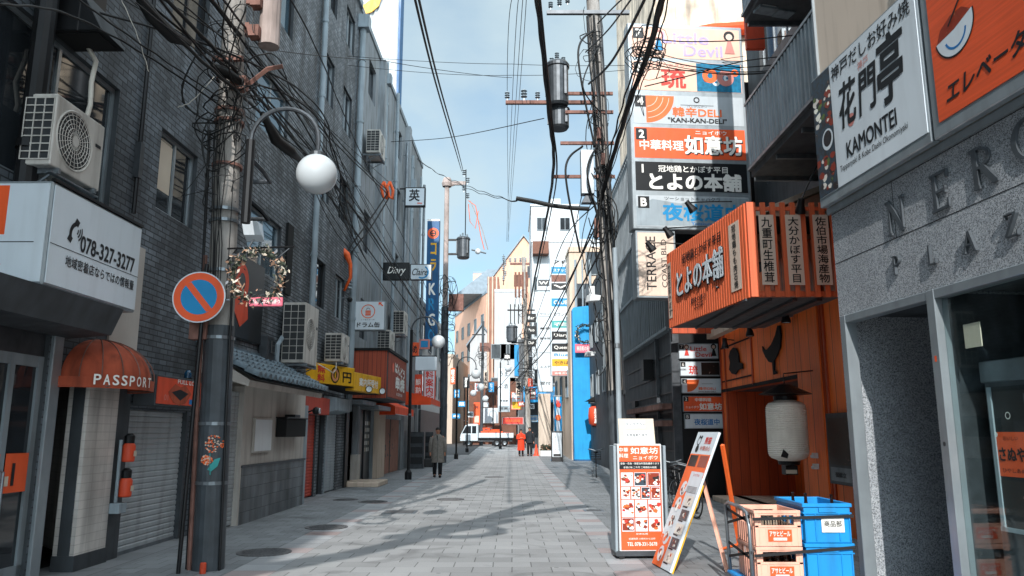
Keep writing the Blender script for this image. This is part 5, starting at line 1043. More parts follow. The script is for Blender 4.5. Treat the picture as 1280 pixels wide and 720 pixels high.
s = MB(); s.prism([(-7.0, 18.5), (7.0, 18.5), (5.2, 21.6), (-3.2, 21.6)], -8, 8, 'roof_slate', 'y'); s.build('roof', P)
r = far('ribbed_building', 'narrow building with brownish pink vertical ribs at the far bend', [(-2.6, 86), (-2.6, 80), (-1.4, 80), (-1.4, 86)], 17.5, 'pink_rib')
s = MB()
for i in range(3): s.box(-.55+.42*i, -.4+.42*i, -3.2, -3.0, 0, 17.8, 'beige_wall')
s.build('rib', r)
gable_house('white_hall', 'white gabled hall front left of the ribbed building', (-4.6, 84, 0), 0, 2.6, 6, 11.3, 1.8, 'white_wall', 'roof_slate')
far('brown_shop', 'low brown shop closing the street behind the truck', [(-4.2, 80), (-4.2, 76), (.4, 76), (.4, 80)], 6.2, 'brown_roof', [(1+2, 2, 1, .8, 3, 1.5, 1.6), (0, 1, 1, 1, 3, 1.4, 1.6)])
far('cream_shop', 'cream shop row along the far left bend', [(-10.8, 98), (-10.8, 82), (-6.3, 82), (-5.6, 98)], 9.5, 'cream_wall', [(3, 3, 2, 3, 3, 1.3, 1.5), (1, 2, 2, 3, 3, 1.2, 1.5)])
far('dark_shop', 'dark arcade shop front behind the two pedestrians', [(1.2, 72), (1.0, 62), (5, 62), (5, 72)], 5.0, 'dark_wall', [(0, 3, 1, 1, 3, 1.6, 1.6)])
far('grey_shop', 'grey two storey shop behind the dark arcade shop', [(.7, 76), (.6, 73), (5, 73), (5, 76)], 10, 'soffit', [(1, 2, 2, 4.5, 2.8, 1.3, 1.4)])
P = thing('awning', 'blue awning of the arcade shop behind the pedestrians', 'awning', (.9, 61.8, gz(62)+3.5)); s = MB(); s.add([(0, 0, 1.3), (3, 0, 1.3), (3, -1.6, .4), (0, -1.6, .4), (3, -1.6, 0), (0, -1.6, 0)], [(0, 3, 2, 1), (3, 5, 4, 2)], 'sign_blue'); s.add([(0, 0, 1.3), (0, -1.6, .4), (0, -1.6, 0), (0, 0, .0)], [(0, 1, 2, 3)], 'sign_blue'); s.build('canopy', P)
def tall_sign(name, label, px0, py0, px1, py1, Y, rows, case='alu', d=.4, group=None, base='sign_white'):
    a = at(px0, py1, Y); b = at(px1, py0, Y); w, h = b.x-a.x, b.z-a.z; r = thing(name, label, 'sign', a, 0, group)
    f = board(r, w, h, d, case, base, frame=.05); f.build('face', r); s = MB()
    for z0, z1, m, t, tm in rows:
        if m: s.rect(.08, w-.08, h*z0, h*z1, -.012, m)
        if t: s.text(t, w/2, h*(z0+z1)/2, w*.66, h*(z1-z0)*.45, tm or 'ink', y=-.018, bold=.01)
    s.build('print', r); return r
tall_sign('vertical_sign', 'vertical sign with blue, dark, yellow and pink tenant panels', 688.5, 322, 713.5, 470, 46, [(.93, .99, None, '7F', None), (.86, .92, 'sign_blue', 'スナック', 'ink_white'), (.79, .85, 'rust_pink', None, None), (.72, .78, 'panel_black', 'V', 'ink_white'), (.58, .65, 'sign_blue', 'CLUB', 'ink_white'), (.48, .55, None, 'ラウンジ', None), (.40, .46, 'teal_panel', '花', 'ink_white'), (.30, .37, 'panel_black', 'Diary', 'ink_white'), (.20, .27, 'panel_black', 'Queen', 'ink_white'), (.15, .2, None, 'Blue', 'sign_blue'), (.08, .14, 'yellow', 'やきば', None), (.005, .04, 'pink_ink', '酒場 市場', 'ink_white')])
tall_sign('vertical_sign', 'long white vertical sign with small grey text beside the coloured tenant sign', 672, 364, 690.5, 490, 49, [(.75, .79, None, 'サロン', None), (.6, .65, None, '美容', None), (.38, .385, 'ink', None, None), (.745, .75, 'ink', None, None), (.5, .55, None, '整体院', None), (.22, .27, None, 'エステ', None), (.05, .12, None, '受付', None)])
tall_sign('vertical_sign', 'rounded grey topped sign behind the long white vertical sign', 671, 346, 688, 363, 49.5, [(.3, .8, 'soffit', 'W', 'ink_white')])
for y0, y1, t, lab in ((392, 402.5, 'Bar', 'topmost dark plate of the small stack on the beige wall'), (407.5, 417.5, 'Pub', 'second dark plate of the small stack on the beige wall'), (424, 433, 'Club', 'lowest dark plate of the small stack on the beige wall')):
    tall_sign('plate_sign', lab, 658, y0, 670, y1, 52, [(.1, .9, 'panel_black', t, 'ink_white')], 'black_metal', .2, 'dark plates stacked on the right', 'panel_black')
tall_sign('vertical_sign', 'white vertical banner sign with black brush characters in the distance', 622, 459, 637.5, 515, 66, [(.72, .98, None, 'うま', None), (.45, .7, None, 'い酒', None), (.2, .3, None, '居酒屋', None), (.02, .14, 'pipe_grey', '営業', None)])
tall_sign('vertical_sign', 'thin bright blue hanging sign on the far utility pole', 643, 431, 648.5, 470, 58, [], 'sign_blue', .8, None, 'sign_blue')
tall_sign('vertical_sign', 'small orange vertical sign with dark characters beyond the truck', 592, 503, 600, 531, 72, [(.6, .95, None, '丼', None), (.1, .4, 'sign_cream', None, None)], 'orange_sign', .4, None, 'orange_sign')
tall_sign('shop_sign', 'plain white panel sign above the truck', 602, 510, 623, 529, 73, [], 'white_plastic', .4)
tall_sign('shop_sign', 'small pale panel high behind the truck', 601, 503, 611, 509, 75, [], 'white_plastic', .4)
tall_sign('shop_sign', 'round faced yellow and white shop sign behind the far pole', 639, 490, 653, 512, 64, [(.05, .45, 'yellow', None, None), (.55, .7, None, '中華', 'orange_ink')], 'orange_ink', .3)
tall_sign('shop_sign', 'small bright blue and white sign over the pedestrians', 660.5, 519, 672.5, 527.5, 60, [(.05, .95, 'pipe_grey', '会館', 'blue_ink')], 'sign_blue', .3)
tall_sign('shop_sign', 'long red sign under the arcade shop awning', 627, 521, 655, 531, 61.5, [(.1, .9, 'red_ink', '大衆酒場', 'orange_ink')], 'brown_roof', .3)
P = tall_sign('wall_pillar', 'cream plaster pillar below the long white vertical sign', 673.5, 492, 688, 572, 49, [], 'cream_wall', .8, None, 'cream_wall'); P['category'] = 'pillar'
rnd = random.Random(17)
words = ['居酒屋', '焼肉', 'BAR', '寿司', '薬', 'カフェ', '喫茶', '酒', '麺', 'スナック', '串', '鍋', '本', '靴', '花', '鮨']
for k, (px, py, w, h, Y) in enumerate(((583, 478, 8, 14, 68), (597, 484, 7, 10, 71), (607, 474, 6, 22, 74), (571, 492, 7, 10, 60), (577, 505, 9, 7, 66), (614, 484, 7, 12, 74), (566, 470, 6, 20, 56), (648, 486, 6, 18, 63), (666, 492, 7, 14, 58), (663, 478, 6, 10, 56), (634, 446, 8, 8, 70), (652, 505, 9, 6, 61), (570, 520, 10, 6, 62), (588, 518, 8, 7, 72), (664, 508, 8, 6, 60), (612, 535, 9, 6, 74))):
    t = words[k]; m, tm = rnd.choice((('sign_white', 'ink'), ('orange_sign', 'ink_white'), ('sign_blue', 'ink_white'), ('sign_white', 'red_ink'), ('panel_black', 'ink_white'), ('red_orange', 'ink_white'), ('sign_cream', 'ink')))
    a_ = at(px-w/2, py+h/2, Y); b_ = at(px+w/2, py-h/2, Y); w_, h_ = b_.x-a_.x, b_.z-a_.z
    r = thing('shop_sign', 'small shop sign among many crowding the far end of the street', 'sign', a_, 0, 'small shop signs at the far end'); MB().box(0, w_, 0, .3, 0, h_, m).build('case', r); s = MB(); s.text(t, w_/2, h_/2, w_*.75, h_*.85 if h_ > w_*1.2 else h_*.6, tm, y=-.02, bold=.02, vert=h_ > w_*1.2 and len(t) > 1); s.build('lettering', r)
# ================================================================== UTILITY POLES
def band(s, z, r, m='steel'): s.lathe([(r*1.05, z-.03), (r*1.09, z-.03), (r*1.09, z+.03), (r*1.05, z+.03)], m, 18)
def insulator(s, x, y, z, k=1, P=None):
    own = s is None; s = s or MB()
    s.tube([(x, y, z), (x, y, z+.16*k)], .012*k, 'steel', 5)
    for i in range(3): s.lathe([(.02*k, z+(.06+.05*i)*k), (.055*k, z+(.07+.05*i)*k), (.02*k, z+(.1+.05*i)*k)], 'pipe_grey', 10, (x, y, 0))
    if own: s.build('insulator', P)
def loops(s, n, c, rx, rz, r=.007, m='rubber', seed=1, tall=1.0, front=-1):
    rnd = random.Random(seed)
    for i in range(n):
        a, b = rnd.uniform(-1, 1), rnd.uniform(-1, 1); p = []
        kx, kz = rnd.uniform(.12, rx), rnd.uniform(.08, rz)*tall; t0 = rnd.uniform(0, 6.28); turn = rnd.uniform(2.5, 8); ph = rnd.uniform(0, 6.28)
        for k in range(15):
            t = t0+turn*k/14; p.append((c[0]+a*rx*.5+kx*math.cos(t)+.04*math.sin(3*t+ph), c[1]+rnd.uniform(-.02, .02)+front*(.2+.12*math.sin(t+ph)), c[2]+b*rz+kz*math.sin(t)+.05*math.sin(2*t+ph)))
        s.tube(p, r*rnd.uniform(.6, 1.6), m, 5, cap=False)
# near left concrete pole
pb = Vector((-3.60, 9.55, 0)); ptop = at(294, 0, 9.55) - pb; ptop = ptop*(8.6/ptop.z)
P = thing('utility_pole', 'thick weathered concrete utility pole by the no parking sign with flower sticker', 'utility pole', pb)
def along(z): return ptop*(z/ptop.z)
s = MB(); rz_ = [(0, .185), (2.9, .178), (2.9, .165), (8.6, .14)]
s.tube([along(0), along(2.9)], [.185, .178], 'pole_wrap', 20); s.build('lower_sleeve', P, smooth=False)
s = MB(); s.tube([along(2.88), along(8.6)], [.168, .14], 'pole_concrete', 20); s.build('shaft', P)
for z in (1.0, 1.7, 2.75, 3.6, 4.25, 4.4, 5.0, 5.6, 5.75, 6.2): c = along(z); s = MB(); s.lathe([(.172, z-.02), (.192, z-.02), (.192, z+.02), (.172, z+.02)], 'steel' if z < 5 else 'rust_pink', 18, (c.x, c.y, 0)); s.build('clamp_band', P)
s = MB()
for dx, dy, r in ((-.2, -.06, .028), (-.25, .0, .02), (.17, -.1, .016)):
    s.tube([along(z)+Vector((dx+.004*math.sin(z*9), dy, 0)) for z in (0, 1, 2, 3, 3.8 if dx > -.22 else 5.5)], r, 'rust_pink' if r > .025 else 'black_metal', 8)
s.box(-.36, -.15, -.2, -.04, 2.72, 2.98, 'rust_pink'); s.build('conduit', P)
s = MB(); c = along(6.2); s.tube([c+Vector((.1, -.12, -.15)), c+Vector((.3, -.14, -.1)), c+Vector((.52, -.14, .1)), c+Vector((.72, -.14, .14))], .035, 'rust_pink', 4); s.box(c.x+.06, c.x+.26, c.y-.2, c.y-.05, 6.0, 6.18, 'rust_pink'); s.build('cross_arm', P); MB().box(c.x-.2, c.x+.2, c.y-.2, c.y-.14, 6.4, 6.46, 'rust_pink').build('cross_arm', P)
s = MB(); c = along(7); s.tube([(c.x+.42, c.y+.2, 6.8), (c.x+.4, c.y+.2, 8.6)], .14, 'pole_pink', 14)
for z in (6.85, 7.3): s.box(c.x+.2, c.x+.34, c.y-.02, c.y+.14, z, z+.16, 'rust_pink'); s.box(c.x+.14, c.x+.2, c.y+.0, c.y+.1, z+.03, z+.2, 'rust_pink')
s.build('upper_sleeve', P)
s = MB(); loops(s, 15, along(5.6), .4, .45, .0075, seed=3); loops(s, 7, along(6.5), .35, .4, .007, seed=9); loops(s, 4, along(4.6), .25, .3, .006, seed=21)
for k in range(9):
    rnd = random.Random(40+k); a = rnd.uniform(-.22, .24); s.tube([along(5.6)+Vector((a, -.2, 0)), along(4.8)+Vector((a+rnd.uniform(-.1, .1), -.22, 0)), along(3.9)+Vector((a*.8, -.2, 0)), along(3.2)+Vector((a*.7, -.19, 0))], .006, 'rubber', 5)
s.build('wire_tangle', P)
s = MB(); rnd = random.Random(5)
for cx, cz, R in ((.03, 1.46, .1), (-.03, 1.27, .065)):
    for k in range(70):
        t, q = rnd.uniform(0, 6.28), R*math.sqrt(rnd.random()); x, z = cx+q*math.cos(t), cz+q*math.sin(t)*1.0; y = -math.sqrt(max(.0, .19**2-(x-along(z).x)**2))-.004-.004*rnd.random()
        x += along(z).x*0; e = .014; s.add([(x-e, y, z), (x, y-.002, z-e*.7), (x+e, y, z), (x, y-.002, z+e*.7)], [(0, 1, 2, 3)], 'orange_ink' if rnd.random() < .6 else 'sign_cream')
for a, b in (((.0, 1.35), (.06, 1.1)),): s.tube([(a[0], -.192, a[1]), (b[0]-.04, -.192, b[1])], .006, 'teal_panel', 4)
s.poly([(-.02, 1.16), (.03, 1.14), (.1, 1.2), (.13, 1.3), (.06, 1.28)], -.19, 'teal_panel'); s.build('sticker', P)
tag(MB().lathe([(0, 0), (.033, 0), (.035, .01), (.035, .11), (.03, .125), (0, .125)], 'red_orange', 14).build('drink_can'), 'orange drink can on the ground at the foot of the concrete pole', 'can').location = at(254, 706, 9.25).xy.to_3d()
# no parking sign
c = at(249, 371.5, 9.2)
P = thing('no_parking_sign', 'round blue no parking sign with red ring and diagonal bar', 'road sign', c, R_(4))
s = MB(); s.disc(0, 0, .315, -.012, 'sign_white', 40); s.disc(0, 0, .3, -.014, 'orange_sign', 40); s.disc(0, 0, .215, -.016, 'sign_blue', 40); a = .035; q = .215/math.sqrt(2)
s.poly([(-q-.02, q-.03+.03), (-q+.05, q+.03), (q+.02, -q+.0), (q-.05, -q-.03)], -.018, 'orange_sign'); s.build('face', P)
s = MB(); s.lathe([(0, 0), (.315, 0), (.315, -.012)], 'steel', 40, (0, 0, 0), 'y'); s.build('plate', P)
s = MB(); s.tube([(-.02, .06, -c.z), (.05, .04, .42)], .024, 'black_metal', 10); s.box(-.06, .1, .0, .04, -.02, .02, 'steel'); s.tube([(.02, .03, 0), (.3, .2, 0)], .015, 'steel'); s.build('post', P)
# other poles
def upole(name, label, x, Y, h, lean, r0, r1, m='pole_pink', seg=16):
    P = thing(name, label, 'utility pole', (x, Y, gz(Y))); s = MB(); s.tube([(0, 0, 0), (lean*.5, 0, h*.5), (lean, 0, h)], [r0, (r0+r1)/2, r1], m, seg); s.build('shaft', P); return P
def transformer(P, x, y, z, r, h, m='dark_steel'):
    s = MB(); s.lathe([(0, 0), (r*.8, 0), (r*.95, .06), (r*.95, h*.82), (r*1.06, h*.84), (r*1.06, h*.9), (r*.9, h*.95), (0, h)], m, 22, (x, y, z))
    for k in range(3): t = 2.1*k+.4; insulator(s, x+r*.6*math.cos(t), y+r*.6*math.sin(t), z+h*.95, 1.1)
    for k in (0, 1, 2): t = 1.2+2.1*k; s.box(x+r*math.cos(t)-.03, x+r*math.cos(t)+.03, y+r*math.sin(t)-.03, y+r*math.sin(t)+.03, z+h*.2, z+h*.8, m)
    return s.build('transformer', P)
rbx, rby = 2.64, 19.0
P = upole('utility_pole', 'main leaning utility pole on the right crowded with cables and transformer cans', rbx, rby, 13.6, -.47, .22, .175, 'pole_concrete')
def rp(px, py, dy=0): return at(px, py, rby+dy) - Vector((rbx, rby, 0))
s = MB(); s.tube([(0, 0, 0), (-.09, 0, 2.6)], [.235, .23], 'pole_wrap', 16); s.build('lower_sleeve', P)
a = rp(697, 135); transformer(P, a.x, -.1, a.z, .30, 1.28, 'dark_steel'); a = rp(699, 160); transformer(P, a.x, .1, a.z, .28, .62)
for px, py, L_ in ((700, 181.5, -.8), (692, 223, -.72), (705, 120, -.6), (706, 143, -.6)): a = rp(px, py); MB().box(a.x, .0, -.2, -.13, a.z-.05, a.z+.03, 'rust_pink').build('cross_arm', P)
a = rp(683, 20); MB().box(a.x, .5, -.22, -.12, a.z-.05, a.z+.05, 'dark_steel').build('cross_arm', P); a = rp(632, 128); MB().box(a.x, -.2, -.05, .05, a.z-.05, a.z+.04, 'rust_pink').build('cross_arm', P); a = rp(700, 0); MB().box(a.x, .4, -.2, -.1, a.z, a.z+.1, 'rust_pink').build('cross_arm', P)
s = MB()
for px, py, k in ((688, 16, 1.5), (699, 13, 1.5), (709, 10, 1.5), (634, 126, 1.6), (655, 126, 2.0), (672, 126, 1.6)): a = rp(px, py); insulator(None, a.x, -.15 if py < 100 else 0, a.z, k*.8, P)
a = rp(725, 248); b = rp(740, 194); s = MB(); s.box(a.x, b.x, -.42, -.16, a.z, b.z, 'steel'); s.prism([(a.x, a.z-.22), (b.x, a.z-.22), (b.x, a.z), (a.x+.12, a.z)], -.35, -.16, 'dark_steel', 'y'); s.build('switch_box', P, bevel=.01)
s = MB(); p = [rp(x, y)+Vector((0, -.35, 0)) for x, y in ((645, 253), (665, 256.5), (690, 262), (715, 265), (735, 266))]; s.tube(p, .055, 'rubber', 10); s.build('splice_closure', P)
s = MB()
for px, py in ((737, 350), (737, 385)): pass
loops(s, 14, rp(752, 280), .3, 1.0, .012, seed=11); loops(s, 5, rp(738, 60), .3, .7, .011, seed=12); loops(s, 9, rp(748, 190), .28, 1.2, .009, seed=13); loops(s, 8, rp(752, 400), .2, .8, .01, seed=15)
for k in range(9):
    rnd = random.Random(k+90); x = rnd.uniform(-.22, .2); p = []
    for i in range(9): z = 12.5-i*1.25; p.append((-.47*z/13.6+x+rnd.uniform(-.05, .05), -.22+rnd.uniform(-.04, .04), z))
    s.tube(p, rnd.choice((.012, .018, .026)), 'rubber' if k % 3 else 'cable_grey', 6)
s.build('wire_tangle', P)
for px, py, w, h, m in ((735, 375, .14, .3, 'white_plastic'), (742, 300, .1, .5, 'rust_pink'), (750, 210, .1, .3, 'rust_pink'), (745, 178, .1, .3, 'rust_pink')): a = rp(px, py); MB().box(a.x, a.x+w, -.3, -.16, a.z, a.z+h, m).build('bracket', P)
a = at(774, 524, 17.2); b = at(773, 310, 17.2)
o = MB(); o.tube([(0, 0, 0), (0, 0, b.z)], .058, 'pipe_grey', 12); o.lathe([(.075, b.z*.6), (.075, b.z*.6+.1)], 'steel', 12); o = tag(o.build('grey_post'), 'thin pale grey steel post standing in front of the leaning utility pole', 'post'); o.location = (a.x, 17.2, 0)
# left far pole
P = upole('utility_pole', 'pinkish utility pole with bracket arm beside the blue vertical sign', -3.62, 41, 15.4, 0, .17, .13)
s = MB(); s.tube([(0, -.0, 0), (0, 0, 8.2)], .2, 'pole_wrap', 14); s.build('lower_sleeve', P)
s = MB(); s.box(-.1, 1.05, -.08, .08, 15.1, 15.3, 'pole_pink'); s.lathe([(.25, 15.0), (.3, 15.2), (.2, 15.5), (0, 15.5)], 'pole_pink', 14); s.tube([(.1, 0, 15.0), (.5, 0, 15.15)], .05, 'pole_pink'); s.build('bracket_arm', P)
s = MB(); s.tube([(1.05, 0, 12.2), (1.05, 0, 16)], .03, 'black_metal', 6)
for i in range(4): insulator(s, 1.05+.1*(-1)**i, -.05, 14.2+.45*i, 2.2)
s.tube([(1.2, 0, 14.2), (1.6, 0, 13.9), (1.9, 0, 12.2), (2.1, 0, 11.4)], .02, 'orange_cord', 5); s.tube([(1.3, 0, 14.2), (2.0, 0, 12.5), (2.3, 0, 11.4)], .02, 'pole_pink', 5); s.tube([(1.2, 0, 14.0), (1.3, 0, 13), (1.6, 0, 12.6), (1.75, 0, 13.6)], .018, 'orange_cord', 5); s.build('insulator_string', P)
transformer(P, .95, 0, 10.9, .36, 1.25); MB().box(0, .7, -.05, .05, 11.1, 11.2, 'black_metal').build('cross_arm', P); MB().box(0, .7, -.05, .05, 11.9, 12, 'black_metal').build('cross_arm', P); MB().box(.2, 1.0, -.2, .2, 8.0, 8.9, 'rust_pink').build('fuse_box', P); s = MB(); s.tube([(1.4, 0, 11.4), (2.2, 0, 11.2)], .05, 'steel'); s.sphere((1.75, 0, 11.3), .16, 'white_plastic', 12, 8); s.build('bushing', P)
s = MB(); loops(s, 16, Vector((.1, 0, 8.6)), .6, .9, .014, seed=31); loops(s, 10, Vector((.2, 0, 6.4)), .5, .8, .013, seed=32); s.build('wire_tangle', P)
# far right pole
P = upole('utility_pole', 'distant grey utility pole with a row of fuse boxes behind the pedestrians', 1.25, 58, 14.6, -.35, .2, .15, 'pole_concrete')
for b_ in ((-1.4, .1, -.08, .08, 14, 14.15, 'rust_pink'), (-1.1, .0, -.1, .1, 12.3, 13.2, 'rust_pink'), (-1.6, .5, -.07, .07, 10.4, 10.5, 'black_metal'), (-1.3, .6, -.07, .07, 7.9, 8, 'black_metal')): MB().box(*b_).build('cross_arm', P)
for i in range(4): MB().box(-1.05+.28*i, -.9+.28*i, -.16, -.1, 11.4, 13.4, 'brown_roof').build('fuse_box', P)
for i in range(5): MB().box(-1.4+.3*i, -1.32+.3*i, -.06, .06, 9.4, 10.9, 'black_metal').build('switch_rod', P)
s = MB()
for i in range(5): insulator(None, -1.9+.12*(i % 2), 0, 12.6+.4*i, 2.6, P)
for i in range(4): insulator(None, -1.4+.4*i, 0, 14.1, 2.2, P)
s.tube([(-1.9, 0, 12.4), (-1.9, 0, 14.8)], .04, 'black_metal'); s.build('insulator_rod', P)
transformer(P, -1.25, 0, 8.0, .42, 1.3); s = MB(); loops(s, 16, Vector((0, 0, 7.6)), .8, 1.0, .016, seed=51); loops(s, 14, Vector((0, 0, 5.4)), .8, .9, .016, seed=52); loops(s, 8, Vector((-.4, 0, 10.6)), .7, .9, .014, seed=53); s.build('wire_tangle', P)
P = upole('utility_pole', 'slender dark utility pole far down the left side beyond the truck', -2.75, 70, 11.2, .1, .16, .12, 'pole_wrap', 10); MB().box(-.9, .3, -.06, .06, 9.9, 10, 'black_metal').build('cross_arm', P); MB().box(-.2, .8, -.1, .1, 8.4, 9.2, 'rust_pink').build('fuse_box', P); MB().box(-.5, .5, -.06, .06, 5.5, 5.6, 'black_metal').build('cross_arm', P); s = MB(); loops(s, 10, Vector((0, 0, 8)), .6, .8, .018, seed=61); s.build('wire_tangle', P)
# ================================================================== LAMPS
def globe_lamp(label, x, Y, h, side, reach, wall=False, d=.45, low=0, group='globe street lamps', double=False):
    P = thing('street_lamp', label, 'street lamp', (x, Y, gz(Y)), 0, group); R = reach/2
    s = MB(); s.tube([(0, 0, low), (0, 0, h)], .055, 'black_metal', 10)
    if not low: s.lathe([(.12, 0), (.12, .25), (.07, .32)], 'black_metal', 14); s.lathe([(.075, h*.42), (.075, h*.42+.06)], 'steel', 12)
    s.build('post', P)
    for q, sd2 in enumerate((side, -side) if double else (side,)):
        s = MB(); s.tube([(sd2*(R-R*math.cos(t)), 0, h+R*1.0*math.sin(t)) for t in [math.pi*i/14 for i in range(15)]] + [(sd2*reach, 0, h-.14)], .028, 'dark_steel', 8); s.lathe([(.03, h-.12), (.09, h-.16), (.09, h-.2)], 'dark_steel', 14, (sd2*reach, 0, 0)); s.build('arm', P)
        s = MB(); s.sphere((sd2*reach, 0, h-.18-d/2), d/2, 'globe', 28, 18); s.build('globe', P, smooth=True)
    return P
gpos = at(396, 217, 8.6); hx = at(313, 185, 8.6)
P = globe_lamp('large white globe lamp on an arched arm at the concrete pole', hx.x, 8.6, gpos.z+.41, 1, gpos.x-hx.x, d=.475, low=gpos.z-.6)
s = MB()
for zq in (-.3, .2): s.tube([(-.36, .9, gpos.z+zq), (-.04, .9, gpos.z+zq), (0, .5, gpos.z+zq), (0, 0, gpos.z+zq)], .03, 'dark_steel'); s.build('bracket', P)
L2 = globe_lamp('globe lamp on a black post with a white notice box on the left pavement', -3.55, 27, 5.15, 1, .95, d=.48)
b0, b1 = at(519, 463, 26.9), at(546, 446, 26.9)
s = MB(); s.box(b0.x+3.55, b1.x+3.55, -.15, .1, b0.z, b1.z, 'sign_white'); s.build('notice_box', L2, bevel=.015); MB().box(0, b1.x+3.55, -.03, .03, b1.z, b1.z+.05, 'black_metal').build('box_arm', L2)
globe_lamp('second globe lamp along the left kerb beside the dark pole', -3.2, 45, 5.3, 1, 1.1, d=.55)
globe_lamp('third globe lamp farther along the left kerb', -3.1, 54, 4.9, 1, .9, d=.55)
globe_lamp('globe lamp standing behind the truck', -4.4, 72, 5.2, 1, .8, d=.6)
globe_lamp('globe lamp near the right kerb behind the truck', -1.7, 70, 4.6, -1, .7, d=.6)
globe_lamp('globe lamp in front of the white banner sign', -.9, 60, 6.6, 1, .6, d=.55)
# small fixtures left
c = at(316, 288, 9.0); P = thing('flood_light', 'small white floodlight angled on a bracket right of the concrete pole', 'floodlight', c)
s = MB(); s.add([(-.11, -.1, .09), (.08, -.1, .09), (.12, -.02, -.06), (-.1, -.02, -.06), (-.11, .1, .1), (.08, .1, .1), (.12, .1, -.12), (-.1, .1, -.12)], [(3, 2, 1, 0), (4, 5, 6, 7), (0, 1, 5, 4), (1, 2, 6, 5), (2, 3, 7, 6), (3, 0, 4, 7)], 'sign_white'); s.build('head', P, bevel=.006); s = MB(); s.tube([(0, .05, -.1), (-.1, .1, -.25), (-.25, .3, -.22)], .014, 'steel'); s.tube([(-.25, .3, -.3), (.05, .05, -.2)], .01, 'steel'); s.build('arm', P)
def wreath(name, label, c, R, seed, plate=None, cat='wreath', mats=('leaf', 'bow', 'pampas', 'leaf', 'dark_steel')):
    P = thing(name, label, cat, c); s = MB(); rnd = random.Random(seed)
    for k in range(520):
        t = rnd.uniform(0, 6.28); q = R+rnd.gauss(0, R*.13); m = rnd.choice(mats); x, z, y = q*math.cos(t), q*math.sin(t), rnd.uniform(-.12, .05)*R*2.5; e = R*rnd.uniform(.06, .17)
        d1 = Vector((rnd.gauss(0, 1), rnd.gauss(0, 1), rnd.gauss(0, 1))).normalized()*e; d2 = Vector((rnd.gauss(0, 1), rnd.gauss(0, 1), rnd.gauss(0, 1))).normalized()*e*.5; p = Vector((x, y, z))
        s.add([p-d1, p-d2, p+d1, p+d2], [(0, 1, 2, 3)], m)
    s.build('foliage', P); s = MB(); s.tube([(R*math.cos(2*math.pi*k/20), 0, R*math.sin(2*math.pi*k/20)) for k in range(21)], R*.07, 'leaf', 6); s.build('ring', P); return P
c = at(322, 345, 9.0); P = wreath('hanging_wreath', 'dry flower wreath with pale bows hanging from a bracket beside the concrete pole', c, .3, 4)
s = MB(); s.tube([(-.42, .1, .36), (.42, .0, .36)], .012, 'black_metal'); s.tube([(-.42, .1, .2), (-.3, .1, .36)], .01, 'black_metal'); s.tube([(-.2, 0, .36), (-.12, 0, .24)], .006, 'steel'); s.tube([(.36, 0, .34), (.2, 0, .2)], .006, 'steel'); s.build('bracket', P)
c = at(332, 377, 8.98); P = thing('pink_plate', 'narrow pink lit plate with white characters below the dry flower wreath', 'sign', c); s = MB(); s.box(-.2, .2, 0, .03, -.055, .055, 'pink_panel'); s.build('plate', P, bevel=.01); s = MB(); s.text('商店街の名物通り', .0, 0, .34, .05, 'ink_white', y=-.004, bold=.01); s.build('lettering', P)
c = lw(14.2, .03, 4.05); P = thing('wall_panel', 'dark wall panel with red rounded shape behind the dry flower wreath', 'sign', c, LEFT); s = MB(); s.box(-.9, 1.0, -.04, 0, -.75, .8, 'panel_black'); s.build('panel', P); s = MB(); s.disc(-.2, .3, .34, -.045, 'red_orange', 24); s.poly([(-.5, .1), (.1, .1), (.2, -.35), (-.2, -.55), (-.5, -.3)], -.046, 'red_orange'); s.disc(-.2, .3, .16, -.048, 'panel_black', 16); s.build('print', P)
P = left_thing('meter_box', 'grey electricity meter box on the dark wall below the pink plate', 'meter', 15.2, 3.0, .02); s = MB(); s.box(0, .4, -.2, 0, 0, .5, 'dark_steel'); s.build('case', P, bevel=.02); s = MB(); s.box(.08, .32, -.24, -.2, .15, .4, 'glaze'); s.build('window', P); s = MB(); s.tube([(.9, -.1, -.7), (.9, -.1, .4), (1.2, -.1, .6)], .05, 'pipe_grey', 8); s.build('pipe', P)
# wreath and details at the blue wall
c = at(732, 417, 42.6); P = wreath('hanging_wreath', 'dark green wreath ring hanging in front of the blue wall', c, .5, 8, mats=('leaf', 'leaf', 'dark_steel', 'leaf', 'bow')); MB().tube([(0, .05, .4), (1.2, .05, .45)], .025, 'black_metal').build('bracket', P)
a, b = at(719, 441, 42.6), at(747, 430, 42.6); P = thing('pink_plate', 'narrow pink plate with white characters in front of the blue wall', 'sign', a); s = MB(); s.box(0, b.x-a.x, 0, .08, 0, b.z-a.z, 'pink_panel'); s.build('plate', P, bevel=.02); s = MB(); s.text('商店街の名物通り', (b.x-a.x)/2, (b.z-a.z)/2, (b.x-a.x)*.85, (b.z-a.z)*.5, 'ink_white', y=-.01, bold=.01); s.build('lettering', P)
c = at(745, 520, 40); P = thing('paper_lantern', 'red paper lantern with white characters in front of the blue wall', 'lantern', (c.x, 40, c.z)); s = MB(); s.lathe([(.2, -.5), (.36, -.4), (.4, 0), (.36, .4), (.2, .5)], 'red_orange', 20); s.build('shade', P, smooth=True); s = MB(); s.lathe([(.22, .5), (.22, .58), (0, .58)], 'black_metal', 14); s.build('rim', P); s = MB(); s.lathe([(.22, -.5), (.22, -.57), (0, -.57)], 'black_metal', 14); s.build('rim', P); s = MB(); s.text('居酒屋', 0, 0, .35, .75, 'ink_white', y=-.42, bold=.03, vert=True); s.build('lettering', P)
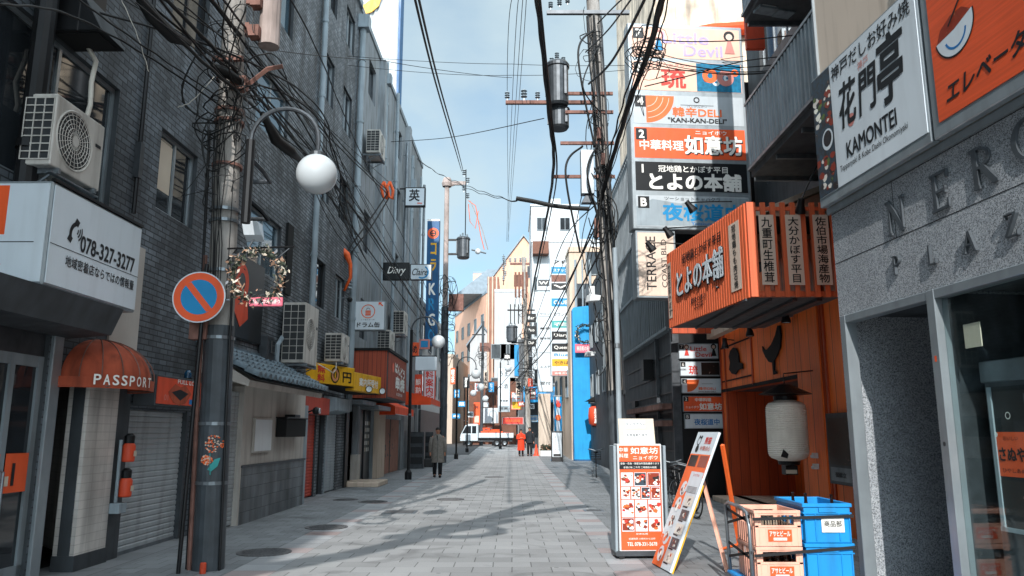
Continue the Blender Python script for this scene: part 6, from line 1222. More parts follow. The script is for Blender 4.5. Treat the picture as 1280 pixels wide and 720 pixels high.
a = at(733, 501, 40.2); b = at(755, 494, 40.2); P = thing('door_canopy', 'small black sloped canopy above the red lantern', 'canopy', a); s = MB(); w = b.x-a.x; s.prism([(0, 0), (w, 0), (w, b.z-a.z+.25), (w*.6, b.z-a.z)], 0, 1.2, 'near_black', 'y'); s.build('roof', P); MB().box(.2, w, .1, 1.1, -.12, 0, 'dark_wall').build('soffit', P)
for px, py, Y, lab in ((741, 375, 17.6, 'white floodlight fixed to the leaning utility pole'), (737, 444, 24, 'white camera housing low on the leaning pole side')):
    c = at(px, py, Y); P = thing('flood_light', lab, 'floodlight', c, R_(20)); s = MB(); s.prism([(-.13, -.05), (.13, -.02), (.16, .1), (-.1, .12)], -.12, .12, 'white_plastic', 'y'); s.build('head', P, bevel=.01); MB().tube([(.1, 0, .05), (.3, .1, .0)], .02, 'steel').build('arm', P)
# corner mirror post etc. at far left shop fronts
for i, (px, py, w, lab) in enumerate(((528, 560, .8, 'dark display rack outside the white shop on the left'), (519, 548, .7, 'tall narrow dark cabinet at the shop corner on the left'))):
    Y = 37-2*i; c = at(px, py, Y); P = thing('display_rack', lab, 'rack', (c.x-.3, Y, 0)); s = MB(); s.box(0, w, 0, .5, 0, 1.6, 'dark_steel'); s.build('frame', P, bevel=.02)
    for k in range(3): MB().box(.05, w-.05, -.03, 0, .2+.45*k, .5+.45*k, 'panel_black').build('shelf', P)
# ================================================================== FOREGROUND RIGHT
# stand sign with menu poster
a = wall = at(773, 697, 10.3); b = at(829, 555, 10.3); P = thing('menu_stand', 'free standing orange menu poster stand with rows of dish photographs', 'sign stand', (a.x, 10.3, 0), R_(3))
w, h = b.x-a.x, b.z
s = MB(); s.box(.02, w-.02, 0, .28, .09, h, 'white_plastic'); s.build('case', P, bevel=.01); s = MB()
for x in (-.035, w): s.box(x, x+.035, -.015, .3, .08, h-.02, 'pipe_grey')
s.build('side_rail', P, bevel=.006); s = MB(); s.box(-.03, w+.03, -.03, .33, .04, .1, 'dark_steel')
for x in (.02, w-.06): s.lathe([(.0, -.02), (.04, -.02), (.04, .02), (0, .02)], 'rubber', 12, (x+.02, .0, .04), 'y')
s.build('base', P)
s = MB(); F_ = -.004; s.rect(.04, w-.04, .11, h-.02, F_, 'orange_sign'); H = h-.13
s.text('如意坊', w*.6, h-.085, w*.58, .085, 'ink_white', y=F_-.002, bold=.012); s.text('ニョイボウ', w*.62, h-.175, w*.52, .05, 'ink_white', y=F_-.002, bold=.008); s.text('中華', w*.16, h-.075, .12, .055, 'ink_white', y=F_-.002, bold=.008); s.text('料理', w*.16, h-.15, .12, .055, 'ink_white', y=F_-.002, bold=.008)
s.rect(.04, w-.04, h-.325, h-.225, F_-.001, 'panel_black'); s.text('昼食・夜食・御宴会料理各種承ります', w*.5, h-.25, w*.82, .028, 'ink_white', y=F_-.003); s.text('本場の味 二千円 二時間飲み放題', w*.5, h-.30, w*.7, .028, 'ink_white', y=F_-.003)
rnd = random.Random(2)
rows_ = [(h-.54, h-.365, 3), (h-.70, h-.55, 4), (h-.925, h-.71, 3), (h-1.105, h-.935, 3)]
for i, (z0, z1, n) in enumerate(rows_):
    ww = (w-.1)/n
    for k in range(n): s.rect(.05+ww*k+.008, .05+ww*(k+1)-.008, z0, z1, F_-.001, 'sign_white'); s.rect(.05+ww*k+.014, .05+ww*(k+1)-.014, z0+.012, z1-.006, F_-.002, ['food_plate', 'sign_white', 'food_wide', 'food_plate', 'food_red'][(k*2+i*3) % 5])
    for k in range(n):
        q = min(ww, z1-z0)*.8; cx_, cz_ = .05+ww*(k+.5), (z0+z1)/2
        for j2 in range(17):
            ox, oz, R0 = q*rnd.uniform(-.42, .42), q*rnd.uniform(-.38, .38), q*rnd.uniform(.1, .24); n_ = rnd.randint(5, 9)
            s.poly([(cx_+ox+R0*math.cos(6.283*j/n_)*rnd.uniform(.7, 1.2), cz_+oz+R0*.8*math.sin(6.283*j/n_)*rnd.uniform(.7, 1.2)) for j in range(n_)], F_-.004-.00008*j2, rnd.choice(('food_red', 'food_red', 'food_green', 'food_noodle', 'orange_ink', 'food_dark', 'sign_white', 'red_ink')))
s.text('定食各種', w*.5, h-1.135, w*.25, .022, 'ink_white', y=F_-.002); s.text('TEL 078-331-5678', w*.5, .185, w*.62, .045, 'ink_white', y=F_-.002, bold=.01); s.text('営業時間 11時半から22時', w*.5, .25, w*.55, .025, 'ink_white', y=F_-.002); s.build('poster', P)
a = at(775, 554, 10.35); b = at(819, 524, 10.35); P = thing('paper_notice', 'cream paper notice card tilted on top of the orange menu stand', 'notice', (a.x, 10.38, h+.002), R_(2))
s = MB(); w2 = b.x-a.x; s.M = Matrix.Rotation(R_(-14), 4, 'X'); s.box(0, w2, 0, .012, 0, .34, 'paper'); s.build('card', P); s = MB(); s.M = Matrix.Rotation(R_(-14), 4, 'X'); s.rect(.07, w2-.07, .06, .17, -.003, 'white_plastic'); s.rect(.1, w2-.12, .21, .31, -.003, 'white_plastic'); s.text('テイクアウト', w2*.48, .26, .26, .04, 'ink', y=-.006, bold=.01); s.text('お弁当あります', w2*.5, .115, .28, .04, 'ink', y=-.006, bold=.01); s.build('print', P)
MB().add([(.02, .05, 0), (w2-.02, .05, 0), (w2-.02, .2, 0), (w2*.5, .09, .3)], [(0, 1, 2), (0, 3, 1), (1, 3, 2)], 'paper').build('prop', P)
# leaning long menu board
B0 = at(816, 703, 10.02); B0.z = .02
bl = Vector((1.72, 9.9, .02)); br = Vector((1.80, 9.22, .02)); tl = at(863, 539, 10.1); tr = at(897, 541, 9.5)
ux = (br-bl); Wb = ux.length; ux.normalize(); uz = ((tl-bl)+(tr-br))/2; uz -= ux*uz.dot(ux); Hb = uz.length; uz.normalize(); uy = uz.cross(ux); uy.normalize()
P = thing('menu_board', 'long narrow panda menu board leaning back on an orange easel', 'menu board', (0, 0, 0)); P.matrix_world = Matrix(((ux.x, uy.x, uz.x, bl.x), (ux.y, uy.y, uz.y, bl.y), (ux.z, uy.z, uz.z, bl.z), (0, 0, 0, 1)))
s = MB(); s.box(0, Wb, 0, .03, 0, Hb, 'sign_white'); s.build('panel', P, bevel=.004); s = MB(); s.box(-.0, Wb, .03, .045, 0, Hb*.62, 'yellow'); s.box(-.006, 0, 0, .045, 0, Hb, 'sign_white'); s.build('backing', P)
s = MB(); s.disc(Wb*.22, Hb*.93, .06, -.003, 'ink', 18, .045); s.disc(Wb*.2, Hb*.96, .022, -.004, 'ink', 10); s.disc(Wb*.3, Hb*.96, .022, -.004, 'ink', 10); s.disc(Wb*.24, Hb*.87, .05, -.004, 'ink', 14)
s.text('熊猫', Wb*.66, Hb*.935, Wb*.3, .09, 'red_ink', y=-.003, bold=.015); s.text('中華点心', Wb*.64, Hb*.875, Wb*.5, .06, 'pink_ink', y=-.003, bold=.01)
s.poly([(0, Hb*.42), (Wb*.45, Hb*.42), (Wb*.45, Hb*.66), (Wb, Hb*.66), (Wb, Hb*.83), (0, Hb*.83)], -.0015, 'orange_ink'); s.rect(Wb*.38, Wb*.98, Hb*.55, Hb*.70, -.003, 'sign_white'); s.text('おすすめ', Wb*.68, Hb*.675, Wb*.3, .035, 'red_ink', y=-.005); s.rect(0, Wb*.5, 0.0, Hb*.22, -.0016, 'orange_ink')
for k in range(6): s.rect(Wb*.44, Wb*.92, Hb*(.60-.008*k)-.02, Hb*(.60-.008*k)-.016, -.005, 'ink')
def dish(cx_, cz_, q, y):
    for j2 in range(9):
        ox, oz, R0 = q*rnd.uniform(-.35, .35), q*rnd.uniform(-.35, .35), q*rnd.uniform(.12, .26); n_ = rnd.randint(5, 9)
        s.poly([(cx_+ox+R0*math.cos(6.283*j/n_)*rnd.uniform(.7, 1.2), cz_+oz+R0*rnd.uniform(.7, 1.2)*math.sin(6.283*j/n_)) for j in range(n_)], y-.00008*j2, rnd.choice(('food_red', 'food_red', 'food_green', 'food_noodle', 'orange_ink', 'food_dark', 'food_plate')))
for k in range(5):
    z = Hb*(.04+.1*k); s.rect(Wb*.56, Wb*.94, z+.02, z+.145, -.004, ('food_plate', 'food_wide')[k % 2]); dish(Wb*.75, z+.085, .11, -.005); s.rect(Wb*.55, Wb*.78, z-.002, z+.014, -.004, 'ink')
    z = Hb*(.03+.12*k); s.disc(Wb*.27, z+.1, .095, -.0035, 'sign_white', 16); dish(Wb*.27, z+.1, .15, -.0045)
for k in range(2): s.rect(Wb*(.05+.5*k), Wb*(.45+.5*k), Hb*.735, Hb*.82, -.003, 'food_dark' if k == 0 else 'food_red')
s.build('print', P)
P = thing('easel', 'orange wooden easel legs holding the long menu board', 'easel', (2.6, 9.4, 0))
s = MB()
def bar(s, p, q, w_, m):
    p, q = Vector(p), Vector(q); d = (q-p).normalized(); s.tube([p, q], w_, m, 4)
P0 = Vector((2.6, 9.4, 0)); e1 = at(889, 588, 9.75)-P0; e2 = at(909, 707, 9.35)-P0; e2.z = 0; e3 = at(903, 556, 9.55)-P0; g = at(922, 668, 9.9)-P0; g.z = 0
bar(s, tl-P0+Vector((.05, 0, -.25)), e2, .028, 'crate_pink'); s.build('leg', P); s = MB(); bar(s, e3, Vector((.30, .75, 0)), .028, 'orange_ink'); s.build('leg', P); s = MB(); bar(s, e2*.85+(tl-P0)*.15, Vector((.30, .75, 0))*.85+e3*.15, .018, 'orange_ink'); s.build('crossbar', P)
# hand truck and crates
DX, DY = 2.28, 7.75
P = thing('platform_trolley', 'blue platform trolley with bent steel handle carrying the crates', 'trolley', (DX, DY, 0))
s = MB(); s.box(-.0, 1.12, -.06, .82, .13, .17, 'crate_blue'); s.build('platform', P, bevel=.02, seg=2)
s = MB(); hy = [(.03, .0), (.03, .78)]; s.tube([(.03, -.0, .15), (.02, -.0, .70), (.02, .06, .82), (.01, .2, .86), (.0, .62, .87), (.0, .74, .84), (.01, .78, .72), (.03, .78, .15)], .018, 'steel', 10); s.build('handle', P, smooth=True)
for x, y in ((.15, .06), (.97, .06), (.15, .7), (.97, .7)): s = MB(); s.lathe([(0, -.02), (.06, -.02), (.06, .02), (0, .02)], 'rubber', 16, (x, y, .062), 'y'); s.box(x-.03, x+.03, y-.03, y+.03, .1, .13, 'steel'); s.build('wheel', P)
def hollow(s, w, d, h, t, m, holes=False):
    if not holes:
        s.box(0, w, 0, t, 0, h, m); s.box(0, w, d-t, d, 0, h, m); s.box(0, t, t, d-t, 0, h, m); s.box(w-t, w, t, d-t, 0, h, m)
    else:
        for y0, y1 in ((0, t), (d-t, d)): s.box(0, w, y0, y1, 0, h*.58, m); s.box(0, w, y0, y1, h*.86, h, m); s.box(0, .06, y0, y1, h*.58, h*.86, m); s.box(w-.06, w, y0, y1, h*.58, h*.86, m)
        for x0, x1 in ((0, t), (w-t, w)): s.box(x0, x1, t, d-t, 0, h*.55, m); s.box(x0, x1, t, d-t, h*.86, h, m); s.box(x0, x1, t, .1, h*.55, h*.86, m); s.box(x0, x1, d-.1, d-t, h*.55, h*.86, m); s.box(x0, x1, d*.5-.02, d*.5+.02, h*.55, h*.86, m)
    s.box(t, w-t, t, d-t, 0, .02, m)
CW, CD, CH = .44, .62, .335
for i, lab in enumerate(('pink beer crate at the bottom of the trolley stack', 'pink beer crate holding glassware on top of the lower pink crate')):
    P = thing('beer_crate', lab, 'crate', (DX+.085, DY+.02, .172+i*(CH+.006)), 0, 'pink beer crates on the trolley')
    s = MB(); hollow(s, CW, CD, CH, .016, 'crate_pink', True)
    for x in (0, CW-.03): s.box(x-.003, x+.033, -.006, 0, 0, CH, 'crate_pink')
    s.box(-.006, CW+.006, -.008, 0, CH-.03, CH, 'crate_pink'); s.box(-.008, 0, -.006, CD, CH-.03, CH, 'crate_pink')
    for x in [.035+.062*j for j in range(7)]: s.box(x, x+.012, -.004, 0, .0, CH*.55, 'crate_pink')
    for y in [.05+.07*j for j in range(8)]: s.box(-.006, 0, y, y+.014, 0, CH*.9, 'crate_pink')
    s.box(-.004, CW+.004, -.006, 0, CH*.52, CH*.58, 'crate_pink'); s.build('body', P, bevel=.002)
    s = MB(); s.rect(.12, CW-.09, .045, .155, -.008, 'orange_sign'); s.text('アサヒビール', CW*.53, .118, .2, .05, 'ink_white', y=-.010, bold=.012); s.rect(.17, CW-.14, .055, .08, -.0095, 'ink_white'); s.text('お問い合せ', CW*.53, .067, .12, .014, 'red_ink', y=-.011); s.build('label', P)
    for nx in range(5):
        for ny in range(3):
            s = MB(); bx_, by_ = .06+.08*nx, .07+.16*ny
            if i == 0 and (nx*3+ny) % 4: s.lathe([(0, .02), (.03, .02), (.032, .2), (.014, .26), (.012, .275), (.0, .275)], 'bottle', 10, (bx_, by_, 0)); tag(s.build('beer_bottle'), 'brown beer bottle standing in the lower pink crate', 'bottle', 'bottles in the lower pink crate').location = P.location
            if i == 1: s.lathe([(0, .03), (.025, .03), (.034, .24), (.031, .24), (.022, .04)], 'shop_glass', 10, (bx_, by_, 0)); tag(s.build('drinking_glass'), 'upturned clear drinking glass in the upper pink crate', 'glass', 'glasses in the upper pink crate').location = P.location
BW, BD, BH = .45, .78, .37
for i, lab in enumerate(('lower blue container of the stack beside the granite wall', 'upper blue container holding dark bottles on the lower blue container')):
    P = thing('plastic_container', lab, 'container', (DX+.56, DY+.0, .172+i*(BH+.004)), 0, 'blue containers on the trolley')
    s = MB(); hollow(s, BW, BD, BH, .018, 'crate_blue'); s.build('body', P, bevel=.006, seg=2)
    s = MB()
    s.box(-.016, BW+.016, -.016, 0, BH-.035, BH, 'crate_blue'); s.box(-.016, BW+.016, BD, BD+.016, BH-.035, BH, 'crate_blue'); s.box(-.016, 0, 0, BD, BH-.035, BH, 'crate_blue'); s.box(BW, BW+.016, 0, BD, BH-.035, BH, 'crate_blue')
    s.box(-.012, BW+.012, -.012, 0, BH-.1, BH-.085, 'crate_blue'); s.box(-.012, 0, 0, BD, BH-.1, BH-.085, 'crate_blue')
    for x in (.0, .1, BW-.12, BW-.02): s.box(x, x+.014, -.012, 0, .02, BH-.1, 'crate_blue')
    for y in (.06, .22, .38, .54, .7): s.box(-.012, 0, y, y+.014, .02, BH-.1, 'crate_blue')
    s.box(.14, BW-.14, -.02, 0, BH-.085, BH-.04, 'crate_blue'); s.build('rim', P, bevel=.003)
    if i:
        s = MB(); s.rect(.16, .38, .1, .25, -.013, 'ink_white'); s.text('商品部', .27, .18, .17, .055, 'ink', y=-.015, bold=.012); s.build('label', P)
        for q, (bx_, by_) in enumerate(((.08, .5), (.16, .36), (.36, .2))):
            s = MB(); s.lathe([(0, .02), (.036, .02), (.037, .25), (.016, .36), (.014, .43), (.016, .44), (0, .44)], 'bottle', 14); o = tag(s.build('beer_bottle'), 'dark beer bottle neck sticking out of the upper blue container', 'bottle', 'bottles in the upper blue container'); o.location = P.location+Vector((bx_, by_, 0))
x0, x1, y0, y1 = DX+.02, DX+1.03, DY-.03, DY+.83
for z, tilt, lab in ((.80, .0, 'upper black strap tied round the crates and containers'), (.46, .05, 'lower black strap tied round the crates and containers')):
    s = MB()
    for p, q in (((x0+.03, y0, z-.03), (x1, y0+.0, z+tilt)), ((x0, y0+.02, z-.06), (x0, y1, z)), ((x0+.0, y0, z+.0), (x0+.0, y1, z-.16))):
        p, q = Vector(p), Vector(q); u = Vector((0, 0, .014)); n_ = (q-p).cross(u).normalized()*.003; s.add([p-u-n_, q-u-n_, q+u-n_, p+u-n_, p-u+n_, q-u+n_, q+u+n_, p+u+n_], [(0, 1, 2, 3), (7, 6, 5, 4), (0, 4, 5, 1), (3, 2, 6, 7), (0, 3, 7, 4), (1, 5, 6, 2)], 'strap')
    tag(s.build('cargo_strap'), lab, 'strap')
# ================================================================== BICYCLES
def bicycle(label, loc, rz):
    P = thing('bicycle', label, 'bicycle', loc, rz, 'parked bicycles')
    for x in (-.5, .52):
        s = MB(); s.tube([(x+.32*math.cos(2*math.pi*k/28), 0, .34+.32*math.sin(2*math.pi*k/28)) for k in range(29)], .016, 'rubber', 6); s.tube([(x+.3*math.cos(2*math.pi*k/28), 0, .34+.3*math.sin(2*math.pi*k/28)) for k in range(29)], .008, 'steel', 4)
        for k in range(12): t = 2*math.pi*k/12; s.tube([(x, .02*(-1)**k, .34), (x+.3*math.cos(t), 0, .34+.3*math.sin(t))], .002, 'steel', 3)
        s.tube([(x, -.04, .34), (x, .04, .34)], .025, 'steel', 8); s.build('wheel', P)
    s = MB(); m = 'black_metal'
    for p, q in (((-.5, 0, .34), (-.1, 0, .3)), ((-.5, 0, .34), (-.22, 0, .72)), ((-.1, 0, .3), (-.25, 0, .84)), ((-.1, 0, .3), (.36, 0, .66)), ((-.22, 0, .6), (.35, 0, .76)), ((.52, 0, .34), (.33, 0, .9))): s.tube([p, q], .018, m, 8)
    s.build('frame', P); s = MB(); s.tube([(.15, -.27, .98), (.3, -.22, 1.0), (.34, 0, .94), (.3, .22, 1.0), (.15, .27, .98)], .014, 'steel', 8); s.build('handlebar', P)
    s = MB(); s.sphere((-.27, 0, .87), .13, 'leather', 14, 8, (1, .7, .35)); s.build('saddle', P, smooth=True)
    s = MB()
    for z in (.66, .74, .82, .9): s.tube([(.42, -.17, z), (.72, -.17, z), (.72, .17, z), (.42, .17, z), (.42, -.17, z)], .006, 'black_metal', 4)
    for k in range(7): x = .42+.05*k; s.tube([(x, -.17, .64), (x, -.17, .92)], .004, 'black_metal', 4); s.tube([(x, .17, .64), (x, .17, .92)], .004, 'black_metal', 4)
    s.box(.42, .72, -.17, .17, .64, .65, 'black_metal'); s.build('basket', P)
    s = MB(); s.tube([(-.1, -.1, .3), (.05, -.1, .22)], .012, 'steel'); s.box(0, .1, -.17, -.1, .2, .225, 'rubber'); s.lathe([(0, -.02), (.09, -.02), (.09, -.03)], 'steel', 16, (-.1, -.02, .3), 'y'); s.build('crank', P); s = MB(); s.tube([(-.5, -.08, .34), (-.62, -.14, .0)], .01, 'steel'); s.build('kickstand', P); return P
bk = bicycle('black bicycle with front basket parked at the blue wall', (3.05, 28.6, 0), R_(-96))
for i, (x, y, a, lab) in enumerate(((3.35, 15.4, -80, 'nearest dark bicycle parked behind the leaning menu board'), (3.5, 16.5, -75, 'middle dark bicycle parked behind the leaning menu board'), (3.45, 17.5, -84, 'farthest dark bicycle in the row behind the menu boards'))): dup(bk, (x, y, 0), R_(a), lab)
# ================================================================== FAR STREET FURNITURE
a = at(689, 577, 42); b = at(703.5, 539, 42); P = thing('sandwich_board', 'black framed white sandwich board sign on the right pavement', 'sign board', (a.x, 42, gz(42)), R_(-4)); w, h = b.x-a.x, b.z-gz(42)
s = MB(); s.M = Matrix.Rotation(R_(-6), 4, 'X'); s.box(0, w, 0, .05, 0, h, 'black_metal'); s.build('frame', P); s = MB(); s.M = Matrix.Rotation(R_(-6), 4, 'X'); s.rect(.07, w-.07, .26, h-.07, -.004, 'sign_white'); s.text('本日のランチ', w*.35, h*.6, .1, h*.5, 'ink', y=-.008, vert=True); s.text('日替り定食', w*.65, h*.6, .1, h*.5, 'pipe_grey', y=-.008, vert=True); s.rect(.12, w-.12, .28, .42, -.008, 'ink'); s.build('face', P); MB().box(.05, w-.05, .3, .34, 0, h*.8, 'black_metal').build('rear_leg', P)
a = at(693, 540, 43.2); b = at(702, 497, 43.2); P = thing('nobori_flag', 'blue and white upright cloth banner with red marks behind the sandwich board', 'banner', (a.x, 43.2, gz(43))); s = MB(); hh_ = b.z-a.z; ww = b.x-a.x
for i in range(8): x0_, x1_ = ww*i/8, ww*(i+1)/8; s.quad((x0_, .05*math.sin(i*1.3), a.z), (x1_, .05*math.sin((i+1)*1.3), a.z), (x1_, .05*math.sin((i+1)*1.3), b.z), (x0_, .05*math.sin(i*1.3), b.z), 'sign_blue' if i in (0, 1, 6, 7) else 'sign_white')
s.build('cloth', P); s = MB(); s.tube([(-.02, 0, 0), (-.02, 0, b.z+.1)], .02, 'white_plastic'); s.tube([(-.02, 0, b.z+.05), (ww, 0, b.z+.05)], .012, 'white_plastic'); s.lathe([(.22, 0), (.2, .12), (0, .12)], 'sign_blue', 14); s.build('pole', P); s = MB(); s.disc(ww*.55, (a.z+b.z)/2+.5, .14, -.07, 'red_ink', 14); s.disc(ww*.5, (a.z+b.z)/2-.2, .16, -.07, 'orange_ink', 14); s.text('氷', ww*.5, b.z-.3, .25, .3, 'red_ink', y=-.07, bold=.02); s.build('print', P)
P = thing('traffic_cone', 'orange traffic cone with white base beside the pedestrians', 'traffic cone', (1.52, 49.2, gz(49))); s = MB(); s.lathe([(.15, .04), (.03, .7), (0, .7)], 'cone', 16); s.build('cone', P, smooth=True); MB().box(-.2, .2, -.2, .2, 0, .045, 'cone').build('base', P)
P = thing('flower_box', 'low white planter box at the foot of the cream pillar', 'planter', (1.75, 48.4, gz(48))); s = MB(); s.box(0, .75, 0, .4, 0, .35, 'white_plastic'); s.build('box', P, bevel=.02); s = MB(); rnd = random.Random(6)
for k in range(120): p = Vector((rnd.uniform(.05, .7), rnd.uniform(.05, .35), .35+rnd.random()*.3)); d1, d2 = Vector((rnd.gauss(0, .06), rnd.gauss(0, .06), rnd.gauss(0, .06))), Vector((rnd.gauss(0, .05), rnd.gauss(0, .05), rnd.gauss(0, .05))); s.add([p-d1, p-d2, p+d1, p+d2], [(0, 1, 2, 3)], rnd.choice(('leaf', 'leaf', 'pampas')))
s.build('plants', P)
# truck
tz = gz(66); tx0 = at(575, 556, 66).x; P = thing('flatbed_truck', 'small white flatbed truck crossing the street with orange goods on its bed', 'truck', (tx0, 66, tz))
sc = 4.55/4.6; s = MB(); s.prism([(0, .45), (.03, .95), (.42, 1.72), (.6, 1.86), (1.45, 1.88), (1.5, 1.8), (1.5, .45)], .0, 1.66, 'truck_white', 'y'); s.build('cab', P, bevel=.04, seg=2)
s = MB(); s.prism([(.16, 1.08), (.48, 1.68), (.92, 1.7), (.92, 1.08)], -.012, 1.672, 'glaze', 'y'); s.prism([(1.0, 1.08), (1.0, 1.7), (1.36, 1.7), (1.36, 1.08)], -.012, 1.672, 'glaze', 'y'); s.add([(.02, .12, 1.02), (.02, 1.54, 1.02), (.40, 1.48, 1.7), (.40, .18, 1.7)], [(0, 3, 2, 1)], 'glaze'); s.build('window', P)
s = MB(); s.box(1.58, 4.5, 0, 1.7, .72, .8, 'truck_white'); s.box(1.58, 4.5, 0, .05, .8, 1.12, 'truck_white'); s.box(1.58, 4.5, 1.65, 1.7, .8, 1.12, 'truck_white'); s.box(4.45, 4.5, .05, 1.65, .8, 1.12, 'truck_white'); s.box(1.52, 1.58, 0, 1.7, .7, 1.75, 'steel'); s.box(3.0, 3.04, -.015, 0, .74, 1.12, 'steel'); s.box(.3, 4.4, .3, 1.4, .4, .7, 'dark_steel'); s.box(1.6, 4.5, -.012, 0, .68, .73, 'dark_steel'); s.build('flatbed', P)
for x in (.72, 3.1, 3.75):
    for y in (.02, 1.5): s = MB(); s.lathe([(.15, 0), (.29, 0), (.3, .03), (.3, .15), (.29, .18), (.15, .18)], 'tyre', 20, (x, y, .3), 'y'); wo = s.build('wheel', P); s = MB(); s.lathe([(0, .03), (.1, .02), (.15, .0), (.16, .03)], 'steel', 16, (x, y, .3), 'y'); s.build('hubcap', wo)
s = MB(); s.box(-.03, .03, .2, 1.46, .42, .55, 'dark_steel'); s.build('bumper', P); s = MB(); s.box(-.02, .04, .18, .4, .66, .8, 'sign_white'); s.build('headlight', P); s = MB(); s.box(-.02, .04, 1.26, 1.48, .66, .8, 'sign_white'); s.build('headlight', P); s = MB(); s.box(.36, .42, -.16, -.02, 1.3, 1.5, 'black_metal'); s.build('mirror', P)
rnd = random.Random(3)
for k, (x, y, z, w_, h_) in enumerate(((1.75, .15, .8, .6, .45), (2.4, .2, .8, .55, .5), (1.9, .3, 1.25, .6, .3), (3.1, .15, .8, .5, .45), (3.7, .2, .8, .5, .35), (2.6, .9, .8, .7, .62))):
    s = MB(); s.box(0, w_, 0, .5, 0, h_, 'orange_sign' if k != 2 else 'red_orange'); s.box(-.02, w_+.02, -.02, .52, h_-.06, h_, 'orange_sign'); s.box(w_*.3, w_*.7, -.012, 0, h_*.4, h_*.6, 'dark_wall'); o = tag(s.build('goods_crate', bevel=.01), 'orange crate of goods loaded on the bed of the white truck', 'crate', 'orange crates on the truck bed'); o.location = (tx0+x, 66+y, tz+z+.002)
# ================================================================== PEOPLE
def skin_body(name, joints, edges, m, parent, sub=2):
    me = bpy.data.meshes.new(name); me.from_pydata([j[:3] for j in joints], edges, []); o = bpy.data.objects.new(name, me); col.objects.link(o); o.parent = parent
    sk = o.modifiers.new('skin', 'SKIN'); sk.use_smooth_shade = True
    me_sk = me.skin_vertices[0].data if me.skin_vertices else None
    if me_sk is None:
        bpy.context.view_layer.objects.active = o; bpy.ops.mesh.customdata_skin_add(); me_sk = me.skin_vertices[0].data
    for i, j in enumerate(joints): me_sk[i].radius = (j[3], j[4] if len(j) > 4 else j[3]); me_sk[i].use_root = (i == 0)
    ss = o.modifiers.new('sub', 'SUBSURF'); ss.levels = ss.render_levels = sub; me.materials.append(MATS[m]); return o
def person(label, loc, rz, H, coat, hem, step=.0, arm=0, legs='trousers', hairm='hair', hair_long=False):
    """one continuous body in skin colour, then trousers, coat and hair over it; faces -y"""
    k = H/1.72; P = thing('person', label, 'person', loc, rz)
    J = [(0, 0, .96, .13, .1), (0, 0, 1.15, .125, .09), (0, 0, 1.36, .15, .1), (0, .01, 1.46, .07), (0, .0, 1.53, .052), (0, -.005, 1.6, .078, .09), (0, -.0, 1.67, .075, .09),
         (.09, 0, .9, .085), (.1, -step*.5, .5, .06), (.1, -step, .09, .04), (.1, -step-.14, .035, .035),
         (-.09, 0, .9, .085), (-.1, step*.4, .5, .06), (-.1, step*.8, .11, .04), (-.1, step*.8-.13, .04, .035)]
    E_ = [(0, 1), (1, 2), (2, 3), (3, 4), (4, 5), (5, 6), (0, 7), (7, 8), (8, 9), (9, 10), (0, 11), (11, 12), (12, 13), (13, 14)]
    for sgn in (1, -1):
        b = len(J); fold = arm
        el = (sgn*.25, .02, 1.12, .043); wr = (sgn*(.26 if not fold else .1), -.03 if not fold else -.24, .86 if not fold else 1.16, .032)
        hd = (sgn*(.26 if not fold else .02), -.05 if not fold else -.27, .79 if not fold else 1.19, .03)
        J += [(sgn*.175, .01, 1.4, .062), el, wr, hd]; E_ += [(2, b), (b, b+1), (b+1, b+2), (b+2, b+3)]
        for f in range(4):      # fingers
            J.append((hd[0]+(f-1.5)*.012*(1 if not fold else 0), hd[1]-.008-(0 if not fold else .02)+(f-1.5)*(0 if not fold else .0), hd[2]-(.055-.006*abs(f-1.3) if not fold else .012*(f-1.5)), .0085)); E_.append((b+3, len(J)-1))
        J.append((hd[0]-sgn*.02, hd[1]-.03, hd[2]-.015, .009)); E_.append((b+3, len(J)-1))
    J = [(a*k, b*k, c*k, *[q*k for q in r]) for a, b, c, *r in J]
    body_ = skin_body('body', J, E_, 'skin', P)
    s = MB()                                             # face: nose, brow, mouth, ears
    s.add([(0, -.118*k, 1.615*k), (-.014*k, -.086*k, 1.59*k), (.014*k, -.086*k, 1.59*k), (0, -.088*k, 1.645*k)], [(0, 1, 3), (0, 3, 2), (0, 2, 1)], 'skin')
    for q in (-1, 1): s.sphere((q*.03*k, -.083*k, 1.638*k), .011*k, 'ink', 8, 6); s.sphere((q*.082*k, 0, 1.61*k), .02*k, 'skin', 8, 6, (.5, .8, 1.3))
    s.box(-.022*k, .022*k, -.09*k, -.078*k, 1.565*k, 1.572*k, 'rust_pink'); s.build('face', P)
    s = MB(); s.sphere((0, .026*k, 1.672*k), .094*k, hairm, 18, 12, (.95, .98, .86) if not hair_long else (1, 1.0, 1))
    if hair_long: s.sphere((0, .06*k, 1.56*k), .1*k, hairm, 14, 10, (1, .6, 1.4))
    s.build('hair', P, smooth=True)
    def ring(z, rx, ry, cy=0, n=20): return [(rx*k*math.cos(2*math.pi*i/n), (cy+ry*math.sin(2*math.pi*i/n))*k, z*k) for i in range(n)]
    def loft(s, rs_, m):
        n = 20; vs = sum(rs_, []); s.add(vs, [(i*n+a, i*n+(a+1) % n, (i+1)*n+(a+1) % n, (i+1)*n+a) for i in range(len(rs_)-1) for a in range(n)], m)
    s = MB(); loft(s, [ring(hem, .25, .19), ring((hem+.95)/2, .232, .18), ring(1.0, .215, .165), ring(1.15, .205, .155), ring(1.32, .215, .16), ring(1.42, .19, .135), ring(1.475, .1, .1), ring(1.51, .085, .09)], coat)
    for sgn in (1, -1):
        a_, b_, c_ = (sgn*.19, .01, 1.39), (sgn*.255, .02, 1.12), ((sgn*.262, -.03, .87) if not arm else (sgn*.12, -.22, 1.15)); s.tube([Vector(q)*k for q in (a_, b_, c_)], [.088*k, .068*k, .055*k], coat, 12)
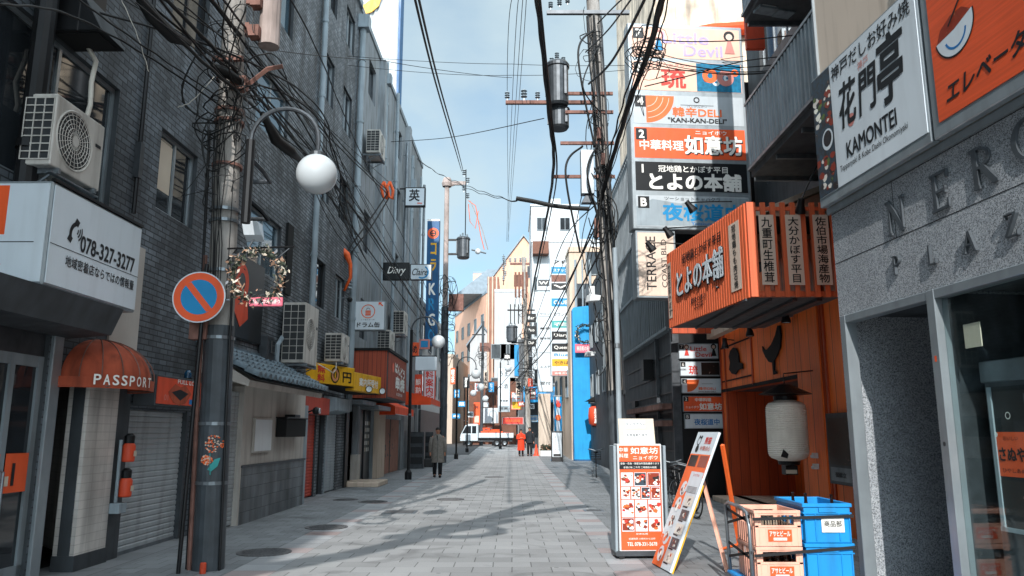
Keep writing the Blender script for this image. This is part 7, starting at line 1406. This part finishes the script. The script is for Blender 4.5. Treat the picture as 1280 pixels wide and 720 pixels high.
    s.add([Vector(q)*k for q in ((0, -.172, 1.45), (-.05, -.16, 1.48), (-.012, -.172, 1.25))], [(0, 1, 2)], 'trousers'); s.box(-.006*k, .006*k, -.188*k, -.165*k, hem*k, 1.4*k, 'dark_wall') if coat == 'coat_grey' else None
    s.build('coat', P, smooth=True)
    s = MB()
    for sx, dy in ((.09, -step), (-.09, step*.8)): s.tube([Vector((sx, 0, .92))*k, Vector((sx*1.08, dy*.5, .5))*k, Vector((sx*1.1, dy, .1))*k], [.1*k, .08*k, .066*k], legs, 12)
    s.build('trousers', P, smooth=True); s = MB()
    for sx, dy in ((.1, -step), (-.1, step*.8)): s.sphere((sx*k, (dy-.06)*k, .045*k), .13*k, 'leather', 12, 8, (.42, 1.05, .36))
    s.build('shoe', P, smooth=True); return P
mn = person('man in a grey brown coat walking up the left pavement with a dark bag', (-2.68, 28.3, 0), R_(4), 1.74, 'coat_grey', .52, .14)
P = thing('handbag', 'dark brown hand bag carried by the walking man', 'bag', (-2.98, 28.25, .36)); s = MB(); s.box(-.17, .17, -.07, .07, 0, .3, 'leather'); s.build('body', P, bevel=.03, seg=2); s = MB(); s.tube([(-.08, 0, .29), (-.07, 0, .42), (.07, 0, .42), (.08, 0, .29)], .012, 'leather'); s.build('strap', P)
person('woman in a long orange red coat standing in the sunlit street', (.56, 48.6, gz(48.6)), R_(10), 1.62, 'coat_red', .38, .05, arm=1, hair_long=True)
person('man in a dark jacket standing beside the woman in the red coat', (1.1, 48.8, gz(48.8)), R_(-8), 1.74, 'jacket_dark', .78, .04)
# ================================================================== CABLES
def cable(label, pts, r, m='rubber', sag=.0, group=None, wob=0, name='overhead_cable', cat='cable', n=16, seg=6):
    """pts: (px, py, distance) picked along the run, joined smoothly"""
    P = [at(*p) if not isinstance(p, Vector) else p for p in pts]; out = []
    for i in range(len(P)-1):
        p0, p1, p2, p3 = P[max(i-1, 0)], P[i], P[i+1], P[min(i+2, len(P)-1)]
        for k in range(n):
            t = k/n; q = .5*((2*p1)+(p2-p0)*t+(2*p0-5*p1+4*p2-p3)*t*t+(3*p1-p0-3*p2+p3)*t**3) if len(P) > 2 else p1.lerp(p2, t)
            q = q - Vector((0, 0, sag*4*t*(1-t))); out.append(q)
    out.append(P[-1])
    if wob:
        rnd = random.Random(len(_cables)); ph = rnd.uniform(0, 6)
        for i, q in enumerate(out): out[i] = q + Vector((wob*math.sin(i*.9+ph), 0, wob*math.cos(i*1.1+ph)))
    s = MB(); s.tube(out, r, m, seg); o = tag(s.build(name, smooth=True), label, cat, group); _cables.append(o); return o
_cables = []
G1 = 'thick black cables running down the street to the pinkish pole'
for d in (0, 1): cable('thick black overhead cable sloping across open sky to the pinkish pole', [(513+5*d, -25, 7.5), (545+4*d, 105, 13), (570+3*d, 190, 24), (577+2*d, 214, 40.5)], .016, group=G1)
G2 = 'thin high wires in the open sky above the far pole'
for i, x in enumerate((648, 653, 657, 641)): cable('thin high wire crossing open sky down to the far utility pole', [(x+2, -20, 14), (x-7, 110, 22), (633+i, 302, 57)], .008, group=G2)
G3 = 'thin wires crossing the street high up'
for pts in (((372, 64, 22), (640, 80, 20), (935, 76, 18)), ((392, 76, 22), (640, 94, 20), (932, 70, 18)), ((300, 55, 9.6), (480, 76, 15), (640, 97, 19))): cable('thin wire strung straight across the street high above', pts, .007, group=G3, sag=.05)
cable('thin black cable from the grey building to the transformer cans', [(470, 178, 30), (560, 172, 26), (680, 148, 19)], .012)
for d in (0, 3): cable('twisted pair cable sagging from the white kanji sign to the black splice tube', [(505, 185+d, 36), (545, 215, 36), (590, 235+d, 28), (645, 252, 18.7)], .011, group='twisted pair cables across the sky', wob=.03)
cable('thickest black cable bundle swooping down beside the tall tenant sign', [(836, -40, 9), (812, 60, 12), (790, 120, 14), (768, 190, 16.5), (751, 250, 18.6)], .05, wob=.006)
for d, r in ((-6, .018), (7, .014), (13, .012)): cable('companion cable following the thickest bundle beside the tenant sign', [(832+d, -40, 9.1), (808+d*.9, 60, 12.1), (786+d*.8, 120, 14.1), (766+d*.5, 190, 16.6), (751, 252, 18.6)], r, group='companions of the thickest bundle', wob=.01)
cable('thick black cable bundle curving left of the transformer cans and on down the street', [(666, -40, 9.5), (676, 40, 12), (687, 150, 16), (692, 205, 19), (684, 268, 26), (668, 350, 37), (655, 420, 50)], .04, wob=.006)
cable('lighter cable wrapped beside the curving bundle left of the transformer cans', [(671, -40, 9.6), (680, 50, 12.1), (690, 150, 16.1), (696, 215, 19), (688, 268, 26), (672, 345, 37), (660, 415, 50)], .02)
G4 = 'low cables drooping from the leaning pole into the distance'
for pts, r in ((((752, 250, 19), (722, 330, 25), (690, 400, 35), (655, 470, 56)), .024), (((758, 300, 19), (720, 370, 27), (680, 440, 42), (640, 480, 57)), .03), (((755, 262, 19), (700, 372, 30), (660, 440, 45), (610, 500, 68)), .026), (((745, 255, 19), (705, 300, 25), (680, 370, 36), (656, 440, 57)), .016), (((740, 180, 19), (726, 250, 22), (712, 310, 28), (690, 360, 40)), .014)): cable('black cable drooping from the leaning pole down into the distance', pts, r, group=G4)
G5 = 'service wires running from the tangle in front of the tenant sign'
for i, (y0, y1) in enumerate(((48, 50), (62, 84), (68, 90), (74, 92), (78, 93), (86, 84), (108, 76))): cable('thin service wire running across the tenant sign to the balconies', [(806, y0, 13), (860, (y0+y1)/2+3, 13.5), (932, y1, 14), (1012, y1-8, 13)], .007 if i % 2 else .011, group=G5)
P = thing('wire_tangle', 'dense tangle of looped wires hanging in front of the tenant sign', 'wires', at(806, 70, 13)); s = MB(); loops(s, 22, Vector((0, 0, 0)), .32, .28, .007, seed=77, front=-.3); s.build('loop', P)
cable('thin wire from the tangle down past the small white tenant panels', [(800, 90, 13.2), (798, 120, 13.4), (805, 145, 13.6), (800, 118, 13.6)], .006)
# left bundles along the frontage
G6 = 'black cables running along the left frontage past the concrete pole'
def lrun(pts, r): cable('black cable running along the left frontage past the concrete pole', pts, r*.8, group=G6, wob=.004)
lrun([(120, -60, 6.2), (235, 60, 8), (300, 118, 9.5), (352, 170, 12), (430, 270, 18), (520, 395, 33)], .026)
lrun([(170, -40, 6.8), (262, 55, 8.6), (300, 95, 9.5), (372, 180, 13), (470, 300, 22), (545, 420, 40)], .03)
lrun([(215, -60, 7), (290, 30, 9), (345, 100, 12), (430, 190, 18), (484, 242, 25)], .022)
lrun([(232, -60, 7), (295, 20, 9), (350, 90, 12), (440, 195, 19), (486, 240, 25)], .02)
lrun([(340, -40, 10), (395, 60, 13), (455, 200, 20), (520, 330, 32), (548, 400, 41)], .016)
lrun([(210, 12, 7.8), (250, 58, 8.6), (300, 100, 9.5), (320, 130, 10)], .012)
lrun([(0, 5, 5.2), (90, 20, 6.5), (200, 80, 8.4), (300, 150, 9.6)], .014)
lrun([(60, -30, 5.8), (140, 30, 7), (230, 92, 8.8), (300, 140, 9.6), (390, 205, 13), (440, 300, 19)], .012)
lrun([(330, 120, 10), (390, 190, 13), (440, 260, 19), (480, 320, 25), (540, 410, 41)], .02)
lrun([(380, 205, 13), (420, 290, 18), (470, 350, 24), (520, 420, 36)], .015)
lrun([(265, -20, 8), (300, 45, 9.5), (400, 150, 15), (500, 240, 30)], .012)
lrun([(300, 80, 9.6), (345, 70, 9.6), (372, 130, 12), (430, 220, 18)], .012)
rnd = random.Random(99)
for k in range(15):
    b0 = [(rnd.uniform(60, 320), rnd.uniform(-60, 10), rnd.uniform(6.5, 8.5)), (rnd.uniform(280, 312), rnd.uniform(30, 130), 9.4), (rnd.uniform(345, 410), rnd.uniform(130, 215), rnd.uniform(12, 14)), (rnd.uniform(430, 480), rnd.uniform(230, 330), rnd.uniform(18, 24))]
    if k % 2: b0.append((rnd.uniform(510, 548), rnd.uniform(370, 430), 40))
    lrun(b0, rnd.choice((.007, .009, .012, .018)))
for k in range(5): lrun([(rnd.uniform(278, 310), rnd.uniform(60, 150), 9.35), (rnd.uniform(250, 330), rnd.uniform(150, 230), 9.2), (rnd.uniform(215, 300), rnd.uniform(90, 260), rnd.uniform(8.8, 10))], .006)
G8 = 'black cables looping about the leaning pole'
for k in range(12):
    x0_, y0_ = rnd.uniform(726, 752), rnd.uniform(20, 260); sg = rnd.choice((-1, 1)); cable('black cable looping off the leaning pole', [(x0_, y0_, 18.8), (x0_+sg*rnd.uniform(8, 24), y0_+rnd.uniform(25, 60), 18.3), (x0_+rnd.uniform(-4, 8), y0_+rnd.uniform(80, 150), 18.7)] if k % 3 else [(x0_, y0_, 18.8), (x0_+30, y0_-30, 15), (805+rnd.uniform(0, 25), -30, 9.5)], rnd.choice((.012, .018, .028)), group=G8)
P = left_thing('cable_closure', 'fat black cable closure tube in the wires high on the brick wall', 'cable', 0, 0); P.location = (0, 0, 0); P.rotation_euler = (0, 0, 0); s = MB(); s.tube([at(172, -8, 7.3), at(190, 20, 7.6), at(216, 46, 8.0), at(236, 54, 8.3)], [.05, .075, .075, .04], 'rubber', 10); s.build('tube', P, smooth=True)
P = thing('cable_closure', 'second black cable closure tube close to the concrete pole', 'cable', (0, 0, 0)); s = MB(); s.tube([at(266, 82, 8.9), at(285, 92, 9.2), at(306, 106, 9.4)], [.04, .07, .04], 'rubber', 10); s.build('tube', P, smooth=True)
P = thing('cable_closure', 'long black cable closure tube left of the lamp globe', 'cable', (0, 0, 0)); s = MB(); s.tube([at(328, 142, 10.2), at(345, 175, 10.8), at(362, 188, 11.2), at(375, 200, 11.6)], [.04, .085, .085, .04], 'rubber', 10); s.build('tube', P, smooth=True)
for pts, lab in (((at(152, 0, 7.6), at(172, 45, 7.8), at(186, 90, 8)), 'thin white wire hanging on the dark brick wall'), ((at(222, 134, 9), at(240, 126, 9), at(268, 96, 9.2)), 'short curved white wire left of the concrete pole'), ((at(424, 0, 22.5), at(426, 60, 22.6), at(423, 140, 22.7), at(426, 200, 22.8), at(410, 300, 22.8)), 'long pale wire hanging down the joint between the left buildings')): cable(lab, pts, .005 if pts[0].y < 15 else .022, 'white_cable', wob=.004)
for k, (pts, lab) in enumerate(((((485, 241, 25), (460, 278, 23.5), (440, 305, 22.5), (432, 322, 22.3)), 'left of two cables dropping from the orange cable guards'), (((487, 246, 25), (465, 282, 23.5), (445, 308, 22.5), (434, 324, 22.3)), 'right of two cables dropping from the orange cable guards'))): cable(lab, pts, .025)
for c, lab in (((484, 238, 25), 'orange cable guard loop at the cable crossing'), ((430, 318, 22.2), 'orange cable guard bracket against the grey downpipe')):
    P = thing('cable_guard', lab, 'cable guard', at(*c)); s = MB()
    if c[0] > 450:
        for dx in (-.12, .08): s.tube([(dx, 0, .3), (dx-.08, -.05, .1), (dx, -.05, -.25), (dx+.1, 0, -.3), (dx+.12, 0, 0), (dx, 0, .3)], .05, 'orange_cord', 8)
    else: s.tube([(-.3, 0, .05), (-.1, -.1, .15), (.1, -.05, -.02), (.2, 0, -.3), (.22, 0, -.7), (.05, .0, -1.1)], [.1, .13, .1, .06, .05, .04], 'orange_cord', 8)
    s.build('guard', P, smooth=True)
P = thing('cable_bracket', 'steel wall bracket holding insulators below the orange cable guard', 'bracket', at(423, 362, 22.3)); s = MB(); s.tube([(-.4, 0, 0), (.4, 0, .02)], .03, 'steel'); s.tube([(-.4, 0, -.25), (.3, 0, -.25)], .025, 'steel'); insulator(s, .3, 0, -.1, 2); s.sphere((.35, 0, -.3), .08, 'rubber', 10, 8); s.build('arm', P)
# unseen cable bundles and coil added to throw bars of shade on the paving
G7 = 'unseen cable bundles added over the near street for shade'
def over(pts, z, r): cable('unseen thick cable bundle added high over the near street to shade the paving', [Vector((x-.16*z, y-1.664*z, z)) for x, y in pts], r, group=G7, wob=.02)
over([(-5.2, 7), (-2.9, 9.6), (-1.6, 12), (-.5, 15), (.6, 18.5)], 7.6, .2)
over([(-4.6, 8.4), (-2.4, 10.4), (-1.3, 12.6), (-.3, 15.2), (1.6, 17.5)], 7.9, .2)
over([(-4.2, 13), (-2.6, 17.5), (-1.6, 22), (-.9, 27)], 9.5, .12)
over([(-3.4, 5), (.5, 8.6), (3, 11)], 7.2, .03)
P = thing('shade_coil', 'unseen coil of thick cable added high over the near street to shade the paving', 'cable coil', (-1.0-.16*7.7, 13.2-1.664*7.7, 7.7)); s = MB(); rnd = random.Random(8)
for k in range(26): a0 = rnd.uniform(0, 6.28); s.tube([((.62+.1*rnd.random())*math.cos(a0+i*.42)*1.0+.25*rnd.random(), (.75)*math.sin(a0+i*.42), rnd.uniform(-.1, .1)) for i in range(13)], .035, 'rubber', 6)
s.tube([(-.9, -.9, .1), (-.2, -.2, 0), (.4, .5, .05), (1.0, 1.3, .2)], .16, 'rubber', 10); s.build('coil', P)
